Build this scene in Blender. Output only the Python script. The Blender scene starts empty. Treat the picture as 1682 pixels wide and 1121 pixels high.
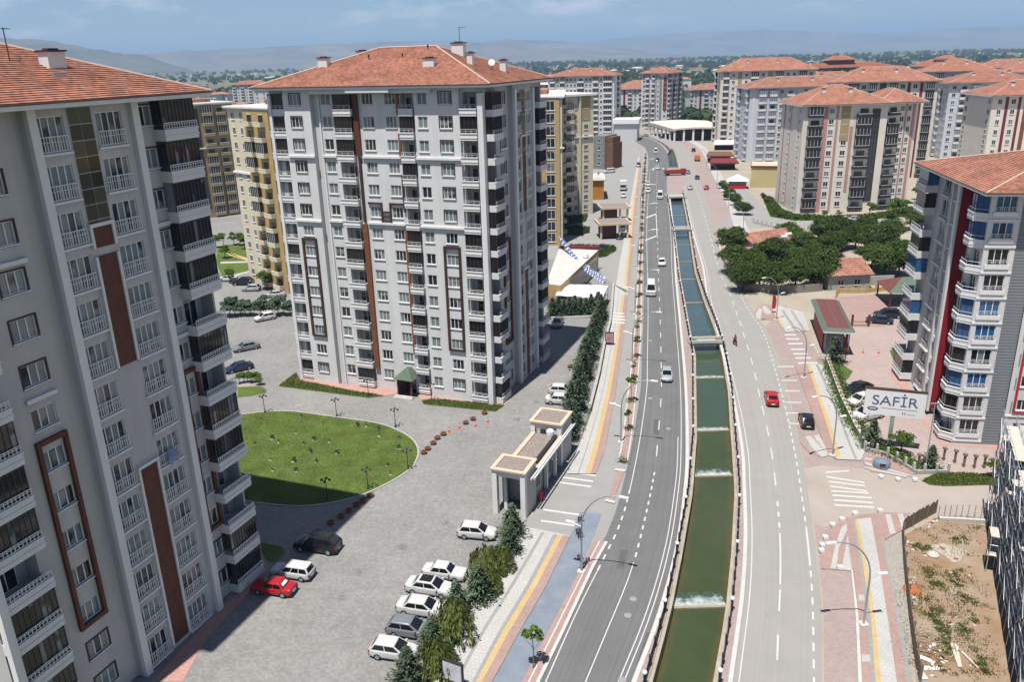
import bpy, bmesh, math, random
import numpy as np
from mathutils import Vector, Matrix
R = math.radians
SC = bpy.context.scene
COL = SC.collection
random.seed(7)

# ------------------------------------------------------------------ camera
cd = bpy.data.cameras.new("camera")
cam = bpy.data.objects.new("camera", cd)
COL.objects.link(cam)
cd.sensor_width = 36.0
cd.lens = 36.0 * 1340.0 / 1682.0
cd.clip_start = 0.5
cd.clip_end = 90000.0
_rt, _up, _fw = Vector((0.99958537, -0.00946937, -0.02719233)), Vector((0.02879395, 0.32873029, 0.9439848)), Vector((0.0, 0.94437637, -0.32886665))
cam.matrix_world = Matrix(((_rt.x, _up.x, -_fw.x, 0), (_rt.y, _up.y, -_fw.y, 0), (_rt.z, _up.z, -_fw.z, 47.0), (0, 0, 0, 1)))
SC.camera = cam

# ------------------------------------------------------------------ sky, sun, exposure
W = bpy.data.worlds.new("World")
SC.world = W
W.use_nodes = True
wn = W.node_tree
wn.nodes.clear()
def wnode(t, **k):
    n = wn.nodes.new(t)
    for a, b in k.items(): setattr(n, a, b)
    return n
sky = wnode("ShaderNodeTexSky", sky_type='NISHITA', sun_disc=False)
sky.sun_elevation = R(71.3)
sky.sun_rotation = R(208)
sky.altitude = 2500
sky.air_density = 1.0
sky.dust_density = 0.6
sky.ozone_density = 2.5
tc = wnode("ShaderNodeTexCoord")
sep = wnode("ShaderNodeSeparateXYZ")
wn.links.new(tc.outputs["Generated"], sep.inputs[0])
def wmath(op, a, b=None):
    n = wnode("ShaderNodeMath", operation=op)
    for i, v in enumerate((a, b)):
        if v is None: continue
        if isinstance(v, (int, float)): n.inputs[i].default_value = v
        else: wn.links.new(v, n.inputs[i])
    return n.outputs[0]
nz = wnode("ShaderNodeTexNoise")
nz.inputs["Scale"].default_value = 9.0
nz.inputs["Detail"].default_value = 8.0
nz.inputs["Roughness"].default_value = 0.62
cmap = wnode("ShaderNodeMapping")
cmap.inputs["Scale"].default_value = (1.0, 1.0, 3.4)
wn.links.new(tc.outputs["Generated"], cmap.inputs[0])
wn.links.new(cmap.outputs[0], nz.inputs["Vector"])
rmp = wnode("ShaderNodeValToRGB")
rmp.color_ramp.elements[0].position = 0.52
rmp.color_ramp.elements[1].position = 0.70
wn.links.new(nz.outputs[0], rmp.inputs[0])
cfac = wmath('MULTIPLY', rmp.outputs[0], 0.75)
mixc = wnode("ShaderNodeMixRGB")
wn.links.new(cfac, mixc.inputs[0])
wn.links.new(sky.outputs[0], mixc.inputs[1])
mixc.inputs[2].default_value = (12.0, 11.3, 11.7, 1)
bg = wnode("ShaderNodeBackground")
bg.inputs[1].default_value = 0.065
wn.links.new(mixc.outputs[0], bg.inputs[0])
wo = wnode("ShaderNodeOutputWorld")
wn.links.new(bg.outputs[0], wo.inputs[0])

sd = bpy.data.lights.new("sun", 'SUN')
sd.energy = 5.0
sd.angle = R(0.53)
sd.color = (1.0, 0.96, 0.90)
sun = bpy.data.objects.new("sun", sd)
COL.objects.link(sun)
sun.location = (0, 0, 500)
sun.rotation_euler = Vector((0.157, 0.300, -1.0)).to_track_quat('-Z', 'Y').to_euler()
vs = SC.view_settings
vs.view_transform = 'Standard'
vs.look = 'None'
vs.exposure = 0.46
vs.gamma = 1.0
vs.use_curve_mapping = False
cy_ = SC.cycles
cy_.max_bounces = 6
cy_.diffuse_bounces = 1
cy_.glossy_bounces = 2
cy_.transmission_bounces = 2
cy_.volume_bounces = 0
cy_.caustics_reflective = False
cy_.caustics_refractive = False
cy_.use_denoising = True
cy_.volume_step_rate = 4.0

# ------------------------------------------------------------------ materials
MATS = {}
def mat(name, c, rough=0.75, spec=0.3, var=0.0, scale=1.0, detail=4.0, bump=0.0, bscale=None, world=False, metal=0.0, randv=0.0, island=0.0, c2=None, coat=0.0, stretch=None, streak=0.0):
    """procedural principled material: noise between c*(1-var) and c*(1+var) (or c and c2)"""
    if name in MATS: return MATS[name]
    m = bpy.data.materials.new(name)
    m.use_nodes = True
    nt = m.node_tree
    b = nt.nodes["Principled BSDF"]
    b.inputs["Roughness"].default_value = rough
    b.inputs["Specular IOR Level"].default_value = spec
    b.inputs["Metallic"].default_value = metal
    if coat: b.inputs["Coat Weight"].default_value = coat
    L = nt.links.new
    def N(t, **k):
        n = nt.nodes.new(t)
        for a, v in k.items(): setattr(n, a, v)
        return n
    col = None
    if world:
        vec = N("ShaderNodeNewGeometry").outputs["Position"]
    else:
        vec = N("ShaderNodeTexCoord").outputs["Object"]
    if stretch:
        mp = N("ShaderNodeMapping"); mp.inputs["Scale"].default_value = stretch
        L(vec, mp.inputs[0]); vec = mp.outputs[0]
    rgb = N("ShaderNodeRGB"); rgb.outputs[0].default_value = (*c, 1); col = rgb.outputs[0]
    if var or c2:
        t = N("ShaderNodeTexNoise"); t.inputs["Scale"].default_value = scale; t.inputs["Detail"].default_value = detail
        t.inputs["Roughness"].default_value = 0.65
        L(vec, t.inputs["Vector"])
        r = N("ShaderNodeMapRange"); r.inputs[1].default_value = 0.3; r.inputs[2].default_value = 0.7
        L(t.outputs[0], r.inputs[0])
        mx = N("ShaderNodeMixRGB"); L(r.outputs[0], mx.inputs[0])
        a = c if c2 else tuple(x * (1 - var) for x in c)
        z = c2 if c2 else tuple(min(1, x * (1 + var)) for x in c)
        mx.inputs[1].default_value = (*a, 1); mx.inputs[2].default_value = (*z, 1)
        col = mx.outputs[0]
    if randv or island:
        src = N("ShaderNodeObjectInfo").outputs["Random"] if randv else N("ShaderNodeNewGeometry").outputs["Random Per Island"]
        v = randv or island
        r = N("ShaderNodeMapRange"); r.inputs[3].default_value = 1 - v; r.inputs[4].default_value = 1 + v
        L(src, r.inputs[0])
        h = N("ShaderNodeHueSaturation"); L(r.outputs[0], h.inputs["Value"]); L(col, h.inputs["Color"])
        r2 = N("ShaderNodeMapRange"); r2.inputs[3].default_value = 0.5 - v * 0.06; r2.inputs[4].default_value = 0.5 + v * 0.06
        L(src, r2.inputs[0]); L(r2.outputs[0], h.inputs["Hue"])
        col = h.outputs[0]
    if streak:
        for sc_, v_ in (((1.1, 1.1, .05), streak), ((.12, .12, .10), streak * .7)):
            mp = N("ShaderNodeMapping"); mp.inputs["Scale"].default_value = sc_; L(N("ShaderNodeTexCoord").outputs["Object"], mp.inputs[0])
            t = N("ShaderNodeTexNoise"); t.inputs["Scale"].default_value = 1.0; t.inputs["Detail"].default_value = 9; t.inputs["Roughness"].default_value = .7; L(mp.outputs[0], t.inputs["Vector"])
            r = N("ShaderNodeMapRange"); r.inputs[1].default_value = .35; r.inputs[2].default_value = .75; r.inputs[3].default_value = 1.0 + v_ * .4; r.inputs[4].default_value = 1.0 - v_; L(t.outputs[0], r.inputs[0])
            h = N("ShaderNodeHueSaturation"); L(r.outputs[0], h.inputs["Value"]); L(col, h.inputs["Color"]); col = h.outputs[0]
    L(col, b.inputs["Base Color"])
    if bump:
        t = N("ShaderNodeTexNoise"); t.inputs["Scale"].default_value = bscale or scale * 4; t.inputs["Detail"].default_value = 6
        L(vec, t.inputs["Vector"])
        bp = N("ShaderNodeBump"); bp.inputs["Strength"].default_value = bump; bp.inputs["Distance"].default_value = 0.03
        L(t.outputs[0], bp.inputs["Height"]); L(bp.outputs[0], b.inputs["Normal"])
    MATS[name] = m
    return m

def paver_mat(name, ca, cb, mortar, sx, sy, rot=0.0, var=0.12, bump=0.3):
    """small block paving laid in world space: block colours a/b, joints, large stains"""
    m = bpy.data.materials.new(name); m.use_nodes = True
    nt = m.node_tree; L = nt.links.new
    b = nt.nodes["Principled BSDF"]; b.inputs["Roughness"].default_value = 0.85; b.inputs["Specular IOR Level"].default_value = 0.25
    g = nt.nodes.new("ShaderNodeNewGeometry")
    mp = nt.nodes.new("ShaderNodeMapping"); mp.inputs["Rotation"].default_value = (0, 0, rot)
    L(g.outputs["Position"], mp.inputs[0])
    br = nt.nodes.new("ShaderNodeTexBrick")
    br.inputs["Scale"].default_value = 1.0
    br.inputs["Brick Width"].default_value = sx; br.inputs["Row Height"].default_value = sy
    br.inputs["Mortar Size"].default_value = min(sx, sy) * 0.07
    br.inputs["Color1"].default_value = (*ca, 1); br.inputs["Color2"].default_value = (*cb, 1); br.inputs["Mortar"].default_value = (*mortar, 1)
    L(mp.outputs[0], br.inputs["Vector"])
    col = br.outputs[0]
    for sc_, v in ((0.12, var), (0.9, var * 0.8), (3.0, var * 0.6)):
        t = nt.nodes.new("ShaderNodeTexNoise"); t.inputs["Scale"].default_value = sc_; t.inputs["Detail"].default_value = 5
        t.inputs["Roughness"].default_value = 0.7
        L(g.outputs["Position"], t.inputs["Vector"])
        r = nt.nodes.new("ShaderNodeMapRange"); r.inputs[1].default_value = 0.3; r.inputs[2].default_value = 0.7
        r.inputs[3].default_value = 1 - v; r.inputs[4].default_value = 1 + v
        L(t.outputs[0], r.inputs[0])
        h = nt.nodes.new("ShaderNodeHueSaturation"); L(r.outputs[0], h.inputs["Value"]); L(col, h.inputs["Color"]); col = h.outputs[0]
    L(col, b.inputs["Base Color"])
    bp = nt.nodes.new("ShaderNodeBump"); bp.inputs["Strength"].default_value = bump; bp.inputs["Distance"].default_value = 0.02
    L(br.outputs[1], bp.inputs["Height"]); bp.invert = True; L(bp.outputs[0], b.inputs["Normal"])
    MATS[name] = m
    return m

def glass_mat(name, dark, curtain, amount, tint=None):
    """window pane: dark room or hanging curtain behind reflective glass, chosen per pane"""
    m = bpy.data.materials.new(name); m.use_nodes = True
    nt = m.node_tree; L = nt.links.new
    b = nt.nodes["Principled BSDF"]; b.inputs["Roughness"].default_value = 0.06; b.inputs["Specular IOR Level"].default_value = 0.6
    oi = nt.nodes.new("ShaderNodeObjectInfo")
    tcx = nt.nodes.new("ShaderNodeTexCoord")
    wv = nt.nodes.new("ShaderNodeTexWave"); wv.inputs["Scale"].default_value = 3.2; wv.inputs["Distortion"].default_value = 2.5
    wv.bands_direction = 'X'
    cb = nt.nodes.new("ShaderNodeVectorMath"); cb.operation = 'ADD'
    mu = nt.nodes.new("ShaderNodeMath"); mu.operation = 'MULTIPLY'; mu.inputs[1].default_value = 37.0
    L(oi.outputs["Random"], mu.inputs[0]); L(tcx.outputs["Object"], cb.inputs[0]); L(mu.outputs[0], cb.inputs[1])
    L(cb.outputs[0], wv.inputs["Vector"])
    cr = nt.nodes.new("ShaderNodeMixRGB"); cr.inputs[1].default_value = (*[x * 0.55 for x in curtain], 1); cr.inputs[2].default_value = (*curtain, 1)
    L(wv.outputs[0], cr.inputs[0])
    nzn = nt.nodes.new("ShaderNodeTexNoise"); nzn.inputs["Scale"].default_value = 0.55; nzn.inputs["Detail"].default_value = 1
    L(cb.outputs[0], nzn.inputs["Vector"])
    ad = nt.nodes.new("ShaderNodeMath"); ad.operation = 'ADD'
    L(nzn.outputs[0], ad.inputs[0]); 
    r1 = nt.nodes.new("ShaderNodeMapRange"); r1.inputs[3].default_value = -0.38; r1.inputs[4].default_value = 0.38
    L(oi.outputs["Random"], r1.inputs[0]); L(r1.outputs[0], ad.inputs[1])
    st = nt.nodes.new("ShaderNodeMapRange"); st.inputs[1].default_value = 1 - amount - 0.04; st.inputs[2].default_value = 1 - amount + 0.04
    L(ad.outputs[0], st.inputs[0])
    mx = nt.nodes.new("ShaderNodeMixRGB"); mx.inputs[1].default_value = (*dark, 1); L(st.outputs[0], mx.inputs[0]); L(cr.outputs[0], mx.inputs[2])
    L(mx.outputs[0], b.inputs["Base Color"])
    MATS[name] = m
    return m

def tile_mat(name, c, v=0.28):
    """clay roof tiles: colour differs tile by tile, cup-shaped relief across the slope"""
    m = bpy.data.materials.new(name); m.use_nodes = True
    nt = m.node_tree; L = nt.links.new
    b = nt.nodes["Principled BSDF"]; b.inputs["Roughness"].default_value = 0.8; b.inputs["Specular IOR Level"].default_value = 0.2
    tcx = nt.nodes.new("ShaderNodeTexCoord")
    sn = nt.nodes.new("ShaderNodeVectorMath"); sn.operation = 'SNAP'; sn.inputs[1].default_value = (0.32, 0.32, 50)
    L(tcx.outputs["Object"], sn.inputs[0])
    wn_ = nt.nodes.new("ShaderNodeTexWhiteNoise"); L(sn.outputs[0], wn_.inputs["Vector"])
    r = nt.nodes.new("ShaderNodeMapRange"); r.inputs[3].default_value = 1 - v; r.inputs[4].default_value = 1 + v * 0.9
    L(wn_.outputs["Value"], r.inputs[0])
    t = nt.nodes.new("ShaderNodeTexNoise"); t.inputs["Scale"].default_value = 0.35; t.inputs["Detail"].default_value = 5
    L(tcx.outputs["Object"], t.inputs["Vector"])
    r2 = nt.nodes.new("ShaderNodeMapRange"); r2.inputs[1].default_value = .3; r2.inputs[2].default_value = .7; r2.inputs[3].default_value = 0.8; r2.inputs[4].default_value = 1.15
    L(t.outputs[0], r2.inputs[0])
    mm = nt.nodes.new("ShaderNodeMath"); mm.operation = 'MULTIPLY'; L(r.outputs[0], mm.inputs[0]); L(r2.outputs[0], mm.inputs[1])
    h = nt.nodes.new("ShaderNodeHueSaturation"); h.inputs["Color"].default_value = (*c, 1); L(mm.outputs[0], h.inputs["Value"])
    L(h.outputs[0], b.inputs["Base Color"])
    MATS[name] = m
    return m

def leaf_mat(name, c, v=0.35, trans=0.25):
    m = bpy.data.materials.new(name); m.use_nodes = True
    nt = m.node_tree; L = nt.links.new
    nt.nodes.clear()
    g = nt.nodes.new("ShaderNodeNewGeometry"); oi = nt.nodes.new("ShaderNodeObjectInfo")
    r = nt.nodes.new("ShaderNodeMapRange"); r.inputs[3].default_value = 1 - v; r.inputs[4].default_value = 1 + v
    L(g.outputs["Random Per Island"], r.inputs[0])
    r3 = nt.nodes.new("ShaderNodeMapRange"); r3.inputs[3].default_value = 0.8; r3.inputs[4].default_value = 1.2
    L(oi.outputs["Random"], r3.inputs[0])
    mm = nt.nodes.new("ShaderNodeMath"); mm.operation = 'MULTIPLY'; L(r.outputs[0], mm.inputs[0]); L(r3.outputs[0], mm.inputs[1])
    r2 = nt.nodes.new("ShaderNodeMapRange"); r2.inputs[3].default_value = 0.47; r2.inputs[4].default_value = 0.52
    L(g.outputs["Random Per Island"], r2.inputs[0])
    h = nt.nodes.new("ShaderNodeHueSaturation"); h.inputs["Color"].default_value = (*c, 1)
    L(mm.outputs[0], h.inputs["Value"]); L(r2.outputs[0], h.inputs["Hue"])
    d = nt.nodes.new("ShaderNodeBsdfDiffuse"); t = nt.nodes.new("ShaderNodeBsdfTranslucent")
    L(h.outputs[0], d.inputs[0]); L(h.outputs[0], t.inputs[0])
    ms = nt.nodes.new("ShaderNodeMixShader"); ms.inputs[0].default_value = trans
    L(d.outputs[0], ms.inputs[1]); L(t.outputs[0], ms.inputs[2])
    o = nt.nodes.new("ShaderNodeOutputMaterial"); L(ms.outputs[0], o.inputs[0])
    MATS[name] = m
    return m

M = MATS
mat("wall_grey", (0.51, 0.495, 0.485), 0.85, 0.2, 0.06, 0.35, bump=0.08, bscale=6, streak=.13)
mat("wall_light", (0.66, 0.655, 0.65), 0.85, 0.2, 0.05, 0.4, streak=.12)
mat("trim_white", (0.72, 0.71, 0.70), 0.7, 0.3, 0.04, 0.8, streak=.10)
mat("frame_white", (0.78, 0.78, 0.77), 0.4, 0.4)
mat("brown_panel", (0.115, 0.038, 0.022), 0.6, 0.3, 0.25, 1.5)
mat("brown_trim", (0.065, 0.032, 0.026), 0.6, 0.3, 0.2, 1.5)
mat("orange_panel", (0.20, 0.075, 0.035), 0.6, 0.3, 0.2, 1.5)
mat("rail_grey", (0.55, 0.55, 0.55), 0.4, 0.5)
mat("glaze_bar", (0.05, 0.045, 0.045), 0.5, 0.4)
glass_mat("pane", (0.022, 0.028, 0.034), (0.25, 0.30, 0.31), 0.62)
glass_mat("pane_dark", (0.012, 0.014, 0.018), (0.22, 0.25, 0.27), 0.20)
glass_mat("pane_far", (0.02, 0.024, 0.03), (0.22, 0.24, 0.25), 0.22)
glass_mat("pane_blue", (0.010, 0.022, 0.06), (0.035, 0.13, 0.31), 0.85)
mat("loggia_dark", (0.02, 0.018, 0.018), 0.35, 0.5, 0.4, 2.0)
mat("balcony_glass", (0.018, 0.016, 0.017), 0.12, 0.5, 0.5, 1.2, stretch=(6, 6, .6))
mat("strip_glass", (0.055, 0.058, 0.03), 0.1, 0.6, 0.3, 0.5, randv=.6)
mat("strip_glass_dark", (0.02, 0.022, 0.03), 0.1, 0.6, 0.3, 1.0)
tile_mat("clay_tile", (0.345, 0.158, 0.108))
tile_mat("clay_tile_pale", (0.34, 0.165, 0.118))
tile_mat("clay_tile_red", (0.33, 0.125, 0.078), 0.15)
mat("mortar", (0.52, 0.42, 0.36), 0.9, 0.1, 0.1, 2)
mat("concrete", (0.36, 0.35, 0.33), 0.9, 0.2, 0.12, 0.8)
mat("concrete_light", (0.50, 0.48, 0.45), 0.9, 0.2, 0.1, 0.6)
mat("metal_pole", (0.42, 0.44, 0.46), 0.45, 0.5, metal=0.6)
mat("dark_metal", (0.025, 0.025, 0.028), 0.5, 0.4)
mat("black_rubber", (0.015, 0.015, 0.015), 0.8, 0.2)
mat("plastic_white", (0.75, 0.75, 0.74), 0.5, 0.4)
mat("terracotta_pot", (0.20, 0.075, 0.045), 0.8, 0.2, 0.2, 4)
mat("cone_orange", (0.62, 0.10, 0.04), 0.5, 0.4)
mat("red_paint", (0.42, 0.02, 0.03), 0.45, 0.4)
mat("plot_concrete", (0.38, 0.34, 0.285), .95, .1, .12, .8, world=True)
mat("wood_weathered", (0.20, 0.16, 0.12), 0.9, 0.1, 0.3, 3.0)
mat("wood_pale", (0.52, 0.47, 0.40), 0.9, 0.1, 0.2, 3.0)
mat("bark", (0.10, 0.075, 0.055), 0.9, 0.1, 0.3, 6)
leaf_mat("leaf_spruce", (0.092, 0.128, 0.078), 0.5, 0.1)
leaf_mat("leaf_pine", (0.085, 0.122, 0.078), 0.5, 0.1)
leaf_mat("leaf_willow", (0.135, 0.165, 0.045), 0.4, 0.25)
leaf_mat("leaf_orchard", (0.062, 0.096, 0.026), 0.55, 0.25)
leaf_mat("leaf_fresh", (0.10, 0.16, 0.035), 0.4, 0.3)
leaf_mat("leaf_hedge", (0.065, 0.10, 0.028), 0.4, 0.2)
leaf_mat("leaf_far", (0.052, 0.078, 0.040), 0.4, 0.1)
leaf_mat("leaf_rust", (0.16, 0.09, 0.035), 0.4, 0.2)
leaf_mat("grass_blade", (0.125, 0.16, 0.042), 0.35, 0.25)
mat("yellow_wall", (0.45, 0.315, 0.135), 0.85, 0.2, 0.06, 0.5)
mat("cream_wall", (0.66, 0.59, 0.43), 0.85, 0.2, 0.05, 0.5, streak=.12)
mat("cream_pale", (0.72, 0.66, 0.585), 0.85, 0.2, 0.05, 0.5, streak=.12)
mat("pink_stripe", (0.45, 0.25, 0.24), 0.85, 0.2, 0.06, 0.5)
mat("maroon", (0.16, 0.028, 0.035), 0.7, 0.3, 0.1, 0.5)
mat("blue_white_wall", (0.56, 0.59, 0.64), 0.85, 0.2, 0.04, 0.5, streak=.12)
mat("white_wall", (0.63, 0.62, 0.62), 0.85, 0.2, 0.04, 0.5, streak=.12)
mat("slat_grey", (0.22, 0.235, 0.25), 0.6, 0.4, 0.08, 1.5)
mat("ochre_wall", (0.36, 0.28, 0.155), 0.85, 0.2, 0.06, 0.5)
# ground
paver_mat("paver_grey", (0.200, 0.195, 0.188), (0.262, 0.256, 0.247), (0.185, 0.18, 0.172), 0.30, 0.2, 0.4, 0.12, 0.15)
paver_mat("paver_pink", (0.30, 0.235, 0.22), (0.345, 0.275, 0.255), (0.24, 0.19, 0.18), 0.26, 0.2, 0.2, 0.07)
paver_mat("paver_white", (0.40, 0.39, 0.37), (0.425, 0.415, 0.395), (0.35, 0.34, 0.325), 0.4, 0.4, 0.35, 0.06)
paver_mat("paver_red", (0.31, 0.21, 0.185), (0.355, 0.245, 0.215), (0.26, 0.185, 0.165), 0.3, 0.2, 0.35, 0.08)
paver_mat("paver_apron", (0.42, 0.235, 0.20), (0.46, 0.27, 0.235), (0.34, 0.2, 0.18), 0.4, 0.4, 0.4, 0.05)
paver_mat("paver_yellow", (0.46, 0.33, 0.15), (0.50, 0.37, 0.18), (0.38, 0.28, 0.14), 0.3, 0.3, 0.35, 0.06)
paver_mat("paver_court", (0.35, 0.275, 0.25), (0.39, 0.31, 0.285), (0.28, 0.22, 0.20), 0.35, 0.2, 0.0, 0.08)
mat("band_grey", (0.26, 0.26, 0.255), 0.9, 0.2, 0.08, 2.0, world=True)
mat("cycle_blue", (0.185, 0.212, 0.255), 0.8, 0.2, 0.16, 0.5, detail=7, world=True, bump=0.1, bscale=12)
mat("paint_white", (0.49, 0.49, 0.48), 0.7, 0.2, 0.12, 2.5, detail=8, world=True)
mat("lane_grey", (0.27, 0.265, 0.255), 0.9, 0.2, 0.07, 0.4, detail=8, world=True, bump=0.1, bscale=10)
mat("soil", (0.235, 0.135, 0.07), 0.95, 0.1, world=True, scale=0.22, detail=11, c2=(0.32, 0.265, 0.205), bump=0.6, bscale=2.0)
mat("dirt_road", (0.31, 0.26, 0.22), 0.95, 0.1, world=True, scale=0.16, detail=9, c2=(0.36, 0.32, 0.285), bump=0.4, bscale=2)
mat("yard_soil", (0.30, 0.26, 0.20), 0.95, 0.1, world=True, scale=0.1, detail=7, c2=(0.37, 0.33, 0.28), bump=0.3, bscale=3)
mat("lawn_green", (0.088, 0.125, 0.030), 0.9, 0.1, 0.34, 0.35, detail=8, world=True, bump=0.6, bscale=14)
mat("curb", (0.47, 0.46, 0.44), 0.85, 0.2, 0.1, 1.5, world=True)
mat("gravel", (0.30, 0.275, 0.245), 0.95, 0.1, 0.35, 9, detail=3, world=True, bump=0.8, bscale=12)

def asphalt(name, c, wear, patch):
    m = bpy.data.materials.new(name); m.use_nodes = True
    nt = m.node_tree; L = nt.links.new
    b = nt.nodes["Principled BSDF"]; b.inputs["Roughness"].default_value = 0.85; b.inputs["Specular IOR Level"].default_value = 0.25
    uv = nt.nodes.new("ShaderNodeUVMap")
    mp = nt.nodes.new("ShaderNodeMapping"); mp.inputs["Scale"].default_value = (26, 0.02, 1)
    L(uv.outputs[0], mp.inputs[0])
    t = nt.nodes.new("ShaderNodeTexNoise"); t.inputs["Scale"].default_value = 1.0; t.inputs["Detail"].default_value = 5
    L(mp.outputs[0], t.inputs["Vector"])
    g = nt.nodes.new("ShaderNodeNewGeometry")
    t2 = nt.nodes.new("ShaderNodeTexNoise"); t2.inputs["Scale"].default_value = 0.25; t2.inputs["Detail"].default_value = 9; t2.inputs["Roughness"].default_value = 0.7
    L(g.outputs["Position"], t2.inputs["Vector"])
    col = None
    h0 = nt.nodes.new("ShaderNodeRGB"); h0.outputs[0].default_value = (*c, 1); col = h0.outputs[0]
    for tt, v in ((t, wear), (t2, patch)):
        r = nt.nodes.new("ShaderNodeMapRange"); r.inputs[1].default_value = .3; r.inputs[2].default_value = .7; r.inputs[3].default_value = 1 - v; r.inputs[4].default_value = 1 + v
        L(tt.outputs[0], r.inputs[0])
        h = nt.nodes.new("ShaderNodeHueSaturation"); L(r.outputs[0], h.inputs["Value"]); L(col, h.inputs["Color"]); col = h.outputs[0]
    L(col, b.inputs["Base Color"])
    t3 = nt.nodes.new("ShaderNodeTexNoise"); t3.inputs["Scale"].default_value = 20; L(g.outputs["Position"], t3.inputs["Vector"])
    bp = nt.nodes.new("ShaderNodeBump"); bp.inputs["Strength"].default_value = 0.2; bp.inputs["Distance"].default_value = 0.01
    L(t3.outputs[0], bp.inputs["Height"]); L(bp.outputs[0], b.inputs["Normal"])
    MATS[name] = m
asphalt("asphalt_dark", (0.134, 0.133, 0.133), 0.10, 0.10)
asphalt("road_pale", (0.275, 0.264, 0.246), 0.05, 0.05)

# ------------------------------------------------------------------ mesh helpers
class MB:
    def __init__(s): s.v = []; s.f = []; s.m = []
    def q(s, pts, m=0):
        i = len(s.v); s.v.extend(tuple(p) for p in pts); s.f.append(tuple(range(i, i + len(pts)))); s.m.append(m); return s
    def box(s, x0, y0, z0, x1, y1, z1, m=0, skip=""):
        if x0 > x1: x0, x1 = x1, x0
        if y0 > y1: y0, y1 = y1, y0
        i = len(s.v)
        s.v += [(x0, y0, z0), (x1, y0, z0), (x1, y1, z0), (x0, y1, z0), (x0, y0, z1), (x1, y0, z1), (x1, y1, z1), (x0, y1, z1)]
        for k, f in (("b", (3, 2, 1, 0)), ("t", (4, 5, 6, 7)), ("f", (0, 1, 5, 4)), ("r", (1, 2, 6, 5)), ("k", (2, 3, 7, 6)), ("l", (3, 0, 4, 7))):
            if k in skip: continue
            s.f.append(tuple(i + j for j in f)); s.m.append(m)
        return s
    def prism(s, poly, z0, z1, m=0, mt=None, bottom=False):
        n = len(poly); i = len(s.v)
        s.v += [(p[0], p[1], z0) for p in poly] + [(p[0], p[1], z1) for p in poly]
        for k in range(n):
            j = (k + 1) % n
            s.f.append((i + k, i + j, i + n + j, i + n + k)); s.m.append(m)
        s.f.append(tuple(i + n + k for k in range(n))); s.m.append(m if mt is None else mt)
        if bottom: s.f.append(tuple(i + k for k in reversed(range(n)))); s.m.append(m)
        return s
    def tube(s, path, r, n=6, m=0, cap=True):
        P = [Vector(p) for p in path]
        rs = r if isinstance(r, (list, tuple)) else [r] * len(P)
        i0 = len(s.v); up = Vector((0.13, 0.31, 0.94))
        for k, p in enumerate(P):
            d = (P[min(k + 1, len(P) - 1)] - P[max(k - 1, 0)]).normalized()
            u = up if abs(d.dot(up)) < 0.95 else Vector((1, 0, 0))
            a = d.cross(u).normalized(); b = d.cross(a)
            for j in range(n):
                t = 2 * math.pi * j / n
                s.v.append(tuple(p + (a * math.cos(t) + b * math.sin(t)) * rs[k]))
        for k in range(len(P) - 1):
            for j in range(n):
                a = i0 + k * n + j; b = i0 + k * n + (j + 1) % n
                s.f.append((a, b, b + n, a + n)); s.m.append(m)
        if cap:
            s.f.append(tuple(i0 + j for j in range(n))); s.m.append(m)
            s.f.append(tuple(i0 + (len(P) - 1) * n + j for j in reversed(range(n)))); s.m.append(m)
        return s
    def lathe(s, prof, x=0, y=0, n=10, m=0):
        i0 = len(s.v)
        for r, z in prof:
            for j in range(n):
                t = 2 * math.pi * j / n
                s.v.append((x + r * math.cos(t), y + r * math.sin(t), z))
        for k in range(len(prof) - 1):
            for j in range(n):
                a = i0 + k * n + j; b = i0 + k * n + (j + 1) % n
                s.f.append((a, b, b + n, a + n)); s.m.append(m)
        s.f.append(tuple(i0 + (len(prof) - 1) * n + j for j in range(n))); s.m.append(m)
        return s
    def mesh(s, name, *mats, smooth=False):
        me = bpy.data.meshes.new(name)
        me.from_pydata(s.v, [], s.f)
        for m in mats: me.materials.append(M[m] if isinstance(m, str) else m)
        if len(mats) > 1: me.polygons.foreach_set("material_index", s.m)
        if smooth: me.polygons.foreach_set("use_smooth", [True] * len(s.f))
        me.update()
        return me

def new(name, data, parent=None, loc=(0, 0, 0), rz=0.0):
    o = bpy.data.objects.new(name, data)
    o.location = loc; o.rotation_euler = (0, 0, rz)
    o.parent = parent
    COL.objects.link(o)
    return o
def thing(name, label, cat, loc=(0, 0, 0), rz=0.0, group=None, data=None):
    o = new(name, data, None, loc, rz)
    o["label"] = label; o["category"] = cat
    if group: o["group"] = group
    return o
def structure(o):
    o["kind"] = "structure"; return o
def stuff(o):
    o["kind"] = "stuff"; return o
ORD = "first second third fourth fifth sixth seventh eighth ninth tenth eleventh twelfth thirteenth fourteenth fifteenth sixteenth seventeenth eighteenth nineteenth twentieth".split()
def nth(i):
    if i < 20: return ORD[i]
    return {20: "twenty-", 30: "thirty-", 40: "forty-"}[(i + 1) // 10 * 10] + (ORD[(i + 1) % 10 - 1] if (i + 1) % 10 else "th") if (i + 1) % 10 else {30: "thirtieth", 40: "fortieth"}[i + 1]

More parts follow.
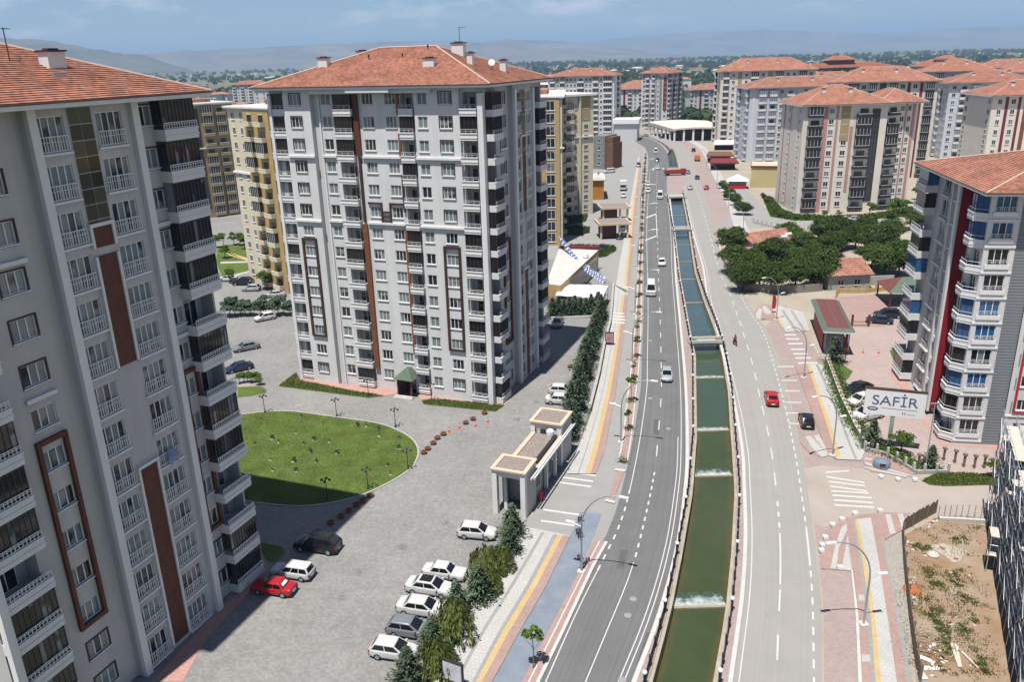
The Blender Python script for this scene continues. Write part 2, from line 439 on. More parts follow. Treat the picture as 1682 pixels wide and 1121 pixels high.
def resample(P, n):
    P = np.array([p[:2] for p in P], float)
    d = np.r_[0, np.cumsum(np.hypot(*np.diff(P, axis=0).T))]
    t = np.linspace(0, d[-1], n)
    return np.c_[np.interp(t, d, P[:, 0]), np.interp(t, d, P[:, 1])], t
def smooth_line(P, step=3.0):
    """Catmull-Rom through the points"""
    P = [np.array(p[:2], float) for p in P]
    Q = [2 * P[0] - P[1]] + P + [2 * P[-1] - P[-2]]
    out = []
    for i in range(1, len(Q) - 2):
        a, b, c, d = Q[i - 1:i + 3]
        n = max(2, int(np.hypot(*(c - b)) / step))
        for k in range(n):
            t = k / n
            out.append(0.5 * ((2 * b) + (c - a) * t + (2 * a - 5 * b + 4 * c - d) * t * t + (3 * b - a - 3 * c + d) * t ** 3))
    out.append(P[-1])
    return out
def extend(P, back=30.0):
    a, b = np.array(P[0][:2], float), np.array(P[1][:2], float)
    d = (a - b) / np.hypot(*(a - b))
    return [tuple(a + d * back)] + list(P)
def strip(name, A, B, z, m, n=60, skirt=0.0, parent=None):
    a, t = resample(A, n); b, _ = resample(B, n)
    mb = MB(); uvs = []
    for i in range(n - 1):
        mb.q([(*a[i], z), (*b[i], z), (*b[i + 1], z), (*a[i + 1], z)])
        uvs += [(0, t[i]), (1, t[i]), (1, t[i + 1]), (0, t[i + 1])]
    if skirt:
        for P, fl in ((a, 0), (b, 1)):
            for i in range(n - 1):
                qd = [(*P[i], z - skirt), (*P[i], z), (*P[i + 1], z), (*P[i + 1], z - skirt)]
                mb.q(qd if fl else qd[::-1]); uvs += [(0, 0)] * 4
    me = mb.mesh(name, m)
    uvl = me.uv_layers.new(name="UVMap")
    uvl.data.foreach_set("uv", [c for u in uvs for c in u])
    o = new(name, me, parent)
    if parent is None: structure(o)
    return o
def offset(P, d):
    """line shifted d metres to its right"""
    P = np.array([p[:2] for p in P], float)
    t = np.gradient(P, axis=0); t /= np.hypot(t[:, 0], t[:, 1])[:, None]
    return P + np.c_[t[:, 1], -t[:, 0]] * d
def marking(P, w, z, dash=None, parent=None, t0=0.0, t1=1e9, name="lane_marking", m="paint_white"):
    P = np.array([p[:2] for p in P], float)
    d = np.r_[0, np.cumsum(np.hypot(*np.diff(P, axis=0).T))]
    at = lambda t: (np.interp(t, d, P[:, 0]), np.interp(t, d, P[:, 1]))
    mb = MB(); t1 = min(t1, d[-1])
    on, per = dash if dash else (t1 - t0, 1e9)
    t = t0
    while t < t1:
        e = min(t + on, t1); k = max(1, int((e - t) / 2.5))
        for i in range(k):
            a = np.array(at(t + (e - t) * i / k)); b = np.array(at(t + (e - t) * (i + 1) / k))
            v = b - a; L_ = np.hypot(*v)
            if L_ < 1e-4: continue
            nrm = np.array((v[1], -v[0])) / L_ * w / 2
            mb.q([(*(a - nrm), z), (*(a + nrm), z), (*(b + nrm), z), (*(b - nrm), z)])
        t += per
    o = new(name, mb.mesh(name, m), parent)
    if parent is None: structure(o)
    return o
def patch(name, poly, z, m, skirt=0.0, parent=None):
    mb = MB()
    poly = [tuple(p[:2]) for p in poly]
    a = sum(poly[i][0] * poly[(i + 1) % len(poly)][1] - poly[(i + 1) % len(poly)][0] * poly[i][1] for i in range(len(poly)))
    if a < 0: poly = poly[::-1]
    if skirt: mb.prism(poly, z - skirt, z)
    else: mb.q([(*p, z) for p in poly])
    o = new(name, mb.mesh(name, m), parent)
    if parent is None: structure(o)
    return o
def bars(name, quads, z, m="paint_white", parent=None):
    mb = MB()
    for qd in quads: mb.q([(*p[:2], z) for p in qd])
    o = new(name, mb.mesh(name, m), parent)
    if parent is None: structure(o)
    return o
# ------------------------------------------------------------------ ground, canal, roads
LRL = smooth_line(extend([(0.96,52.33),(4.34,61.35),(8.24,70.8),(10.7,77.42),(14.49,92),(18.77,111.29),(20.7,122.3),(26.82,158.26),(37.63,225.12),(50.09,296.69),(66.23,387.83),(72.48,434.65),(72.93,459.94),(71.97,508.26),(65.71,535.94)]))
LRR = smooth_line(extend([(8.67,52.02),(12.1,59.99),(15.79,70.42),(19.13,82.38),(21.28,91.57),(25.29,111.5),(30.26,139.5),(37.15,178.78),(45.58,223.98),(56.4,285.85),(69.44,353.97),(79.27,410.05),(82.8,444.12),(83.78,474.09),(79.41,518.35),(71.15,547.91)]))
CANL = extend([(10.34,51.96),(13.28,59.94),(16.3,69.33),(19.99,81.36),(22.55,91.49),(23.5,95.05),(30.11,125.49),(30.92,131.46),(33.89,150.41),(37.74,174.93),(46.24,223.89),(55.71,283.32)])
CANR = extend([(15.07,51.77),(18.06,59.73),(21.07,69.09),(24.61,81.1),(26.97,91.21),(28.57,98.2),(31.27,109.67),(34.44,126),(36.03,136.56),(38.6,157.05),(41.58,178.27),(49.86,223.37),(60.19,282.52)])
RRL = smooth_line(extend([(16.63,51.71),(20.57,62.54),(23.7,72.67),(26.51,83.36),(28.26,90.14),(30.83,102.97),(33.9,120.41),(37.42,141.32),(39.68,156.94),(44.86,183.54),(51.17,223.18),(61.21,282.34),(70.55,336.37),(83.73,414.35),(87.62,452.41),(87.27,484.01),(82.56,521.6),(74.88,561.08)]))
RRR = smooth_line(extend([(23.54,51.43),(26.92,60.76),(28.93,67.36),(30.93,74.26),(34.26,86.45),(37.02,97.63),(40.55,112.97),(44.86,134.76),(46.14,148.02),(48.03,163.78),(49.92,182.94),(56.55,222.41),(65.24,265.54),(75.38,324.68),(90.91,412.47),(95.12,453.55),(95.98,488.9),(91.87,527.25),(85.25,562.4)]))
cyl_ = [p[1] for p in CANL]; cyr_ = [p[1] for p in CANR]
xl = lambda y: float(np.interp(y, cyl_, [p[0] for p in CANL]))
xr = lambda y: float(np.interp(y, cyr_, [p[0] for p in CANR]))
Y0 = max(CANL[0][1], CANR[0][1]); Y1 = 286.0
C2 = ((70.06,360), (74.38,359.02), (81.34,429.26), (85.81,428.05))
y2a, y2b = C2[0][1], C2[2][1]
x2l = lambda y: C2[0][0] + (C2[2][0] - C2[0][0]) * (y - y2a) / (y2b - y2a)
x2r = lambda y: C2[1][0] + (C2[3][0] - C2[1][0]) * (y - y2a) / (y2b - y2a)
ys = sorted(set([Y0 + (Y1 - Y0) * i / 70 for i in range(71)]))
FAR = 42000.0
def ground_material():
    m = mat("ground_land", (0.20, 0.185, 0.13), 0.95, 0.1, world=True, scale=0.0035, detail=9, c2=(0.075, 0.10, 0.045))
    return m
ground_material()
mb = MB()
def grow(ya, yb, la=None, ra=None, lb=None, rb=None):
    if la is None: mb.q([(-FAR, ya, 0), (FAR, ya, 0), (FAR, yb, 0), (-FAR, yb, 0)])
    else:
        mb.q([(-FAR, ya, 0), (la, ya, 0), (lb, yb, 0), (-FAR, yb, 0)])
        mb.q([(ra, ya, 0), (FAR, ya, 0), (FAR, yb, 0), (rb, yb, 0)])
grow(-3000, Y0)
for a, b in zip(ys, ys[1:]): grow(a, b, xl(a), xr(a), xl(b), xr(b))
grow(Y1, y2a)
for i in range(4):
    a = y2a + (y2b - y2a) * i / 4; b = y2a + (y2b - y2a) * (i + 1) / 4
    grow(a, b, x2l(a), x2r(a), x2l(b), x2r(b))
grow(y2b, FAR)
structure(new("ground", mb.mesh("ground", "ground_land")))

# canal: walls, water, weirs
WZ = -1.15
mat("canal_wall", (0.34, 0.30, 0.235), 0.9, 0.2, 0.2, 0.7, detail=8, world=True, bump=0.3, bscale=5)
def water_mat(name, deep, edge, rough):
    m = bpy.data.materials.new(name); m.use_nodes = True; nt = m.node_tree; L = nt.links.new; b = nt.nodes["Principled BSDF"]
    b.inputs["Roughness"].default_value = rough; b.inputs["Specular IOR Level"].default_value = 0.5
    uv = nt.nodes.new("ShaderNodeUVMap"); sp = nt.nodes.new("ShaderNodeSeparateXYZ"); L(uv.outputs[0], sp.inputs[0])
    g = nt.nodes.new("ShaderNodeNewGeometry"); t = nt.nodes.new("ShaderNodeTexNoise"); t.inputs["Scale"].default_value = .5; t.inputs["Detail"].default_value = 6; L(g.outputs["Position"], t.inputs["Vector"])
    def mth(op, a, c_):
        n = nt.nodes.new("ShaderNodeMath"); n.operation = op
        for i, v in enumerate((a, c_)):
            if isinstance(v, float): n.inputs[i].default_value = v
            else: L(v, n.inputs[i])
        return n.outputs[0]
    d = mth('ABSOLUTE', mth('SUBTRACT', sp.outputs[0], .5), 0.0)
    d = mth('ADD', d, mth('MULTIPLY', mth('SUBTRACT', t.outputs[0], .5), .16))
    r = nt.nodes.new("ShaderNodeMapRange"); r.inputs[1].default_value = .33; r.inputs[2].default_value = .52; L(d, r.inputs[0])
    mx = nt.nodes.new("ShaderNodeMixRGB"); mx.inputs[1].default_value = (*deep, 1); mx.inputs[2].default_value = (*edge, 1); L(r.outputs[0], mx.inputs[0])
    h = nt.nodes.new("ShaderNodeHueSaturation"); r2 = nt.nodes.new("ShaderNodeMapRange"); r2.inputs[3].default_value = .82; r2.inputs[4].default_value = 1.18; L(t.outputs[0], r2.inputs[0]); L(r2.outputs[0], h.inputs["Value"]); L(mx.outputs[0], h.inputs["Color"]); L(h.outputs[0], b.inputs["Base Color"])
    t2 = nt.nodes.new("ShaderNodeTexNoise"); t2.inputs["Scale"].default_value = 2.4; t2.inputs["Detail"].default_value = 5; L(g.outputs["Position"], t2.inputs["Vector"])
    bp = nt.nodes.new("ShaderNodeBump"); bp.inputs["Strength"].default_value = .12; bp.inputs["Distance"].default_value = .03; L(t2.outputs[0], bp.inputs["Height"]); L(bp.outputs[0], b.inputs["Normal"])
    MATS[name] = m
water_mat("canal_green", (0.044, 0.060, 0.022), (0.080, 0.066, 0.022), .10)
water_mat("canal_mid", (0.044, 0.070, 0.040), (0.055, 0.065, 0.035), .12)
m2 = mat("canal_water_far", (0.045, 0.075, 0.085), 0.14, 0.5, 0.15, 0.4, detail=5, world=True, bump=0.12, bscale=2.0)
mb = MB()
for a, b in zip(ys, ys[1:]):
    mb.q([(xl(a), a, -2.2), (xl(a), a, 0.05), (xl(b), b, 0.05), (xl(b), b, -2.2)])
    mb.q([(xr(b), b, -2.2), (xr(b), b, 0.05), (xr(a), a, 0.05), (xr(a), a, -2.2)])
    for s, f in ((-1, xl), (1, xr)):
        qd = [(f(a), a, .05), (f(a) + s * .32, a, .05), (f(b) + s * .32, b, .05), (f(b), b, .05)]
        mb.q(qd if s > 0 else qd[::-1])
        qd = [(f(a) + s * .32, a, .05), (f(a) + s * .32, a, -.02), (f(b) + s * .32, b, -.02), (f(b) + s * .32, b, .05)]
        mb.q(qd if s > 0 else qd[::-1])
mb.q([(xl(Y1), Y1, -2.2), (xl(Y1), Y1, .05), (xr(Y1), Y1, .05), (xr(Y1), Y1, -2.2)])
yb_ = [y2a, y2b]
mb.q([(x2l(y2a), y2a, -2.2), (x2l(y2a), y2a, 0), (x2l(y2b), y2b, 0), (x2l(y2b), y2b, -2.2)])
mb.q([(x2r(y2b), y2b, -2.2), (x2r(y2b), y2b, 0), (x2r(y2a), y2a, 0), (x2r(y2a), y2a, -2.2)])
mb.q([(x2l(y2b), y2b, -2.2), (x2l(y2b), y2b, 0), (x2r(y2b), y2b, 0), (x2r(y2b), y2b, -2.2)])
structure(new("canal_wall", mb.mesh("canal_wall", "canal_wall")))
weirs = [(16.58,62.37)[1], (23.58,86.64)[1], (26.4,98.92)[1], (30.7,117.5)[1], (33.76,136.09)[1], (37.14,157.64)[1], (39.8,175.76)[1], (42.06,191.73)[1], (44.89,209.84)[1], (51.84,251.15)[1]]
lev = 0.0
mat("weir_stone", (0.30, 0.25, 0.18), 0.9, 0.2, 0.2, 2, world=True)
def foam_mat():
    m = bpy.data.materials.new("foam"); m.use_nodes = True
    nt = m.node_tree; L = nt.links.new; b = nt.nodes["Principled BSDF"]
    g = nt.nodes.new("ShaderNodeNewGeometry"); uv = nt.nodes.new("ShaderNodeUVMap")
    t = nt.nodes.new("ShaderNodeTexNoise"); t.inputs["Scale"].default_value = 1.3; t.inputs["Detail"].default_value = 9; t.inputs["Roughness"].default_value = 0.75
    L(g.outputs["Position"], t.inputs["Vector"])
    sp = nt.nodes.new("ShaderNodeSeparateXYZ"); L(uv.outputs[0], sp.inputs[0])
    s = nt.nodes.new("ShaderNodeMath"); s.operation = 'SUBTRACT'; L(t.outputs[0], s.inputs[0]); 
    mu = nt.nodes.new("ShaderNodeMath"); mu.operation = 'MULTIPLY'; mu.inputs[1].default_value = 0.42; L(sp.outputs[1], mu.inputs[0]); L(mu.outputs[0], s.inputs[1])
    r = nt.nodes.new("ShaderNodeMapRange"); r.inputs[1].default_value = 0.22; r.inputs[2].default_value = 0.5; L(s.outputs[0], r.inputs[0])
    mx = nt.nodes.new("ShaderNodeMixRGB"); mx.inputs[1].default_value = (0.045, 0.07, 0.045, 1); mx.inputs[2].default_value = (0.46, 0.52, 0.51, 1)
    L(r.outputs[0], mx.inputs[0]); L(mx.outputs[0], b.inputs["Base Color"]); b.inputs["Roughness"].default_value = 0.35
    bp = nt.nodes.new("ShaderNodeBump"); bp.inputs["Strength"].default_value = 0.6; bp.inputs["Distance"].default_value = 0.08
    L(t.outputs[0], bp.inputs["Height"]); L(bp.outputs[0], b.inputs["Normal"])
    MATS["foam"] = m
foam_mat()
bounds = [Y0] + weirs + [Y1]
for i in range(len(bounds) - 1):
    a, b = bounds[i], bounds[i + 1]
    mb = MB(); k = max(2, int((b - a) / 3)); z = WZ + 0.035 * i
    for j in range(k):
        p, q_ = a + (b - a) * j / k, a + (b - a) * (j + 1) / k
        mb.q([(xl(p), p, z), (xr(p), p, z), (xr(q_), q_, z), (xl(q_), q_, z)])
    wm = mb.mesh("canal_water", "canal_green" if b < 100 else "canal_mid" if b < 143 else "canal_water_far"); u_ = wm.uv_layers.new(name="UVMap"); u_.data.foreach_set("uv", [0, 0, 1, 0, 1, 1, 0, 1] * k)
    structure(new("canal_water", wm))
    if i < len(weirs):
        w = weirs[i]; sl = 0.10
        o = new("weir", MB().box(xl(w), w - .16, -2.2, xr(w), w + .16, z + 0.16).mesh("weir", "weir_stone")); structure(o)
        mb = MB(); uvs = []; n = 10
        L_ = (2.3, 2.0, 1.6, 1.6, 1.8, 1.0, .8, .8, .7, .6)[i]
        for jx in range(n):
            for jy in range(4):
                f = lambda x_, y_: (xl(w) + (xr(w) - xl(w)) * x_ / n, w + .17 + L_ * y_ / 4, z + 0.03 + (0.06 + 0.05 * math.sin(x_ * 2.1 + y_ * 1.7 + i)) * (1 - y_ / 4))
                mb.q([f(jx, jy), f(jx + 1, jy), f(jx + 1, jy + 1), f(jx, jy + 1)])
                uvs += [(jx / n, jy / 4), ((jx + 1) / n, jy / 4), ((jx + 1) / n, (jy + 1) / 4), (jx / n, (jy + 1) / 4)]
        me = mb.mesh("foam", "foam", smooth=True); u_ = me.uv_layers.new(name="UVMap"); u_.data.foreach_set("uv", [c for t in uvs for c in t])
        stuff(new("white_water_foam", me))
mb = MB().q([(x2l(y2a), y2a, -.9), (x2r(y2a), y2a, -.9), (x2r(y2b), y2b, -.9), (x2l(y2b), y2b, -.9)])
structure(new("canal_water", mb.mesh("canal_water", "canal_water_far")))

# broad paved grounds
patch("left_courtyard", [(-160, 20)] + [(-8.13,52.69),(-5.97,54.75),(-4.6,61.76),(-0.97,71.27),(1.49,76.93),(6.22,84.7),(8.65,95.84),(13.93,122.03),(18.96,147.54),(22.66,168.93)] + [(17, 200), (10, 320), (-160, 320)], 0.006, "paver_grey")
patch("right_bank", [tuple(p) for p in offset(RRR, 0.0)][:-30] + [(330, 420), (330, 20)], 0.006, "yard_soil")
BK = [tuple(p) for p in offset(RRR, 0.15)]
i0 = min(range(len(BK)), key=lambda i: abs(BK[i][1] - 143)); ie = min(range(len(BK)), key=lambda i: abs(BK[i][1] - 47))
patch("parking_bay", BK[ie:i0] + [(53.5,152.13),(50.66,130.69),(47.37,109.38),(43.19,86.98),(46.08,80.96),(36.74,75.02),(30.54,60.17),(27.07,51.29)], 0.012, "paver_pink")
patch("courtyard_of_tower", [(60.13,155.71),(78.86,158.18),(73.78,142.28)] + [(110, 150), (110, 84)] + [(54.82,81.84),(49.15,84.35),(46.37,89.16),(46.7,98.88),(49.79,113.98),(49.49,121.89),(51.16,130.64)], 0.014, "paver_court")
patch("dirt_road", [(32.45,85.35),(36.5,86.62),(41.72,85.24),(48.44,82.93),(55.37,80.42)] + [(90, 80), (90, 70)] + [(49.83,73.13),(44.15,74.38),(36.74,75.02),(31.55,73.17),(30.54,75.36)], 0.020, "dirt_road")
patch("building_plot", [(39.19,71.41),(44.15,74.38),(49.32,72.24)] + [(70, 70), (70, 30), (33, 30)] + [(30.81,51.14)], 0.024, "soil")
patch("play_court", [(65.27,155.84),(73.68,157.21),(73.26,150.7),(67.84,141.97),(66.26,136.67),(60.97,137.15),(61.42,140.1)], 0.022, "paver_red")
patch("side_street", [(55.8,224.2),(62.44,230.19),(67.09,225.13),(84.15,225.23),(104.93,222.17),(116,238.92),(86.25,231.15),(79.09,241.76),(82.42,268.54),(85.62,294.32),(78.65,292.77),(71.28,253.32)], 0.016, "lane_grey")
patch("tower_lawn", [(86.74,279.68),(88.67,273.38),(85.07,252.36),(85.89,242.58),(93.91,238.26),(106.61,239.31),(119.53,246.73),(124.72,249.18),(121.16,237.01),(116.74,234.7),(103.65,232.33),(82.82,233.48),(77.96,240.75)], 0.022, "lawn_green")

patch("market_yard", [(-30, 195), (-30, 320)] + [(65.71,535.94),(71.97,508.26),(72.93,459.94),(68.58,418.32),(53.32,332.76),(42.88,275.38),(32.63,217.65),(26.67,184.53),(22.92,168.9)] + [(16, 195)], 0.012, "lane_grey")
rr_far = [tuple(p) for p in RRR if p[1] > 205]
strip("parking_bay", rr_far, offset(rr_far, 6.0), 0.014, "paver_pink", 60)
strip("pavement", offset(rr_far, 6.0), offset(rr_far, 9.5), 0.02, "paver_white", 60)
# roads
strip("road_shoulder", offset(LRL, -3.6), offset(LRL, .1), 0.011, "lane_grey", 110)
left_road = strip("asphalt_road", LRL, LRR, 0.020, "asphalt_dark", 130)
right_road = strip("concrete_road", RRL, RRR, 0.022, "road_pale", 130)
lw = offset(LRL, 0.9)
marking(lw, 0.10, 0.026, None, left_road, 0, 46)
marking(offset(LRL, .35), 0.1, 0.026, None, left_road, 0, 46)
marking(lw, 0.18, 0.026, (0.9, 1.9), left_road, 46, 62)
marking(lw, 0.11, 0.026, None, left_road, 62, 330)
marking(offset(LRR, -0.55), 0.10, 0.026, None, left_road, 0, 330)
marking(offset(LRR, -0.95), 0.10, 0.026, None, left_road, 0, 75)
CL = smooth_line(extend([(5.06,52.17),(7.69,58.72),(10.78,66.56),(13.75,76.27),(16.55,86.45),(17.74,91.79),(21.37,108.81),(23.79,122.05),(28.39,148.57),(32.07,170.39),(38.71,209.19),(49.87,274.17),(67.19,369.23)]))
marking(CL, 0.10, 0.026, None, left_road, 0, 47)
marking(CL, 0.18, 0.026, (0.8, 1.7), left_road, 48, 66)
marking(CL, 0.14, 0.026, (3.0, 7.5), left_road, 70, 350)
marking(offset(RRL, 0.45), 0.10, 0.028, None, right_road, 0, 350)
CR = smooth_line(extend([(20.09,51.57),(21.2,55.07),(26.42,70.63),(31.52,89.77),(34.9,105.62),(38.95,125.62),(44.2,156.48),(48.87,187.81),(64.06,271.71),(82.5,383.87)]))
marking(CR, 0.15, 0.028, (3.2, 6.5), right_road, 0, 43)
marking(CR, 0.15, 0.028, None, right_road, 43, 52)
marking(CR, 0.2, 0.028, (1.0, 2.2), right_road, 53, 60)
marking(CR, 0.15, 0.028, (3.2, 6.5), right_road, 62, 300)
ED = smooth_line(extend([(22.93,51.46),(26.17,60.8),(28.24,67.4),(30.24,74.3),(33.52,86.49),(36.51,98.61),(39.72,113.04),(44.13,134.83),(45.35,148.09),(48.19,170.13),(54.1,207.13)]))
marking(ED, 0.16, 0.028, (1.1, 2.1), right_road, 0, 46)
marking(ED, 0.18, 0.028, None, right_road, 46, 52)
marking(ED, 0.16, 0.028, (1.1, 2.1), right_road, 52, 330)
for o in (left_road, right_road): structure(o)
mh = MB().lathe([(.34, 0), (.33, .012)], n=14).mesh("manhole_cover", "band_grey")
for i, p in enumerate([(19.66,108.04),(9.54,60.11),(7.97,52.25),(10.36,62.39),(23.89,133.03),(28.94,79.9),(29.34,79.48),(25.94,65.82),(34.08,110.38),(21.87,59.72),(20.34,97.81)]): new("manhole_cover", mh, left_road if p[0] < xl(p[1]) else right_road, (*p, .024))
pa = mat("asphalt_patch", (0.10, 0.10, 0.10), .9, .2, .15, 1.5, world=True)
for q in ([(10.31,70.16),(11.03,70.12),(10.12,67.08),(9.42,67.11)], [(18.92,100.78),(19.74,100.73),(18.82,96.07),(18.03,96.13)], [(10.82,57.79),(11.24,57.77),(9.92,54.1),(9.47,54.12)]): patch("repair_patch", q, .023, "asphalt_patch", parent=left_road)
for q in ([(23.53,69.49),(24.84,69.43),(24.07,66.9),(22.8,66.96)], [(32.04,87.66),(32.91,87.61),(31.73,83.2),(30.84,83.25)]): patch("repair_patch", q, .025, "lane_grey", parent=right_road)
mat("oil_stain", (0.17, 0.165, 0.158), .6, .3, .3, 2, world=True)
for q in [(-16.52,63.62),(-20.71,67.09),(-15.54,67.83),(-11.85,71.82),(-7.8,76.21),(0.44,102.05),(3.17,108.13)]:
    a0 = random.uniform(0, 6); patch("oil_stain", [(q[0] + random.uniform(.25, .7) * math.cos(a0 + k * .7), q[1] + random.uniform(.25, .9) * math.sin(a0 + k * .7)) for k in range(9)], .0085, "oil_stain")

lfar = [tuple(p) for i, p in enumerate(LRR) if p[1] > y2b + 2 or i > 40 and np.hypot(*(np.array(LRR[i - 1]) - p)) > 0 and p[1] > 405]
rfar = [tuple(p) for p in RRL if p[1] > y2b + 2]
strip("median_walk", lfar, rfar, 0.012, "paver_pink", 50)
ma, mb_ = resample(lfar, 50)[0], resample(rfar, 50)[0]
strip("canal_water", ma * .68 + mb_ * .32, ma * .30 + mb_ * .70, 0.016, "canal_water_far", 50)
# canal-side walks (raised, with kerbs)
nL = [(xl(y) - .33, y) for y in ys]; nR = [(xr(y) + .33, y) for y in ys]
def clip(P, y0, y1): return [tuple(p) for p in P if y0 <= p[1] <= y1]
lrr = clip(LRR, Y0, Y1); rrl = clip(RRL, Y0, Y1)
def byy(P, ysx):
    P = sorted(P, key=lambda p: p[1]); return [(float(np.interp(y, [p[1] for p in P], [p[0] for p in P])), y) for y in ysx]
strip("canal_walk", byy(lrr, ys), nL, 0.13, "paver_pink", 110, 0.15)
strip("canal_walk", nR, byy(rrl, ys), 0.13, "paver_pink", 110, 0.15)
strip("kerb", [(p[0] + .02, p[1]) for p in byy(lrr, ys)], [(p[0] + .42, p[1]) for p in byy(lrr, ys)], 0.137, "curb", 110)
strip("kerb", [(p[0] - .40, p[1]) for p in byy(rrl, ys)], [(p[0] - .02, p[1]) for p in byy(rrl, ys)], 0.137, "curb", 110)
patch("canal_crossing", [(55.3,283.39),(60.19,282.52),(70.54,325.68),(74.58,354.85),(69.06,356.09),(60.92,314.3)], 0.03, "paver_pink")

# left pavement, near part
def fan(edges, names, z, n=24):
    """coloured bands between neighbouring lines"""
    for (a, b), (nm, m) in zip(zip(edges, edges[1:]), names):
        if nm: strip(nm, a, b, z, m, n)
wall = extend([(-6.12,53.44),(-4.87,61.04),(-1.34,70.04),(0.86,74.86)]); 
e = [wall] + [extend(x) for x in ([(-5.07,53.4),(-3.49,58.21),(-0.95,64.47),(2.49,73.7)], [(-4.78,53.39),(-3.17,58.19),(-0.61,64.46),(2.83,73.68)], [(-3.64,53.34),(-1.97,58.14),(0.8,65.02),(3.72,73.33)], [(-3.33,53.33),(-1.62,58.13),(1.09,64.69),(4.14,73.15)], [(-2.82,53.31),(-1.05,58.1),(1.57,64.51),(4.66,72.97)], [(-2.02,53.28),(-0.15,58.06),(2.54,64.62),(5.45,72.93)])]
slab = strip("pavement", wall, e[-1], 0.12, "paver_white", 30, 0.13)
strip("pavement_band", e[1], e[2], 0.125, "band_grey", 24)
strip("pavement_band", e[3], e[4], 0.125, "band_grey", 24)
strip("tactile_strip", e[4], e[5], 0.126, "paver_yellow", 24)
strip("pavement_band", e[5], e[6], 0.125, "paver_red", 24)
b0 = extend([(-2.02,53.28),(-0.15,58.06),(2.54,64.62),(5.45,72.93),(6.9,77.64)]); b1 = extend([(0.36,53.18),(2.4,58.22),(5.7,66.41),(8.04,73.49),(9.2,77.09)])
strip("cycle_path", b0, b1, 0.03, "cycle_blue", 30)
p0 = extend([(0.36,53.18),(2.4,58.22),(5.7,66.41),(7.79,71.78)]); p1 = extend([(1.48,53.14),(3.69,58.71),(7.12,67.69),(8.9,71.72)])
strip("kerb_pavement", p0, p1, 0.12, "paver_red", 30, 0.13)
marking([((a[0] + b[0]) / 2, (a[1] + b[1]) / 2) for a, b in zip(resample(p0, 20)[0], resample(p1, 20)[0])], 0.12, 0.126)
strip("kerb", resample(p1, 30)[0], offset(resample(p1, 30)[0], 0.3), 0.13, "curb", 30, 0.14)
# driveway in front of the gatehouse
patch("driveway", [(0.87,75.46),(2.94,82.34),(6.53,89.17),(7.89,91.84),(11.12,93.95),(13.3,88.75),(10.36,77.45),(8.93,71.91),(8.04,73.49),(6.9,77.64),(5.45,72.93),(1.48,74.03)], 0.016, "lane_grey")
bars("crossing_stripe", [[(2.95,78.5),(6.75,77.22),(6.62,76.85),(2.88,78.11)], [(2.58,76.27),(6.08,75.1),(5.98,74.75),(2.52,75.9)], [(6.57,88.15),(9.76,87.07),(9.67,86.66),(6.47,87.74)], [(6.12,87.03),(9.5,85.81),(9.39,85.41),(5.99,86.63)], [(5.53,85.64),(9.02,84.44),(8.91,84.05),(5.4,85.25)], [(5.04,84.47),(8.7,83.19),(8.59,82.82),(4.92,84.09)]], 0.04)
patch("planting_bed", [(10.21,79.86),(10.75,79.61),(13,86.67),(12.15,86.72)], 0.10, "paver_red", 0.1)
bars("kerb", [[(9.96,80.1),(10.98,79.59),(10.8,79.07),(9.8,79.57)], [(11.95,87.14),(13.14,86.76),(13,86.26),(11.81,86.64)]], 0.13, "curb")
# left pavement, far part
wf = [(6.18,86.17),(7.88,92.53),(10.78,103.7),(13.62,117.48),(15.98,130.63),(18.5,142.89)] + [(20.43,155.46),(22.4,168.96)]
yl = [(8.25,86.05),(9.76,92.41),(13.7,110.88),(17.41,130.5),(19.6,142.54)] + [(20.44,147.39),(22.87,161.8)]
yr = [(8.86,86.01),(10.41,92.37),(14.3,110.83),(17.96,130.46),(20.05,142.5)] + [(21.01,147.34),(23.48,161.74)]
pr = [(9.47,85.98),(11.31,92.31),(15.06,110.78),(18.69,130.39),(20.79,142.43)] + [(21.69,147.27),(24.23,161.66)]
strip("pavement", wf, pr, 0.12, "paver_white", 40, 0.13)
strip("tactile_strip", yl, yr, 0.126, "paver_yellow", 30)
strip("pavement_band", yr, pr, 0.125, "paver_red", 30)
strip("pavement_band", [(0.45 * a[0] + .55 * b[0], 0.45 * a[1] + .55 * b[1]) for a, b in zip(resample(wf, 30)[0], resample(yl, 30)[0])], [(0.38 * a[0] + .62 * b[0], 0.38 * a[1] + .62 * b[1]) for a, b in zip(resample(wf, 30)[0], resample(yl, 30)[0])], 0.125, "band_grey", 30)
wf2 = [(22.66,168.93),(25.28,184.69),(29.97,210.35),(39.39,264.1),(51.65,333.11),(63.04,398.49)]; pr2 = [(24.8,163.9),(28.2,184.35),(33.92,217.47),(43.68,275.24),(53.56,332.71),(64.45,398.13)]
yl2 = [(24.34,168.75),(26.95,184.5),(32.63,217.65),(42.28,275.49),(52.37,332.96),(63.61,398.35)]; yr2 = [(24.85,168.69),(27.51,184.43),(33.11,217.58),(42.88,275.38),(52.84,332.86),(63.89,398.28)]
strip("pavement", wf2, pr2, 0.12, "paver_white", 40, 0.13)
strip("tactile_strip", yl2, yr2, 0.126, "paver_yellow", 30)
strip("pavement_band", yr2, pr2, 0.125, "paver_red", 30)
tl = smooth_line([(12.42,88.87),(13.98,95.67),(16.49,109.12),(19.06,122.45),(22.89,143.72)] + [(27.16,168.44),(29.64,183.6),(36.63,225.26),(48.59,296.97),(64.31,388.3)])
tr = smooth_line([(13.66,88.79),(15.18,95.6),(17.77,109.03),(20.37,122.34),(24.09,143.61)] + [(28.06,168.35),(30.61,183.48),(37.63,225.12),(49.88,296.73),(65.68,387.96)])
strip("parking_lane", pr[:-1] + pr2, tl, 0.018, "lane_grey", 60)
strip("tree_strip", tl, tr, 0.12, "paver_red", 80, 0.13)
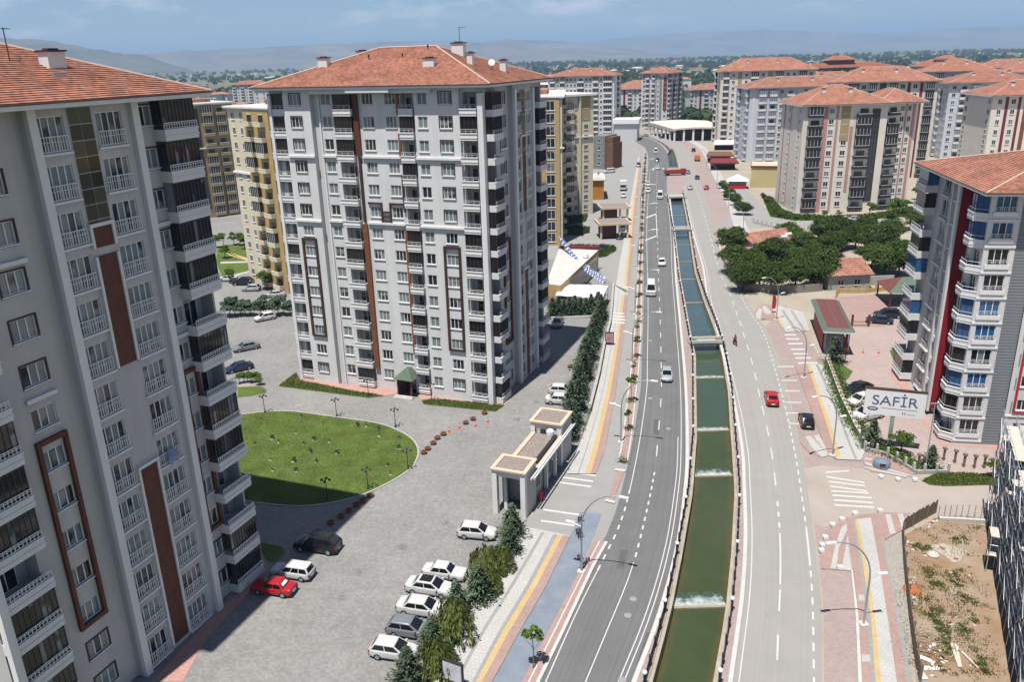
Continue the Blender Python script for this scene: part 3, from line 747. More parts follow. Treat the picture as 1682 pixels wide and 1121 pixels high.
strip("kerb", tl, offset(tl, .18), 0.127, "curb", 80)
strip("kerb", offset(tr, -.18), tr, 0.127, "curb", 80)
bars("crossing_stripe", [[(18.43,147.98),(21.44,147.04),(21.31,146.15),(18.32,147.08)], [(18.31,146.05),(21.29,145.13),(21.17,144.26),(18.2,145.17)], [(18.27,144.15),(20.91,143.28),(20.79,142.43),(18.17,143.29)], [(19.06,149.91),(21.63,148.99),(21.52,148.21),(18.96,149.12)]], 0.13)
# parking bay lines along the left road
bars("lane_marking", [[(41.68,245.61),(45.61,251.1),(45.25,249.09),(41.37,243.68)], [(36.32,214.02),(40.12,219),(39.85,217.44),(36.08,212.53)], [(45.61,251.1),(45.79,251.07),(40.45,218.95),(40.21,218.99)]], 0.028)
bars("crossing_stripe", [[(62.99,357.45),(63.75,357.28),(63.07,353.37),(62.32,353.54)], [(65.02,357),(65.78,356.83),(65.07,352.93),(64.32,353.09)], [(67.04,356.55),(67.8,356.38),(67.08,352.48),(66.33,352.65)]], 0.028)

# right pavement, near part
def rs(x): return extend(x)
k0 = rs([(26.35,51.33),(29.36,59.24),(30.95,63.92),(31.55,65.67)]); k1 = rs([(26.62,51.32),(29.6,59.23),(31.13,63.91),(31.71,65.66)])
strip("kerb", k0, k1, 0.13, "curb", 20, 0.13)
r1_ = rs([(26.62,51.32),(29.6,59.23),(31.59,65.18),(33.89,71.38),(34.81,74.87)]); y0_ = rs([(27.68,51.27),(30.66,59.18),(32.17,63.87),(33.65,68.47),(35.48,74.35)]); y1_ = rs([(28.11,51.26),(30.53,57.81),(32.13,62.62),(33.34,66.42),(35.08,72.08),(35.78,74.41)])
w1_ = rs([(29.3,51.21),(31.69,58.03),(33.24,62.57),(34.56,66.36),(36.39,72.01),(37.24,74.66)]); q1_ = rs([(30.09,51.18),(32.36,57.73),(34.16,63.15),(35.44,66.99),(36.77,70.86)]); g1_ = rs([(30.41,51.17),(32.43,56.93),(33.72,61.35),(35.38,66.32),(36.86,70.48)])
strip("pavement", r1_, q1_, 0.12, "paver_red", 30, 0.13)
strip("pavement_band", rs([(27.39,51.29),(30.31,59.2),(31.83,63.88),(33.33,68.49),(35.31,74.36)]), y0_, 0.125, "band_grey", 24)
strip("tactile_strip", y0_, y1_, 0.126, "paver_yellow", 24)
strip("pavement_band", y1_, w1_, 0.125, "paver_white", 24)
strip("pavement_band", q1_, g1_, 0.122, "band_grey", 24)
patch("stone_verge", [(36.86,70.48),(38.98,71.57),(37.45,67.58),(33.85,59.04),(30.57,51.16),(30.41,51.17),(32.43,56.93),(33.72,61.35),(35.38,66.32)], 0.05, "gravel")
bars("pavement_band", [[(30.71,61.93),(31.99,61.87),(31.67,61),(30.4,61.05)], [(27.79,54.21),(28.79,54.17),(28.5,53.34),(27.48,53.38)]], 0.124, "concrete")
isl = [(28.87,66.07),(29.82,68.66),(31.03,71.15),(32.29,72.81),(33.94,74.31),(35.87,75.31),(38.89,75.68),(41.59,75.33),(42.48,74.46),(39.21,72.06),(36.89,70.55),(31.68,65.5)]
patch("corner_island", isl, 0.118, "paver_red", 0.12)
bars("zebra_band", [[(29.75,66.09),(30.26,66),(31.77,69.28),(31.74,70)], [(31.74,70),(31.77,69.28),(33.81,72.34),(33.59,73.13)], [(33.59,73.13),(33.81,72.34),(34.31,73.61),(33.97,73.39)], [(30.75,65.88),(31.57,65.57),(32.78,69.23),(33.76,71.96)]], 0.124, "paver_white")
bars("zebra_band", [[(39.03,75.26),(39.57,75.23),(38.52,71.71),(37.84,71.48)], [(40.37,75.31),(40.91,75.28),(40.14,72.79),(39.4,72.24)], [(41.44,75.01),(41.97,74.98),(41.86,74.29),(41.14,73.92)]], 0.124, "paver_white")
bars("pavement_band", [[(35.61,74.42),(35.86,74.49),(34.22,69.15),(33.98,69.17)], [(35.86,74.49),(37.27,74.74),(34.99,67.7),(33.8,67.76)]], 0.1245, "paver_white")
# crossing over the dirt road
bars("crossing_stripe", [[(36.37,85.01),(39.16,85.2),(39.04,84.9),(36.24,84.67)], [(36.08,83.98),(39.79,82.35),(39.66,82.02),(35.95,83.64)], [(35.88,82.82),(39.57,81.64),(39.44,81.32),(35.76,82.49)], [(35.63,81.78),(39.25,80.49),(39.12,80.18),(35.51,81.46)], [(35.39,80.72),(39.29,80.03),(39.16,79.72),(35.27,80.4)], [(35.16,79.81),(39.19,79),(39.05,78.65),(35.03,79.46)], [(34.89,78.79),(38.86,77.95),(38.72,77.61),(34.76,78.44)], [(34.61,77.75),(38.62,77.01),(38.47,76.68),(34.48,77.41)]], 0.03)
# right pavement, middle part
ym0 = [(46.26,119.32),(44.37,111.35),(41.76,100.18),(40.15,93.37),(38.73,87.84)]; ym1 = [(46.77,119.28),(44.82,111.32),(42.25,100.15),(40.7,93.63),(39.68,89.13)]
wm1 = [(48.72,119.31),(47.2,112.35),(45.23,103.37),(43.29,94.97),(41.44,87.4)]; gm1 = [(49.57,119.51),(47.48,109.14),(45.81,101.25),(44.45,94.89),(43.32,90.28)]
km = [(44.22,119.04),(42.48,110.3),(40.4,100.27),(39,93.44),(38.2,89.22)]
strip("pavement", km, ym0, 0.12, "paver_red", 24, 0.13)
strip("pavement", ym0, wm1, 0.122, "paver_white", 24, 0.13)
strip("tactile_strip", ym0, ym1, 0.127, "paver_yellow", 24)
strip("pavement_band", wm1, gm1, 0.11, "paver_white", 24, 0.12)
strip("pavement_band", [(47.52,119.22),(44.91,106.29),(43.18,98.11),(41.65,91.52),(40.87,87.71)], [(47.96,119.19),(45.25,106.27),(43.5,98.09),(41.95,91.5),(41.16,87.69)], 0.128, "band_grey", 24)
patch("corner_island", [(36.38,94.21),(39.02,94.94),(38.35,88.94),(37.17,88.47),(36.17,89.9),(35.91,92.47)], 0.1, "paver_pink", 0.1)
bars("zebra_band", [[(37.19,94.28),(37.9,94.41),(38.1,88.95),(37.17,88.47),(36.91,91.26)], [(38.28,94.51),(39.04,94.64),(38.65,89.74),(38.08,89.23)]], 0.106, "paver_white")
patch("corner_island", [(41.68,88.46),(44.59,88.82),(47.03,86.02),(46.45,83.77),(44.83,83.38),(41.52,84.57)], 0.1, "paver_red", 0.1)
bars("zebra_band", [[(41.75,87.03),(45.89,83.25),(45.85,82.85),(41.53,86.48)], [(41.29,85.91),(45.16,83.3),(44.83,82.91),(41.09,85.43)], [(42.21,88.11),(42.99,87.72),(42.81,87.3),(42.01,87.65)]], 0.106, "paver_white")
bars("lane_marking", [[(40.35,113.54),(42.62,113.36),(42.48,112.96),(40.22,113.14)], [(39.52,109.58),(41.67,109.26),(41.54,108.89),(39.4,109.2)], [(38.41,105.44),(40.41,105.15),(40.29,104.8),(38.3,105.09)], [(37.43,101.83),(39.31,101.57),(39.2,101.23),(37.32,101.5)], [(36.49,98.57),(37.79,98.35),(37.68,98.03),(36.39,98.25)], [(41.54,119.25),(44.06,119.05),(43.91,118.61),(41.4,118.81)]], 0.03)
# right pavement, top part: crossing and corner
bars("crossing_stripe", [[(47.58,134.36),(49.5,134.18),(49.25,133.43),(47.34,133.6)], [(47.16,132.18),(49.3,131.99),(49.04,131.26),(46.92,131.44)], [(46.65,129.76),(49.09,129.55),(48.84,128.84),(46.41,129.05)], [(46.22,127.01),(48.48,126.81),(48.24,126.13),(45.99,126.32)], [(45.9,124.84),(48.13,124.65),(47.9,123.98),(45.68,124.17)], [(45.59,122.92),(48.05,122.72),(47.82,122.07),(45.38,122.27)], [(45.27,120.69),(48.29,120.44),(48.03,119.73),(45.02,119.97)]], 0.03)
patch("pavement", [(50.69,151.58),(52.58,149.73),(55,146.41),(52.35,135.62),(48.12,135.44),(48.91,142.51)], 0.12, "paver_white", 0.12)
bars("tactile_strip", [[(49.66,148.26),(50.2,148.21),(48.74,137.69),(48.17,137.74)]], 0.126, "paver_yellow")
bars("pavement_band", [[(51.34,148.09),(51.88,148.04),(50.3,135.47),(49.7,135.52)], [(52.98,147.93),(53.34,147.5),(51.75,135.45),(51.18,135.39)]], 0.126, "band_grey")
patch("corner_island", [(46,147.29),(47.84,151.17),(49.61,152.39),(50.61,151.31),(48.83,142.27),(45.4,142.85)], 0.1, "paver_red", 0.1)
bars("zebra_band", [[(45.86,145.99),(47.64,149.81),(48.1,149.09),(45.84,142.8),(45.25,142.86)], [(48.58,150.68),(49.33,151.43),(49.06,146.07),(48.19,145.76),(47.71,146.73)]], 0.106, "paver_white")
# lawn ovals, grass strips, aprons
lawn = smooth_line([(-41.05,105.29),(-38.61,106.36),(-34.53,107.07),(-31.49,106.86),(-24.67,104.34),(-19.24,102.25),(-16.08,99.96),(-13.65,97.02),(-12.48,93.92),(-12.36,91.06),(-13.04,88.38),(-14.89,85.59),(-17.53,82.88),(-20.25,81.4),(-23.05,80.7),(-25.11,80.7),(-29.19,81.61),(-32.48,82.67)] + [(-40, 84), (-42, 92), (-38, 99)], 1.5)
patch("lawn", lawn, 0.09, "lawn_green")
strip("kerb", lawn, offset(lawn, -.22), 0.10, "concrete", 120, 0.1)
patch("grass_strip", [(-34.79,122.44),(-36.14,116.78),(-21.39,111.13),(-19.16,111.7),(-24.19,113.94),(-33.35,118.98),(-33.92,117.8)], 0.05, "lawn_green")
patch("grass_strip", [(-13.39,109.6),(-12.97,108.16),(-2.57,104.89),(-1.33,106.98),(-5.7,108.2),(-10.9,109.85)], 0.05, "lawn_green")
patch("apron", [(-33.96,117.97),(-33.33,120.21),(-25.9,116.79),(-20.41,116.38),(-17.33,115.75),(-17.5,112.32),(-19.16,111.7),(-24.19,113.94),(-33.29,118.73)], 0.06, "paver_apron")
patch("apron", [(-14.6,112.48),(-12.28,112.68),(-8.08,110.52),(-3.17,108.58),(-0.91,107.85),(-1.33,106.98),(-5.69,108.06),(-10.89,109.71),(-13.39,109.6)], 0.06, "paver_apron")
patch("apron", [(-2.59,107.97),(-0.91,107.85),(6.18,130.59),(4.9,131.69)], 0.055, "paver_apron")
patch("apron", [(-29.91,53.56),(-27.41,53.46),(-27.22,58.64),(-25.67,64.04),(-24.58,68.77),(-26.33,72),(-27.53,62.79)], 0.03, "paver_apron")
patch("grass_strip", [(-26.2,72),(-26.58,73.34),(-24.14,72.44),(-23.61,71.11),(-24.37,69.78),(-25.37,70.35)], 0.06, "lawn_green")
patch("grass_strip", [(-42.39,116.77),(-38.77,116.8),(-37.71,115.51),(-37.49,114.3),(-39.38,113.26),(-41.29,112.83)], 0.08, "lawn_green", 0.08)
patch("planting_bed", [(-43.08,119),(-40.03,118.77),(-39.1,117.13),(-42.39,116.77)], 0.06, "gravel")
patch("park_lawn", [(-80.17,221.18),(-73.53,224.18),(-69.2,212.39),(-62.44,192.07),(-67.49,186.17),(-74.47,202.83)], 0.05, "lawn_green")
patch("garden_path", [(-78.52,217.21),(-80.6,221.24),(-73.07,209.37),(-66.06,201.81),(-67.07,205.22),(-72.93,211.45)], 0.07, "paver_yellow")
patch("garden_path", [(-73.15,202.34),(-65.76,202.09),(-65.19,200.41),(-72.49,200.33)], 0.07, "paver_white")
patch("garden_path", [(-67.12,186.13),(-62.53,192.37),(-61.99,190.54),(-66.42,183.98)], 0.07, "paver_white")
patch("park_lawn", [(16.85,247.89),(24.61,251.02),(23.15,241.35),(16.01,235.76)], 0.05, "lawn_green")
patch("planting_bed", [(16,231.93),(19.88,233.39),(23.03,229.66),(22.55,224.86),(18.89,221.84),(15.65,223.46)], 0.08, "lawn_green", 0.08)
patch("tower_apron", [(57.3,115.62),(59.24,117.08),(58.03,110.95),(54.91,100.31),(53.47,92.96),(54.26,90.77),(60.76,90.27),(60.26,89.35),(52.98,90.85),(53.74,97.48),(56.04,107.64)], 0.03, "paver_apron")
patch("grass_strip", [(61.65,124.83),(63.29,125.42),(61.67,121.61),(60.25,120.34)], 0.05, "lawn_green")
patch("grass_strip", [(49.74,119.96),(51.61,118.89),(52.13,116.19),(50.36,113.35),(48.08,111.47),(45.28,99.94),(45.34,96.06),(47.16,91.74),(47.64,87.29),(46.44,84.77),(44.83,88.81),(43.44,90.28),(44.29,96.13),(46.06,104.74)], 0.06, "lawn_green")
patch("roadside_grass", [(46.27,82.16),(48.9,83.85),(51.83,83.68),(55,82.87),(55.9,81.6),(53.83,80.82),(48.27,80.85),(46.7,81.24)], 0.05, "lawn_green")
patch("concrete_slab", [(40.7,69.38),(42.33,69.73),(44.04,68.36),(42.64,66.92),(41.75,66.42),(41.44,67.66),(40.9,68.8)], 0.035, "plot_concrete")
# ------------------------------------------------------------------ building kit
MESH = {}
def cached(key, fn):
    if key not in MESH: MESH[key] = fn()
    return MESH[key]
def frame_mesh(w, h, n, fy=0.09, bar=0.07, mid=None):
    def f():
        mb = MB(); y0, y1 = fy, fy + .07; a = -w / 2; b = w / 2
        mb.box(a, y0, 0, b, y1, bar).box(a, y0, h - bar, b, y1, h).box(a, y0, bar, a + bar, y1, h - bar).box(b - bar, y0, bar, b, y1, h - bar)
        for i in range(1, n):
            x = a + w * i / n; mb.box(x - bar * .6, y0, bar, x + bar * .6, y1, h - bar)
        if mid: mb.box(a + bar, y0 + .01, mid, b - bar, y1 - .01, mid + .05)
        return mb.mesh("window", "frame_white")
    return cached(("fr", w, h, n, fy, mid), f)
def quad_mesh(name, w, h, m, y=0.14):
    return cached(("q", name, w, h, m, y), lambda: MB().q([(-w / 2, y, 0), (w / 2, y, 0), (w / 2, y, h), (-w / 2, y, h)]).mesh(name, m))
def box_mesh(name, w, d0, d1, h, m):
    return cached(("b", name, w, d0, d1, h, m), lambda: MB().box(-w / 2, d0, 0, w / 2, d1, h).mesh(name, m))
def hollow_mesh(name, w, h, t, d, m):
    """square surround standing d proud of the wall"""
    def f():
        a = w / 2
        return MB().box(-a - t, -d, -t, a + t, .02, 0).box(-a - t, -d, h, a + t, .02, h + t).box(-a - t, -d, 0, -a, .02, h).box(a, -d, 0, a + t, .02, h).mesh(name, m)
    return cached(("ho", name, w, h, t, d, m), f)
def railing_mesh(w, h, n, y, style="bars"):
    def f():
        mb = MB()
        mb.box(-w / 2, y - .03, h - .05, w / 2, y + .03, h)
        if style == "bars":
            mb.box(-w / 2, y - .02, .06, w / 2, y + .02, .1); mb.box(-w / 2, y - .02, h * .62, w / 2, y + .02, h * .62 + .035)
            for i in range(n + 1):
                x = -w / 2 + w * i / n; mb.box(x - .022, y - .02, 0, x + .022, y + .02, h - .05)
        else:
            mb.box(-w / 2, y - .02, h * .5, w / 2, y + .02, h * .5 + .04)
            for i in range(n + 1):
                x = -w / 2 + w * i / n; mb.box(x - .025, y - .02, 0, x + .025, y + .02, h - .05)
        return mb.mesh("railing", "rail_grey" if style != "bars" else "frame_white")
    return cached(("ra", w, h, n, y, style), f)

class Face:
    """one wall of a building with real openings; local x runs along the wall, -y is outside"""
    def __init__(s, root, x, y, ang, L, z0, z1, m, ret=0.0, name="wall"):
        s.root, s.x, s.y, s.a, s.L, s.z0, s.z1, s.m, s.ret, s.name = root, x, y, R(ang), L, z0, z1, m, ret, name
        s.op = []
    def put(s, name, mesh, u, z, out=0.0):
        c, n = math.cos(s.a), math.sin(s.a)
        return new(name, mesh, s.root, (s.x + c * u + n * out, s.y + n * u - c * out, z), s.a)
    def hole(s, u0, u1, z0, z1, depth=0.2, back=False): s.op.append((u0, u1, z0, z1, depth, back))
    def window(s, u, z, w, h, n=2, pane="pane", surround=None, sill=True, split=False, out=0.0, hole=True, rail=False, mid=None):
        if hole: s.hole(u - w / 2, u + w / 2, z, z + h)
        o = s.put("window", frame_mesh(w, h, n, mid=mid), u, z, out)
        if split:
            pw = (w - .1) / n
            for i in range(n):
                new("pane", quad_mesh("pane", round(pw - .04, 3), h - .1, pane), o, (-w / 2 + .05 + pw * (i + .5), 0, .05))
        else: new("pane", quad_mesh("pane", w - .06, h - .06, pane), o, (0, 0, .03))
        if sill: new("sill", box_mesh("sill", w + .2, -.12, .1, .09, "trim_white"), o, (0, 0, -.09))
        if surround: new("surround", hollow_mesh("surround", w, h, .13, .05, surround), o)
        if rail: new("railing", railing_mesh(w + .1, 1.05, 11, -.12), o, (0, 0, 0.02))
        return o
    def balcony(s, u, z, w, H, proj=0.9, glazed=True, par=0.95, rail=0.5, bars=False, nbar=7, door=True, depth=1.3, glass="balcony_glass", railstyle="pipe", hole=True, m="trim_white"):
        """loggia recess, parapet with lipped bands, pipe rail, and bars with glass when glazed"""
        hw = w / 2
        if hole: s.hole(u - hw + .12, u + hw - .12, z + .18, z + H - .12, depth, True)
        def f():
            mb = MB(); p = proj
            mb.box(-hw, -p, 0, hw, 0.02, .17)
            mb.box(-hw, -p, .17, hw, -p + .13, par).box(-hw - .03, -p - .05, .28, hw + .03, -p - .001, .40).box(-hw - .03, -p - .07, par - .13, hw + .03, -p + .16, par + .002)
            if p > .3:
                for sx in (-1, 1): mb.box(sx * hw, -p + .13, .17, sx * (hw - .13), 0.02, par)
            return mb.mesh("balcony", m)
        o = s.put("balcony", cached(("bal", w, proj, par, m), f), u, z)
        new("railing", railing_mesh(w - .1, rail, int(w / .28) if bars else max(3, int(w / 0.75)), -proj + .03, "bars" if bars else "pipe"), o, (0, 0, par))
        if glazed:
            def g():
                mb = MB(); y = -proj + .16 if proj > .3 else .10
                zt = H - .05
                if not bars: mb.q([(-hw + .06, y + .03, par), (hw - .06, y + .03, par), (hw - .06, y + .03, zt), (-hw + .06, y + .03, zt)], 1)
                for sx in (-1, 1):
                    if proj > .3: mb.q([(sx * (hw - .06), y + .03, par), (sx * (hw - .06), 0, par), (sx * (hw - .06), 0, zt), (sx * (hw - .06), y + .03, zt)], 1)
                for i in range(nbar + 1):
                    x = -hw + .06 + (w - .12) * i / nbar; mb.box(x - .03, y - .03, par, x + .03, y + .02, zt)
                mb.box(-hw + .06, y - .035, zt - .08, hw - .06, y + .025, zt)
                return mb.mesh("glazing", "glaze_bar", glass)
            new("glazing", cached(("gl", w, H, proj, par, nbar, glass, bars), g), o)
            if bars:
                pw = (w - .12) / nbar
                for i in range(nbar): new("pane", quad_mesh("pane", round(pw - .05, 3), round(H - .2 - par, 3), glass, 0), o, (-hw + .06 + pw * (i + .5), -proj + .17, par + .03))
        elif door:
            d = s.put("balcony_door", frame_mesh(1.7, 2.15, 2, fy=0), u + .15, z + .2, -depth + .12)
            new("pane", quad_mesh("pane", 1.6, 2.05, "pane_dark", .05), d, (0, 0, .05))
        return o
    def build(s):
        xs = sorted({0.0, s.L, *[round(a, 3) for o in s.op for a in o[:2]]}); zs = sorted({s.z0, s.z1, *[round(a, 3) for o in s.op for a in o[2:4]]})
        xs = [x for x in xs if 0 <= x <= s.L]; zs = [z for z in zs if s.z0 <= z <= s.z1]
        mb = MB()
        ops = [(round(o[0], 3), round(o[1], 3), round(o[2], 3), round(o[3], 3)) + tuple(o[4:]) for o in s.op]
        for xa, xb in zip(xs, xs[1:]):
            xm = (xa + xb) / 2; col = [o for o in ops if o[0] < xm < o[1]]
            z = None
            for za, zb in zip(zs, zs[1:]):
                zm = (za + zb) / 2
                if any(o[2] < zm < o[3] for o in col):
                    if z is not None: mb.q([(xa, 0, z), (xb, 0, z), (xb, 0, za), (xa, 0, za)]); z = None
                elif z is None: z = za
            if z is not None: mb.q([(xa, 0, z), (xb, 0, z), (xb, 0, s.z1), (xa, 0, s.z1)])
        for a, b, c, d, t, bk in ops:
            mb.q([(a, 0, c), (b, 0, c), (b, t, c), (a, t, c)]).q([(b, 0, d), (a, 0, d), (a, t, d), (b, t, d)]).q([(a, 0, d), (a, 0, c), (a, t, c), (a, t, d)]).q([(b, 0, c), (b, 0, d), (b, t, d), (b, t, c)])
            if bk: mb.q([(a, t, c), (b, t, c), (b, t, d), (a, t, d)])
        r = s.ret
        if r:
            mb.q([(0, r, s.z0), (0, 0, s.z0), (0, 0, s.z1), (0, r, s.z1)]).q([(s.L, 0, s.z0), (s.L, r, s.z0), (s.L, r, s.z1), (s.L, 0, s.z1)]).q([(0, 0, s.z1), (s.L, 0, s.z1), (s.L, r, s.z1), (0, r, s.z1)]).q([(0, r, s.z0), (s.L, r, s.z0), (s.L, 0, s.z0), (0, 0, s.z0)])
        return new(s.name, mb.mesh("wall", s.m), s.root, (s.x, s.y, 0), s.a)

def hip_roof(root, x0, y0, x1, y1, z, rise, ridge=None, m="clay_tile", course=0.36, chim=(), eave_h=0.4, soffit="trim_white"):
    """hipped roof: each slope stepped course by course, mortar hips and ridge, boxed eaves"""
    w, d = x1 - x0, y1 - y0
    if ridge is None:
        if w >= d: ridge = ((x0 + d * .5, (y0 + y1) / 2), (x1 - d * .5 - .01, (y0 + y1) / 2))
        else: ridge = (((x0 + x1) / 2, y0 + w * .5), ((x0 + x1) / 2, y1 - w * .5 - .01))
    A, B = Vector((*ridge[0], z + rise)), Vector((*ridge[1], z + rise))
    c = [Vector(p) for p in ((x0, y0, z), (x1, y0, z), (x1, y1, z), (x0, y1, z))]
    if w >= d: slopes = [(c[0], c[1], A, B), (c[1], c[2], B, B), (c[2], c[3], B, A), (c[3], c[0], A, A)]
    else: slopes = [(c[0], c[1], A, A), (c[1], c[2], A, B), (c[2], c[3], B, B), (c[3], c[0], B, A)]
    mb = MB(); lift = Vector((0, 0, .07))
    for e0, e1, r0, r1 in slopes:
        ln = ((e0 + e1) / 2 - (r0 + r1) / 2).length; n = max(4, int(ln / course))
        for i in range(n):
            t0, t1 = i / n, (i + 1) / n
            a0, a1, b0, b1 = e0.lerp(r0, t0), e1.lerp(r1, t0), e0.lerp(r0, t1), e1.lerp(r1, t1)
            mb.q([a0 + lift, a1 + lift, b1, b0]); mb.q([a0 - lift * .3, a1 - lift * .3, a1 + lift, a0 + lift])
    o = new("roof", mb.mesh("roof", m), root)
    mr = MB()
    for p, q in ((c[0], A if w >= d else A), (c[1], B if w >= d else A), (c[2], B), (c[3], A if w >= d else B)):
        mr.tube([p + Vector((0, 0, .06)), q + Vector((0, 0, .06))], .10, 5)
    mr.tube([A + Vector((0, 0, .06)), B + Vector((0, 0, .06))], .11, 5)
    new("ridge_tiles", mr.mesh("ridge_tiles", "mortar"), o)
    e = MB()
    for xa, ya, xb, yb in ((x0, y0, x1, y0 + .12), (x0, y1 - .12, x1, y1), (x0, y0 + .12, x0 + .12, y1 - .12), (x1 - .12, y0 + .12, x1, y1 - .12)): e.box(xa, ya, z - eave_h, xb, yb, z - .02)
    e.q([(x0 + .12, y0 + .12, z - eave_h + .1), (x0 + .12, y1 - .12, z - eave_h + .1), (x1 - .12, y1 - .12, z - eave_h + .1), (x1 - .12, y0 + .12, z - eave_h + .1)])
    new("eaves", e.mesh("eaves", soffit), root)
    g = MB().tube([(x0, y0 - .07, z - .06), (x1, y0 - .07, z - .06)], .06, 5).tube([(x1 + .07, y0, z - .06), (x1 + .07, y1, z - .06)], .06, 5)
    new("gutter", g.mesh("gutter", "brown_trim"), root)
    def zr(x, y):
        s_ = min(max((x - x0), 0), max((x1 - x), 0)); t_ = min(max(y - y0, 0), max(y1 - y, 0))
        hx = (w - (ridge[1][0] - ridge[0][0])) / 2 if w >= d else w / 2
        hy = d / 2 if w >= d else (d - (ridge[1][1] - ridge[0][1])) / 2
        return z + rise * min(1, s_ / hx, t_ / hy)
    for k in chim:
        x, y, sx, sy, h = k[:5]; zz = zr(x, y)
        o2 = new("chimney", MB().box(-sx / 2, -sy / 2, -.5, sx / 2, sy / 2, h, 0).box(-sx / 2 - .12, -sy / 2 - .12, h, sx / 2 + .12, sy / 2 + .12, h + .12, 1).box(-sx * .3, -sy * .3, h + .12, sx * .3, sy * .3, h + .24, 1).mesh("chimney", "trim_white", "brown_trim"), o, (x, y, zz))
    return o, zr

# ------------------------------------------------------------------ the two grey towers
def side_wall(root, x, y, ang, FH, nf, z0, m_wall, near=False, bal_seed=1, cloth=False, q=1.0):
    """short side of the grey tower: balconies at both ends, framed windows, projecting bay with a brown strip between pairs of french windows"""
    rnd = random.Random(bal_seed)
    H = FH * nf; Lw = 25.0 * q
    F = Face(root, x, y, ang, Lw, z0, H + z0 + (0 if near else .74), m_wall)
    sp = near
    for k in range(nf):
        zb = z0 + FH * k
        glz = [rnd.random() < .68, rnd.random() < .68]
        if near: glz = [k not in (4, 8), k not in (8, 6, 3, 2)]
        F.balcony(1.95 * q, zb + .1, round(3.9 * q, 2), FH, 1.1, glz[0], .88, .5, nbar=9, bars=near, glass="pane_dark" if near else "balcony_glass")
        F.balcony(23.05 * q, zb + .1, round(3.7 * q, 2), FH, 1.1, glz[1], .88, .5, nbar=9, bars=near, glass="pane_dark" if near else "balcony_glass")
        F.window(6.85 * q, zb + 1.33, 1.9, 1.5, 3, split=sp, surround=None if 2 <= k <= 6 else "brown_trim" if k != 7 else None)
        F.window(20.55 * q, zb + 1.33, 1.4, 1.5, 2, split=sp, surround="brown_trim" if k > 9 or k < 2 else None)
        if k < 2 and False: pass
    F.build()
    bay = Face(root, x + math.cos(R(ang)) * 9.7 * q + math.sin(R(ang)) * .6, y + math.sin(R(ang)) * 9.7 * q - math.cos(R(ang)) * .6, ang, 9.4 * q, z0, H + z0 + (0 if near else .7), m_wall, ret=.6, name="bay_wall")
    for k in range(nf):
        zb = z0 + FH * k
        for u in (1.8 * q, 6.8 * q + (q - 1) * .6):
            bay.window(u, zb + .32, 2.3, 2.35, 4 if near else 3, split=sp, rail=True, sill=False)
            bay.put("ledge", box_mesh("ledge", 2.75, -.2, .05, .17, "trim_white"), u, zb + .12)
            if cloth and k == 5 and u > 5:
                mb = MB()
                for i in range(8):
                    for j in range(6):
                        f = lambda a, b: (-.45 + .9 * a / 8 + .06 * math.sin(b * 1.3), -.24 - .1 * math.sin(a * 1.7 + b) - .03 * b, 1.12 - 1.15 * b / 6 - .1 * math.sin(a))
                        mb.q([f(i, j), f(i, j + 1), f(i + 1, j + 1), f(i + 1, j)])
                mat("washing_cloth", (0.30, 0.33, 0.60), 0.9, 0.1, 0.1, 3)
                q_ = bay.put("tmp", mb.mesh("hanging_blanket", "washing_cloth", smooth=True), u - .1, zb + .35)
                q_.parent = None; q_.name = "blanket"
                q_.matrix_world = root.matrix_basis @ Matrix.LocRotScale(q_.location, q_.rotation_euler, None)
                q_["label"] = "pale blue blanket hung over the balcony rail of the near grey tower"; q_["category"] = "blanket"
    bay.build()
    for u in (.33, 9.4 * q - .33): bay.put("pilaster", box_mesh("pilaster", .66, -.35, .05, H, "trim_white"), u, z0)
    # centre strip
    zt = H + z0
    n = 8
    gs = bay.put("glass_strip", box_mesh("glass_strip", 2.04, -.03, -.001, n * 1.1, "rail_grey"), 4.3 * q, zt - n * 1.1 - .1)
    for i in range(n):
        for j in range(2): new("glass_panel", cached("gpanel", lambda: MB().box(-.47, -.03, .03, .47, .01, 1.07).mesh("glass_panel", "strip_glass")), gs, (-.5 + j, -.035, i * 1.1))
    for za, zb, top in ((.45, 17.2, True), (25.8, 34.3, False), (34.9, 36.4, True)):
        bay.put("brown_panel", box_mesh("brown_panel", 1.75, -.10, .02, round(zb - za, 2), "brown_panel"), 4.3 * q, z0 + za)
        fr = MB().box(-1.1, -.22, 0, -.88, .02, zb - za).box(.88, -.22, 0, 1.1, .02, zb - za)
        if top: fr.box(-1.1, -.26, zb - za, 1.1, .02, zb - za + .25)
        bay.put("panel_frame", fr.mesh("panel_frame", "trim_white"), 4.3 * q, z0 + za)
    for zz in (25.75, 35.1):
        F.put("cornice", box_mesh("cornice", 2.4, -.22, .02, .3, "trim_white"), 6.9 * q, z0 + zz)
        F.put("cornice", box_mesh("cornice", 1.6, -.22, .02, .3, "trim_white"), 20.4 * q, z0 + zz)
    for u, w in ((6.85, 2.5), (20.6, 1.9)):
        a = w / 2; h = 15.5
        F.put("brown_frame", MB().box(-a, -.28, 0, -a + .3, .02, h).box(a - .3, -.28, 0, a, .02, h).box(-a + .3, -.28, h - .35, a - .3, .02, h).box(-a + .3, -.28, 0, a - .3, .02, .35).mesh("brown_frame", "brown_panel"), u * q, z0 + 7.4)
    return F

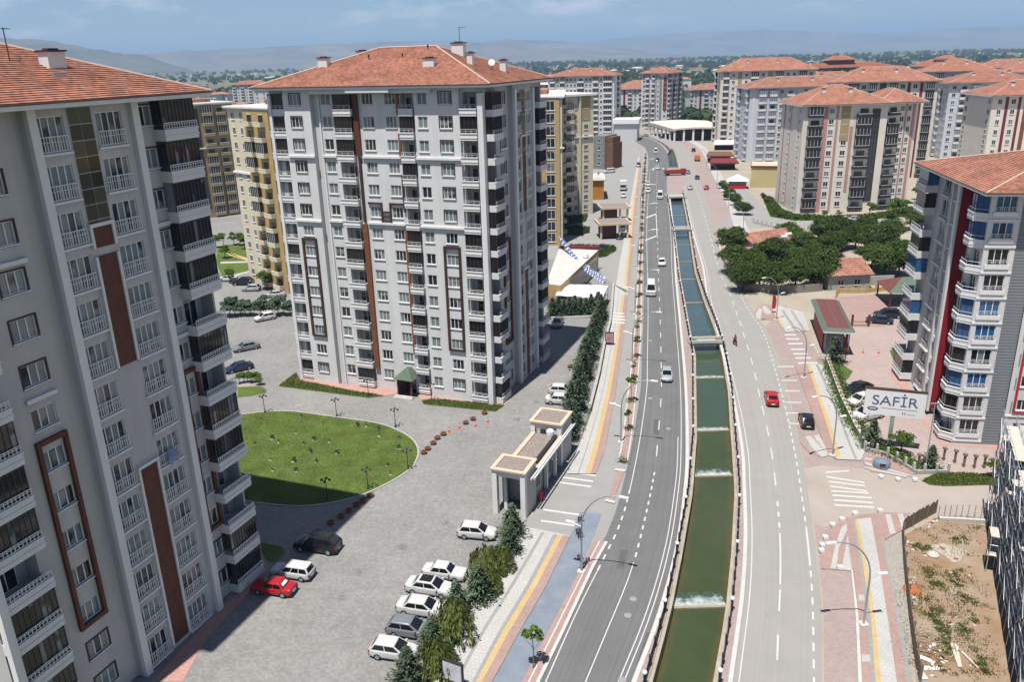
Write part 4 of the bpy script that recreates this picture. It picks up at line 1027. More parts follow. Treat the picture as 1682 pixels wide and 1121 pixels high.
# tower at the left edge of the frame
FH1 = 3.19
d1 = (0.36, 0.933); a1 = math.degrees(math.atan2(.933, .36))
o1 = (-27.5 - 18.9 * .36 - .6 * .933, 62.8 - 18.9 * .933 + .6 * .36)
T1_ = thing("apartment_tower", "tall grey apartment tower filling the left edge, long brown panels between its french windows", "apartment building", (*o1, 0), R(a1))
side_wall(T1_, 0, 0, 0, FH1, 14, 0.0, "wall_grey", near=True, cloth=True)
new("corner_pillar", MB().box(-.35, -1.25, 0, .25, -.75, 44.6).mesh("corner_pillar", "trim_white"), T1_)
E_ = Face(T1_, 25.0, 0, 90, 30, 0, 44.66, "wall_grey")
for k in range(14):
    for u in (3, 8, 14, 20, 26): E_.window(u, k * FH1 + 1.3, 1.6, 1.5, 2)
E_.build()
Face(T1_, 25.0, 30, 180, 25.0, 0, 44.66, "wall_grey").build(); Face(T1_, 0, 30, -90, 30, 0, 44.66, "wall_grey").build()
rf, zr1 = hip_roof(T1_, -1.3, -2.2, 25.8, 31.5, 45.1, 5.2, chim=((16.3, 3.4, 1.5, .9, 1.0), (20, 22, 1.2, .8, 1.2)), course=.36)
new("skylight", MB().box(-.55, -.35, -.1, .55, .35, .12).mesh("skylight", "metal_pole"), rf, (15.2, 2.0, zr1(15.2, 2.0)))
ant = MB().tube([(0, 0, 0), (0, 0, 2.2)], .04, 5).tube([(-.1, 0, 2.1), (1.1, .1, 2.15)], .03, 5)
for i in range(5): ant.tube([(.1 + .22 * i, -.2, 2.13), (.1 + .22 * i, .3, 2.13)], .015, 4)
ant = ant.mesh("antenna", "dark_metal")
new("antenna", ant, rf, (13.8, 4.5, zr1(13.8, 4.5)), .6)
new("antenna", ant, rf, (12.2, 5.5, zr1(12.2, 5.5)), 2.6)

# tower in the centre
FH2 = 3.06
a2 = math.degrees(math.atan2(-.378, .926))
T2_ = thing("apartment_tower", "tall grey apartment tower with red tiled roof standing behind the oval lawn", "apartment building", (-33.3, 120.4, 0), R(a2))
side_wall(T2_, 33.2, 0, 90, FH2, 14, 0.0, "wall_grey", bal_seed=5, q=.82)
H2 = FH2 * 14
rnd = random.Random(11)
wings = [("wall", 2.9, 7.2, .75), ("wall", 23.4, 29.9, .55)]
base = Face(T2_, 0, 0, 0, 33.2, 0, H2 + .74, "wall_light")
lw_ = Face(T2_, 2.9, -.75, 0, 4.3, 0, H2 + .7, "wall_light", ret=.75, name="wing_wall")
rw_ = Face(T2_, 23.3, -.55, 0, 6.5, 0, H2 + .7, "wall_light", ret=.55, name="wing_wall")
# balcony glazing read floor by floor from the top: left corner, second, third, right corner
GL = [(1, 1, 0, 0), (1, 1, 1, 1), (1, 1, 0, 0), (0, 0, 1, 0), (0, 0, 0, 0), (0, 0, 0, 0), (0, 0, 1, 1), (1, 1, 1, 1), (0, 0, 0, 0), (0, 0, 0, 0), (0, 0, 1, 1), (0, 0, 0, 0), (0, 0, 0, 0), (1, 1, 0, 0)]
for k in range(14):
    zb = FH2 * k; g = GL[13 - k]; zs_ = zb + 1.74
    base.balcony(1.5, zb + .25, 2.5, FH2, .35, g[0], .95, .5, nbar=4, depth=1.5)
    base.balcony(12.2, zb + .25, 2.8, FH2, .75, g[1], .95, .5, nbar=5, depth=1.2)
    base.balcony(21.9, zb + .25, 2.1, FH2, .55, g[2], .95, .5, nbar=4, depth=1.2)
    base.balcony(31.1, zb + .25, 2.4, FH2, .85, g[3], .95, .5, nbar=4, depth=1.5)
    sur = None if 1 <= k <= 7 else "brown_trim"
    lw_.window(1.9, zs_ + .0, 1.75, 1.5, 3, surround=sur)
    base.window(9.3, zs_, 1.45, 1.5, 2)
    if True:
        base.window(15.9, zs_, 1.7, 1.5, 3); base.window(19.4, zs_, 1.65, 1.5, 3)
    rw_.window(1.15, zs_, 1.4, 1.5, 2)
    rw_.window(4.5, zs_, 1.75, 1.5, 3, surround=sur)
base.build(); lw_.build(); rw_.build()
for zz in (FH2 * 8 + .75, FH2 * 11 + .75):
    lw_.put("cornice", box_mesh("cornice", 4.5, -.28, .02, .3, "trim_white"), 2.15, zz)
    rw_.put("cornice", box_mesh("cornice", 6.7, -.28, .02, .3, "trim_white"), 3.25, zz)
    base.put("cornice", box_mesh("cornice", 2.2, -.28, .02, .3, "trim_white"), 9.3, zz)
    base.put("cornice", box_mesh("cornice", 6.0, -.28, .02, .3, "trim_white"), 17.6, zz)
for w_, u, h0, h1 in ((lw_, 1.9, FH2 * 2 + 1.2, FH2 * 7 + 1.1), (rw_, 4.5, FH2 * 2 + 1.2, FH2 * 7 + 1.1)):
    a = 1.28; h = h1 - h0
    w_.put("brown_frame", MB().box(-a, -.26, 0, -a + .32, .02, h).box(a - .32, -.26, 0, a, .02, h).box(-a + .32, -.26, h - .35, a - .32, .02, h).box(-a + .32, -.26, 0, a - .32, .02, .3).mesh("brown_frame", "brown_trim"), u, h0 + .3)
# brown fins beside the balcony stacks
for u, w, za, zb, m_, out in ((14.1, .8, FH2 * 11 + 1.0, H2, "brown_panel", .35), (14.1, .35, FH2 * 8 + 1, FH2 * 11 + .7, "brown_trim", .3), (14.1, .75, 3.2, FH2 * 8 + .7, "orange_panel", .35), (20.62, .4, 6.2, FH2 * 8 + .7, "orange_panel", .25), (20.62, .4, FH2 * 11 + 1, FH2 * 12 + 1, "orange_panel", .25), (20.62, .4, FH2 * 13 + .4, H2, "orange_panel", .25), (20.62, .3, FH2 * 9 - .4, FH2 * 10 + 1.6, "brown_trim", .25)):
    base.put("facade_fin", box_mesh("facade_fin", w, -out, .02, round(zb - za, 2), m_), u, za)
zz = FH2 * 8 + 1.05
base.put("brown_frame", MB().box(-2.3, -.2, 2.55, -.05, .02, 2.8).box(-.3, -.2, 0, -.05, .02, 2.55).box(1.1, -.2, 2.55, 3.4, .02, 2.8).box(1.1, -.2, 0, 1.35, .02, 2.55).box(-.05, -.15, .1, 1.1, .02, .3).box(-.05, -.15, .75, 1.1, .02, .95).box(-.05, -.15, 1.4, 1.1, .02, 1.6).mesh("brown_frame", "brown_trim"), 17.1, zz)
base.put("corner_pillar", box_mesh("corner_pillar", .75, -.95, -.2, H2, "trim_white"), 32.85, 0)
base.put("corner_pillar", box_mesh("corner_pillar", .45, -.5, .02, H2, "trim_white"), .25, 0)
base.put("corner_pillar", box_mesh("corner_pillar", .3, -.5, .02, H2, "trim_white"), 2.75, 0)
base.put("drain_channel", box_mesh("drain_channel", .22, -.2, .02, H2, "trim_white"), 8.2, 0)
# entrance porch with green hipped roof
mat("porch_green", (0.085, 0.125, 0.085), 0.7, 0.2, 0.15, 1.5)
dz = base.put("entrance_porch", MB().box(-1.5, -2.4, 0, -1.2, -2.1, 3.1, 0).box(1.2, -2.4, 0, 1.5, -2.1, 3.1, 0).box(-1.5, -2.4, 0, -1.2, .0, 2.6, 0).box(-1.9, -2.7, 3.1, 1.9, .0, 3.25, 1).mesh("entrance_porch", "brown_panel", "trim_white"), 19.5, 0)
new("porch_roof", MB().q([(-2, -2.9, 3.25), (2, -2.9, 3.25), (.4, -1.3, 4.6), (-.4, -1.3, 4.6)]).q([(2, -2.9, 3.25), (2, 0, 3.25), (.4, 0, 4.6), (.4, -1.3, 4.6)]).q([(-2, 0, 3.25), (-2, -2.9, 3.25), (-.4, -1.3, 4.6), (-.4, 0, 4.6)]).q([(-.4, -1.3, 4.6), (.4, -1.3, 4.6), (.4, 0, 4.6), (-.4, 0, 4.6)]).mesh("porch_roof", "porch_green"), dz)
new("entrance_door", MB().box(-1.1, -.12, 0, 1.1, -.05, 2.6, 0).box(-.04, -.16, 0, .04, -.12, 2.6, 1).mesh("entrance_door", "balcony_glass", "brown_trim"), dz)
dz.scale = (.8, .85, .88)
new("step", MB().box(-1.9, -3.3, 0, 1.9, -2.5, .16).box(-1.9, -2.95, .16, 1.9, -2.5, .32).mesh("step", "concrete_light"), dz)
Face(T2_, 33.2, 20.83, 180, 33.2, 0, H2 + .74, "wall_grey").build()
lf = Face(T2_, 0, 20.83, -90, 20.83, 0, H2 + .74, "wall_light")
for k in range(14):
    lf.balcony(19.4, FH2 * k + .25, 2.6, FH2, .6, GL[13 - k][0], .95, .5, nbar=4)
    for u in (5, 12, 18): lf.window(u, FH2 * k + 1.74, 1.6, 1.5, 2)
lf.build()
rf, zr2 = hip_roof(T2_, -1.5, -1.7, 34.7, 22.3, 43.95, 4.8, ridge=((12, 11), (21.2, 11)), chim=((6.2, 5.2, 1.5, .9, .9), (8.5, 12, 1.6, .9, .9), (23.5, 4.3, 1.6, 1.0, .8), (24.6, 11.2, 1.8, 1.0, 1.5), (28.2, 7.2, .8, .8, 1.4), (31.2, 11.5, .9, .8, 1.4), (3.0, 10, .7, .7, .8)))
new("antenna", ant, rf, (24.8, 11.2, zr2(24.8, 11.2) + 1.5), 1.0)
new("satellite_dish", MB().lathe([(0, -.1), (.25, -.06), (.45, .08)], n=12).mesh("satellite_dish", "plastic_white"), rf, (30.4, 9.2, zr2(30.4, 9.2) + .9)).rotation_euler = (R(70), 0, R(20))
new("dish_mast", MB().tube([(0, 0, 0), (0, 0, 1.0)], .04, 5).mesh("dish_mast", "dark_metal"), rf, (30.4, 9.3, zr2(30.4, 9.2)))
for x, y in ((12.5, 7), (17.8, 7.2), (20.5, 9.8)): new("roof_vent", MB().lathe([(.12, 0), (.12, .35), (.2, .4), (.02, .5)], n=6).mesh("roof_vent", "dark_metal"), rf, (x, y, zr2(x, y)))
fb = MB().box(13.6, -1.62, 43.1, 20.2, -.5, 43.6).box(7.4, -1.0, 42.95, 26, -.4, 43.5)
new("eaves_band", fb.mesh("eaves_band", "trim_white"), T2_)

# tower at the right edge, blue blinds and a red fin
FH3 = 3.06
A3 = -10.5
ca, sa = math.cos(R(A3)), math.sin(R(A3))
T3_ = thing("apartment_tower", "white apartment tower at the right edge with blue blinds and a tall red fin", "apartment building", (54.4, 91.3, 0), R(A3))
H3 = 31.0
f = Face(T3_, 0, 0, 0, 3.3, .0, H3, "white_wall")
blue = [1, 1, 0, 0, 1, 1, 0, 1, 0, 0]
for k in range(10):
    zb = FH3 * k + .35; pane = "pane_blue" if blue[9 - k] else "pane_dark"
    f.window(1.62, zb + 1.12, 2.2, 1.85, 3, pane=pane, split=True, rail=False)
    f.put("sill_box", box_mesh("sill_box", 2.6, -.14, .02, .5, "trim_white"), 1.62, zb + .62)
    f.put("railing", railing_mesh(2.1, .5, 5, -.08, "pipe"), 1.62, zb + 1.2)
    f.put("cornice", box_mesh("cornice", 3.3, -.1, .02, .22, "trim_white"), 1.65, zb + .05)
f.build()
# grey slatted stair strip
g_ = Face(T3_, 3.3, .25, 0, 2.1, 0, H3, "slat_grey", name="slat_wall"); g_.build()
sl = cached("slat", lambda: MB().box(-1.04, -.07, 0, 1.04, .0, .30).mesh("slat", "slat_grey"))
for i in range(84): new("slat", sl, T3_, (4.35, .25, .05 + i * .37))
f2 = Face(T3_, 5.4, 0, 0, 14, 0, H3, "white_wall")
for k in range(10):
    zb = FH3 * k + .35
    f2.window(2.0, zb + 1.45, 1.7, 1.35, 3, pane="pane_dark", split=False); f2.window(6.5, zb + 1.2, 1.7, 1.5, 3); f2.window(10.5, zb + 1.2, 1.7, 1.5, 3)
    f2.put("drain_slot", box_mesh("drain_slot", .12, -.05, .02, 1.5, "slat_grey"), .55, zb + 1.1)
f2.build()
f2.put("cornice", box_mesh("cornice", 14, -.12, .02, .2, "trim_white"), 7, 4.0)
f2.put("red_frame", MB().box(-1.25, -.2, 0, -1.02, .02, 9).box(1.02, -.2, 0, 1.25, .02, 9).box(-1.02, -.2, 8.77, 1.02, .02, 9).box(-1.02, -.2, 0, 1.02, .02, .23).mesh("red_frame", "red_paint"), 2.0, 4.55)
mat("red_fin", (0.26, 0.016, 0.024), 0.6, 0.3, 0.12, 1.0)
# left side: corner balconies, red fin, two columns of french windows
s1 = Face(T3_, 0, 4.6, -90, 4.6, 0, H3, "wall_light")
s1b = Face(T3_, 1.15, 8.62, -90, 4.02, 0, H3, "wall_light"); s1c = Face(T3_, 1.15, 4.6, 180, 1.15, 0, H3, "wall_light"); s1c.build()
for k in range(10):
    zb = FH3 * k + .35; bl = blue[9 - k] or k == 3
    def poly_balcony(name="balcony"):
        mb = MB(); P = [(0, -1.6), (-1.3, -.6), (-1.3, 1.3), (0, 2.8)]; Q = [(0, -1.45), (-1.17, -.53), (-1.17, 1.25), (0, 2.62)]
        mb.prism([(p[0], p[1]) for p in reversed(P)], 0, .18, bottom=True)
        for z0_, z1_, e in ((.18, .98, 0), (.3, .42, .05), (.86, 1.0, .06)):
            for (p, q_), (r, s_) in zip(zip(P, P[1:]), zip(Q, Q[1:])):
                o_ = lambda a: (a[0] - e, a[1]) if a[0] < 0 else (a[0], a[1] - (e if a[1] < 0 else -e))
                pa, qa = o_(p), o_(q_)
                mb.q([(*pa, z0_), (*pa, z1_), (*qa, z1_), (*qa, z0_)]); mb.q([(*pa, z1_), (*r, z1_), (*s_, z1_), (*qa, z1_)]); mb.q([(*r, z1_), (*r, z0_), (*s_, z0_), (*s_, z1_)])
        return mb.mesh(name, "trim_white")
    b_ = new("balcony", cached("polybal", poly_balcony), T3_, (0, 1.7, zb - .1))
    def poly_rail():
        mb = MB(); P = [(0, -1.5, 1.4), (-1.22, -.56, 1.4), (-1.22, 1.27, 1.4), (0, 2.7, 1.4)]
        mb.tube(P, .035, 5)
        for i in range(4): mb.tube([(-1.22, -.56 + 1.83 * i / 3, 1.0), (-1.22, -.56 + 1.83 * i / 3, 1.4)], .025, 4)
        return mb.mesh("railing", "rail_grey")
    new("railing", cached("polyrail", poly_rail), b_)
    if blue[9 - k] or k in (3, 1):
        gm = "pane_blue" if blue[9 - k] else "balcony_glass"
        def poly_glass():
            mb = MB(); P = [(-.02, -1.2), (-1.05, -.45), (-1.05, 1.15), (-.02, 2.35)]
            for a_, b2 in zip(P, P[1:]):
                mb.q([(*a_, 1.0), (*a_, 2.95), (*b2, 2.95), (*b2, 1.0)], 1)
                n_ = max(2, int(math.hypot(a_[0] - b2[0], a_[1] - b2[1]) / .75))
                for i in range(n_ + 1):
                    x_, y_ = a_[0] + (b2[0] - a_[0]) * i / n_, a_[1] + (b2[1] - a_[1]) * i / n_
                    mb.box(x_ - .04, y_ - .04, 1, x_ + .04, y_ + .04, 2.95)
            return mb.mesh("glazing", "glaze_bar", gm)
        new("glazing", cached(("polyglass", gm), poly_glass), b_)
    else:
        s1.window(2.6, zb + .2, 1.8, 2.2, 2, pane="pane_dark", sill=False)
    s1b.window(2.0, zb + 1.2, 1.2, 1.4, 2)
s1.build(); s1b.build()
new("red_fin", MB().box(-.35, 8.6, 1.0, 1.25, 9.2, H3 - .2).mesh("red_fin", "red_fin"), T3_)
new("fin_edge", MB().box(-.62, 8.5, .6, -.35, 9.3, H3 - .2).mesh("fin_edge", "trim_white"), T3_)
s2 = Face(T3_, 0.6, 20.2, -90, 11.0, 0, H3, "wall_grey")
for k in range(10):
    zb = FH3 * k + .35
    for u in (3.4, 8.6):
        s2.window(u, zb + .5, 2.2, 2.2, 2, pane="pane", sill=False, rail=False)
        s2.put("ledge", box_mesh("ledge", 3.2, -.3, .02, .2, "trim_white"), u, zb + .1)
        s2.put("railing", railing_mesh(2.5, .9, 4, -.22, "pipe"), u, zb + .3)
    s2.put("balcony", cached("bal3far", lambda: MB().box(-2.2, -1.6, 0, 2.2, 0.02, .18).box(-2.2, -1.6, .18, 2.2, -1.45, 1.0).box(-2.25, -1.66, .3, 2.25, -1.601, .42).box(-2.2, -1.45, .18, -2.05, .02, 1.0).box(2.05, -1.45, .18, 2.2, .02, 1.0).mesh("balcony", "trim_white")), -2.6, zb)
    s2.put("railing", railing_mesh(4.3, .45, 6, -1.55, "pipe"), -2.6, zb + 1.0)
    if k % 3 != 1: s2.put("glazing", cached(("g3", k % 2), lambda: MB().q([(-2.1, -1.4, 1), (2.1, -1.4, 1), (2.1, -1.4, 2.95), (-2.1, -1.4, 2.95)]).q([(2.1, -1.4, 1), (2.1, 0, 1), (2.1, 0, 2.95), (2.1, -1.4, 2.95)]).mesh("glazing", "pane_blue" if k % 2 else "balcony_glass")), -2.6, zb)
s2.build()
s2.put("red_stripe", box_mesh("red_stripe", .45, -.12, .02, H3 - 1.2, "maroon"), 6.0, .8)
s2.put("pilaster", box_mesh("pilaster", .3, -.34, .02, H3 - .4, "trim_white"), 6.5, .2)
s2.put("pilaster", box_mesh("pilaster", .3, -.3, .02, H3 - .4, "trim_white"), 10.75, .2)
s3 = Face(T3_, 0.6, 24.4, -90, 4.2, 0, H3, "wall_grey"); s3.build()
Face(T3_, 20, 24.4, 180, 19.4, 0, H3, "wall_grey").build(); Face(T3_, 19.4, 0, 90, 24.4, 0, H3, "wall_grey").build()
rf, zr3 = hip_roof(T3_, -1.4, -1.9, 21, 25.6, 31.4, 2.9, chim=((12, 14, 1.4, .9, 1.0),), eave_h=.35)
new("gutter", MB().tube([(-1.5, -1.9, 31.3), (-1.5, 25.6, 31.3)], .06, 5).mesh("gutter", "brown_trim"), T3_)
# ------------------------------------------------------------------ the other blocks of flats
def far_window(w, h, pane="pane_far", fr="frame_white"):
    return cached(("fw", w, h, pane, fr), lambda: MB().box(-w / 2, -.07, 0, w / 2, .0, .07, 0).box(-w / 2, -.07, h - .07, w / 2, .0, h, 0).box(-w / 2, -.07, .07, -w / 2 + .08, 0, h - .07, 0).box(w / 2 - .08, -.07, .07, w / 2, 0, h - .07, 0).box(-.04, -.06, .07, .04, 0, h - .07, 0).box(-w / 2 - .1, -.14, -.1, w / 2 + .1, 0, 0, 0).q([(-w / 2 + .06, -.02, .05), (w / 2 - .06, -.02, .05), (w / 2 - .06, -.02, h - .05), (-w / 2 + .06, -.02, h - .05)], 1).mesh("window", fr, pane))
def far_balcony(w, H, glazed, wall, parapet, glass):
    def f():
        mb = MB(); p = 1.1; a = w / 2
        mb.box(-a, -p, 0, a, 0, .16, 1).box(-a, -p, .16, a, -p + .1, .95, 1).box(-a, -p + .1, .16, -a + .1, 0, .95, 1).box(a - .1, -p + .1, .16, a, 0, .95, 1).box(-a, -p - .03, .8, a, -p - .001, .9, 0)
        if glazed:
            mb.box(-a + .05, -p + .15, .95, a - .05, -.05, H - .05, 2)
            for i in range(5): mb.box(-a + .05 + (w - .1) * i / 4 - .03, -p + .1, .95, -a + .05 + (w - .1) * i / 4 + .03, -p + .149, H - .05, 0)
        else: mb.box(-a * .55, -.06, .16, a * .6, -.02, 2.3, 3).box(-a * .55 + .0, -.09, 2.3, a * .6, 0, 2.4, 0)
        return mb.mesh("balcony", "frame_white", parapet, glass, "pane_dark")
    return cached(("fb", w, H, glazed, wall, parapet, glass), f)
def columns(face, cols, nf, fh, z0, rnd, wall, parapet="trim_white", glass="balcony_glass", pg=.5, pane="pane_far"):
    for c in cols:
        k, u, w = c[:3]
        if k == 's': face.put("stripe", box_mesh("stripe", w, -.10, .02, round(face.z1 - face.z0 - (c[4] if len(c) > 4 else 0) - .1, 2), c[3]), u, face.z0 + (c[5] if len(c) > 5 else 0) + .05)
        elif k == 'g':
            n = int((face.z1 - face.z0 - 3) / 1.5)
            mb = MB()
            for i in range(n):
                for j in range(3): mb.box(-w / 2 + w / 3 * j + .025, -.16, 1.5 * i + .025, -w / 2 + w / 3 * (j + 1) - .025, -.1, 1.5 * i + 1.475, 0)
            mb.box(-w / 2, -.09, 0, w / 2, .02, n * 1.5, 1)
            face.put("glass_strip", mb.mesh("glass_strip", "strip_glass_dark", "rail_grey"), u, face.z0 + 3)
        elif k == 'p': face.put("bay_panel", box_mesh("bay_panel", w, -.5, .02, face.z1 - face.z0, c[3]), u, face.z0)
        elif k == 'c': face.put("cornice", box_mesh("cornice", w, -.35, .02, .4, "trim_white"), u, face.z0 + c[3])
        else:
            out = .51 if (len(c) > 3 and c[3] == 'p') else 0
            for i in range(nf):
                z = z0 + fh * i
                if k == 'w': face.put("window", far_window(w, 1.5, pane), u, z + 1.1, out)
                elif k == 'f': face.put("window", far_window(w, 2.3, pane), u, z + .4, out)
                elif k == 'b': face.put("balcony", far_balcony(w, fh, rnd.random() < pg, wall, parapet, glass), u, z + .05, out)
def block(label, loc, ang, w, d, nf, fh, front, left=(), right=(), wall="white_wall", roof="clay_tile", rise=4.0, over=1.2, z0=0.6, seed=1, parapet="trim_white", glass="balcony_glass", pg=.5, pane="pane_far", flat=False, chim=True, base=None, extra=0.4, name="apartment_block", group=None):
    r = thing(name, label, "apartment building", (*loc, 0), R(ang), group)
    H = z0 + nf * fh + extra; rnd = random.Random(seed)
    F = Face(r, 0, 0, 0, w, 0, H, wall); columns(F, front, nf, fh, z0, rnd, wall, parapet, glass, pg, pane); F.build()
    F2 = Face(r, w, 0, 90, d, 0, H, wall); columns(F2, right, nf, fh, z0, rnd, wall, parapet, glass, pg, pane); F2.build()
    Face(r, w, d, 180, w, 0, H, wall).build()
    F3 = Face(r, 0, d, -90, d, 0, H, wall); columns(F3, left, nf, fh, z0, rnd, wall, parapet, glass, pg, pane); F3.build()
    if flat:
        new("parapet_roof", MB().box(-.5, -.5, H - .3, w + .5, d + .5, H, 0).box(-.7, -.7, H, w + .7, d + .7, H + .35, 0).box(.2, .2, H + .35, w - .2, d - .2, H + .36, 1).mesh("parapet_roof", "trim_white", "concrete_light"), r)
        new("roof_ridge", MB().box(w * .2, d * .3, H + .35, w * .8, d * .7, H + 1.4).mesh("roof_ridge", "clay_tile_pale"), r)
    else:
        ch = [(w * .3, d * .3, 1.2, .8, .9), (w * .62, d * .28, 1.2, .8, .9), (w * .75, d * .55, 1, .8, 1)] if chim else ()
        hip_roof(r, -over, -over, w + over, d + over, H + .3, rise, m=roof, course=.6, chim=ch)
    return r, H
def auto(L, pat, margin=1.2):
    """spread a pattern of (kind, width, extra...) evenly along a wall"""
    tot = sum(p[1] for p in pat); gap = (L - 2 * margin - tot) / max(1, len(pat) - 1); u = margin; out = []
    for p in pat: out.append((p[0], u + p[1] / 2, p[1]) + tuple(p[2:])); u += p[1] + gap
    return out

WN, FR = ('w', 1.5), ('f', 1.8)
def B(w=3.0): return ('b', w)
block("cream and yellow curved block with balconies, half hidden behind the central tower", (-60,182.96), -44.6, 24, 22, 12, 3.12,
      [('w', 2.2, 1.3), ('w', 5.6, 1.1), ('p', 12.6, 10, "yellow_wall"), ('b', 10, 3.0, 'p'), ('b', 14.6, 3.0, 'p'), ('w', 19, 1.4), ('w', 21, 1.4), ('c', 12, 24.6, 24.6)],
      auto(22, [WN, WN, WN, WN]), auto(22, [WN, WN, WN]), wall="cream_wall", flat=True, parapet="cream_wall", pg=.3, seed=3)
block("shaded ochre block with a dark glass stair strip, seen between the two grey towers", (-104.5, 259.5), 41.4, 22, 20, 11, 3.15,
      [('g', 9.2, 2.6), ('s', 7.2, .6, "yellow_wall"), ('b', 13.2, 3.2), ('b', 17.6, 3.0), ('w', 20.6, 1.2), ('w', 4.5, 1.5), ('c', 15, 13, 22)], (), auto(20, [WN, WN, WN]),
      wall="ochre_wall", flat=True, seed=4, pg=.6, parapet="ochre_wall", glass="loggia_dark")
r_, h_ = block("yellow and cream block with framed window bays, just right of the central tower", (-5.2, 212.0), -4.4, 19.3, 40, 12, 3.02,
      [('p', 16.4, 4.6, "yellow_wall"), ('f', 16.4, 2.2, 'p'), ('b', 9, 3.2), ('w', 4, 1.5), ('c', 10, 19.8, 24.8), ('s', 16.4, 3.4, "ochre_wall", 30.4, 30.4)], (), [('w', 6, 1.4), ('b', 12, 2.6), ('w', 18, 1.4), ('w', 30, 1.4)], wall="cream_wall", flat=True, seed=6, parapet="cream_wall", pg=.4)
def to_local(r, x, y):
    a = r.rotation_euler[2]; dx, dy = x - r.location.x, y - r.location.y
    return (dx * math.cos(a) + dy * math.sin(a), -dx * math.sin(a) + dy * math.cos(a))
lx, ly = to_local(r_, 17.0, 249.3)
AW = 27.0 + 4.4
w2 = Face(r_, lx, ly, AW, 10.6, 0, 35.6, "cream_wall")
columns(w2, [('b', 1.8, 3.0), ('w', 4.3, 1.0), ('p', 5.6, .6, "cream_wall"), ('w', 8.0, 1.5), ('s', 8.0, 3.0, "ochre_wall", 28.6, 28.6), ('c', 5.3, 10.8, 23.5)], 11, 3.02, .6, random.Random(2), "cream_wall", "cream_wall", pg=.6); w2.build()
n_ = Face(r_, w2.x + 10.6 * math.cos(w2.a), w2.y + 10.6 * math.sin(w2.a), AW + 90, 16, 0, 35.6, "cream_wall"); n_.build()
new("wing_roof", MB().prism([(w2.x + math.cos(w2.a) * u - math.sin(w2.a) * v, w2.y + math.sin(w2.a) * u + math.cos(w2.a) * v) for u, v in ((-.8, -.8), (11.4, -.8), (11.4, 16), (-.8, 16))], 35.6, 36.2, bottom=True).mesh("wing_roof", "trim_white"), r_)
block("white block with many dark balconies and red hip roof, behind the yellow block", (25.5, 500.4), -17, 39, 24, 11, 3.12,
      auto(39, [B(), WN, B(), WN, WN, WN, B(4), WN, WN, B(3.5), WN, B(5)]), (), auto(24, [WN, B(), WN]), wall="white_wall", seed=8, pg=.85)
block("white and maroon tower block standing at the far bend of the road", (88.4, 551.4), -35, 18.2, 22, 11, 3.05,
      [('w', 1.8, 1.6), ('b', 4.5, 2.6), ('s', 6.6, .8, "maroon", 18, 0), ('b', 8.6, 2.4), ('s', 10.4, .7, "slat_grey"), ('w', 11.8, 1.2), ('s', 13.6, 1.8, "slat_grey", 2, 0), ('w', 16.6, 1.5), ('s', 16.6, 2.6, "maroon", 14, 12)],
      auto(22, [WN, B(), WN]), [('b', 2.4, 3.2), ('w', 6.6, 1.5), ('s', 9, 1.4, "maroon", 8, 4), ('b', 11.5, 3.0), ('w', 15, 1.5), ('s', 17.6, 1.2, "maroon", 0, 0), ('b', 20, 2.6)], wall="white_wall", seed=9, pg=.6, glass="pane_dark")
block("beige block with green panels, its long tiled roof against the orchards", (112.2, 443.2), -8, 47, 22, 11, 3.25,
      auto(47, [B(), WN, ('s', 2.0, "ochre_wall"), WN, B(4), WN, ('s', 2.4, "ochre_wall"), B(4), WN, WN, B(4), WN]), auto(22, [B(3.5), WN, ('s', 2.0, "ochre_wall"), WN]), (), wall="cream_pale", seed=10, rise=6, pg=.8)
block("pale blue block with glazed balconies, left of the pink striped one", (106.2, 367.7), 0, 46, 22, 10, 3.02,
      auto(46, [('s', 1.2, "white_wall"), B(3.2), B(3.2), WN, B(3.2), ('s', 1.6, "white_wall"), WN, B(3.4), B(3.4), WN, WN, B(3)]), auto(22, [WN, B(2.6), WN, WN, B(2.6)]), (), wall="blue_white_wall", seed=12, pg=.75, glass="pane_blue_grey" if mat("pane_blue_grey", (0.16, 0.20, 0.26), .15, .5, .3, .8) else None, roof="clay_tile_pale")
r10, h10 = block("cream block with pink stripes and a black glass strip, facing the side street", (87.0, 245.6), 0, 24.5, 20, 10, 3.02,
      [('b', 3.4, 4.2), ('s', 6.4, 1.5, "pink_stripe"), ('w', 8.2, 1.5), ('s', 9.9, .7, "pink_stripe"), ('w', 12.3, 1.6), ('s', 12.3, 2.6, "ochre_wall", 20, 21), ('s', 14.3, .9, "pink_stripe", 12, 6), ('b', 17.6, 4.2), ('g', 21.2, 2.4)],
      [('s', 3.5, .8, "pink_stripe"), ('w', 8, 1.0), ('s', 9.5, .4, "pink_stripe"), ('s', 14, 3.2, "cream_pale"), ('w', 17, 1.0)], (), wall="cream_pale", seed=13, parapet="dark_metal", glass="loggia_dark", pg=.3, rise=5.0, chim=True)
w10 = Face(r10, 24.5, 1.2, 14, 11, 0, h10, "cream_pale")
columns(w10, [('b', 2.4, 4.0), ('w', 5.6, 1.4), ('w', 8.0, 1.2), ('s', 9.6, .9, "pink_stripe"), ('s', 6.9, .5, "pink_stripe")], 10, 3.02, .6, random.Random(5), "cream_pale", "dark_metal", "loggia_dark", .6); w10.build()
Face(r10, w10.x + 11 * math.cos(w10.a), w10.y + 11 * math.sin(w10.a), 104, 15, 0, h10, "cream_pale").build()
hip_roof(r10, 22, .5, 36.6, 19.5, h10 + .32, 3.6, course=.6)
block("cream and maroon block behind the pink striped block, dark balcony columns", (122.5, 318), -16, 36, 22, 11, 3.05,
      auto(36, [WN, ('s', 1.0, "maroon"), B(4), WN, B(3), ('g', 2.2), B(3.2), WN, ('s', 1.0, "maroon"), WN, ('s', 1.0, "maroon"), B(3)]), auto(22, [WN, B(), WN]), (), wall="cream_pale", seed=14, parapet="dark_metal", glass="loggia_dark", pg=.7, rise=5)
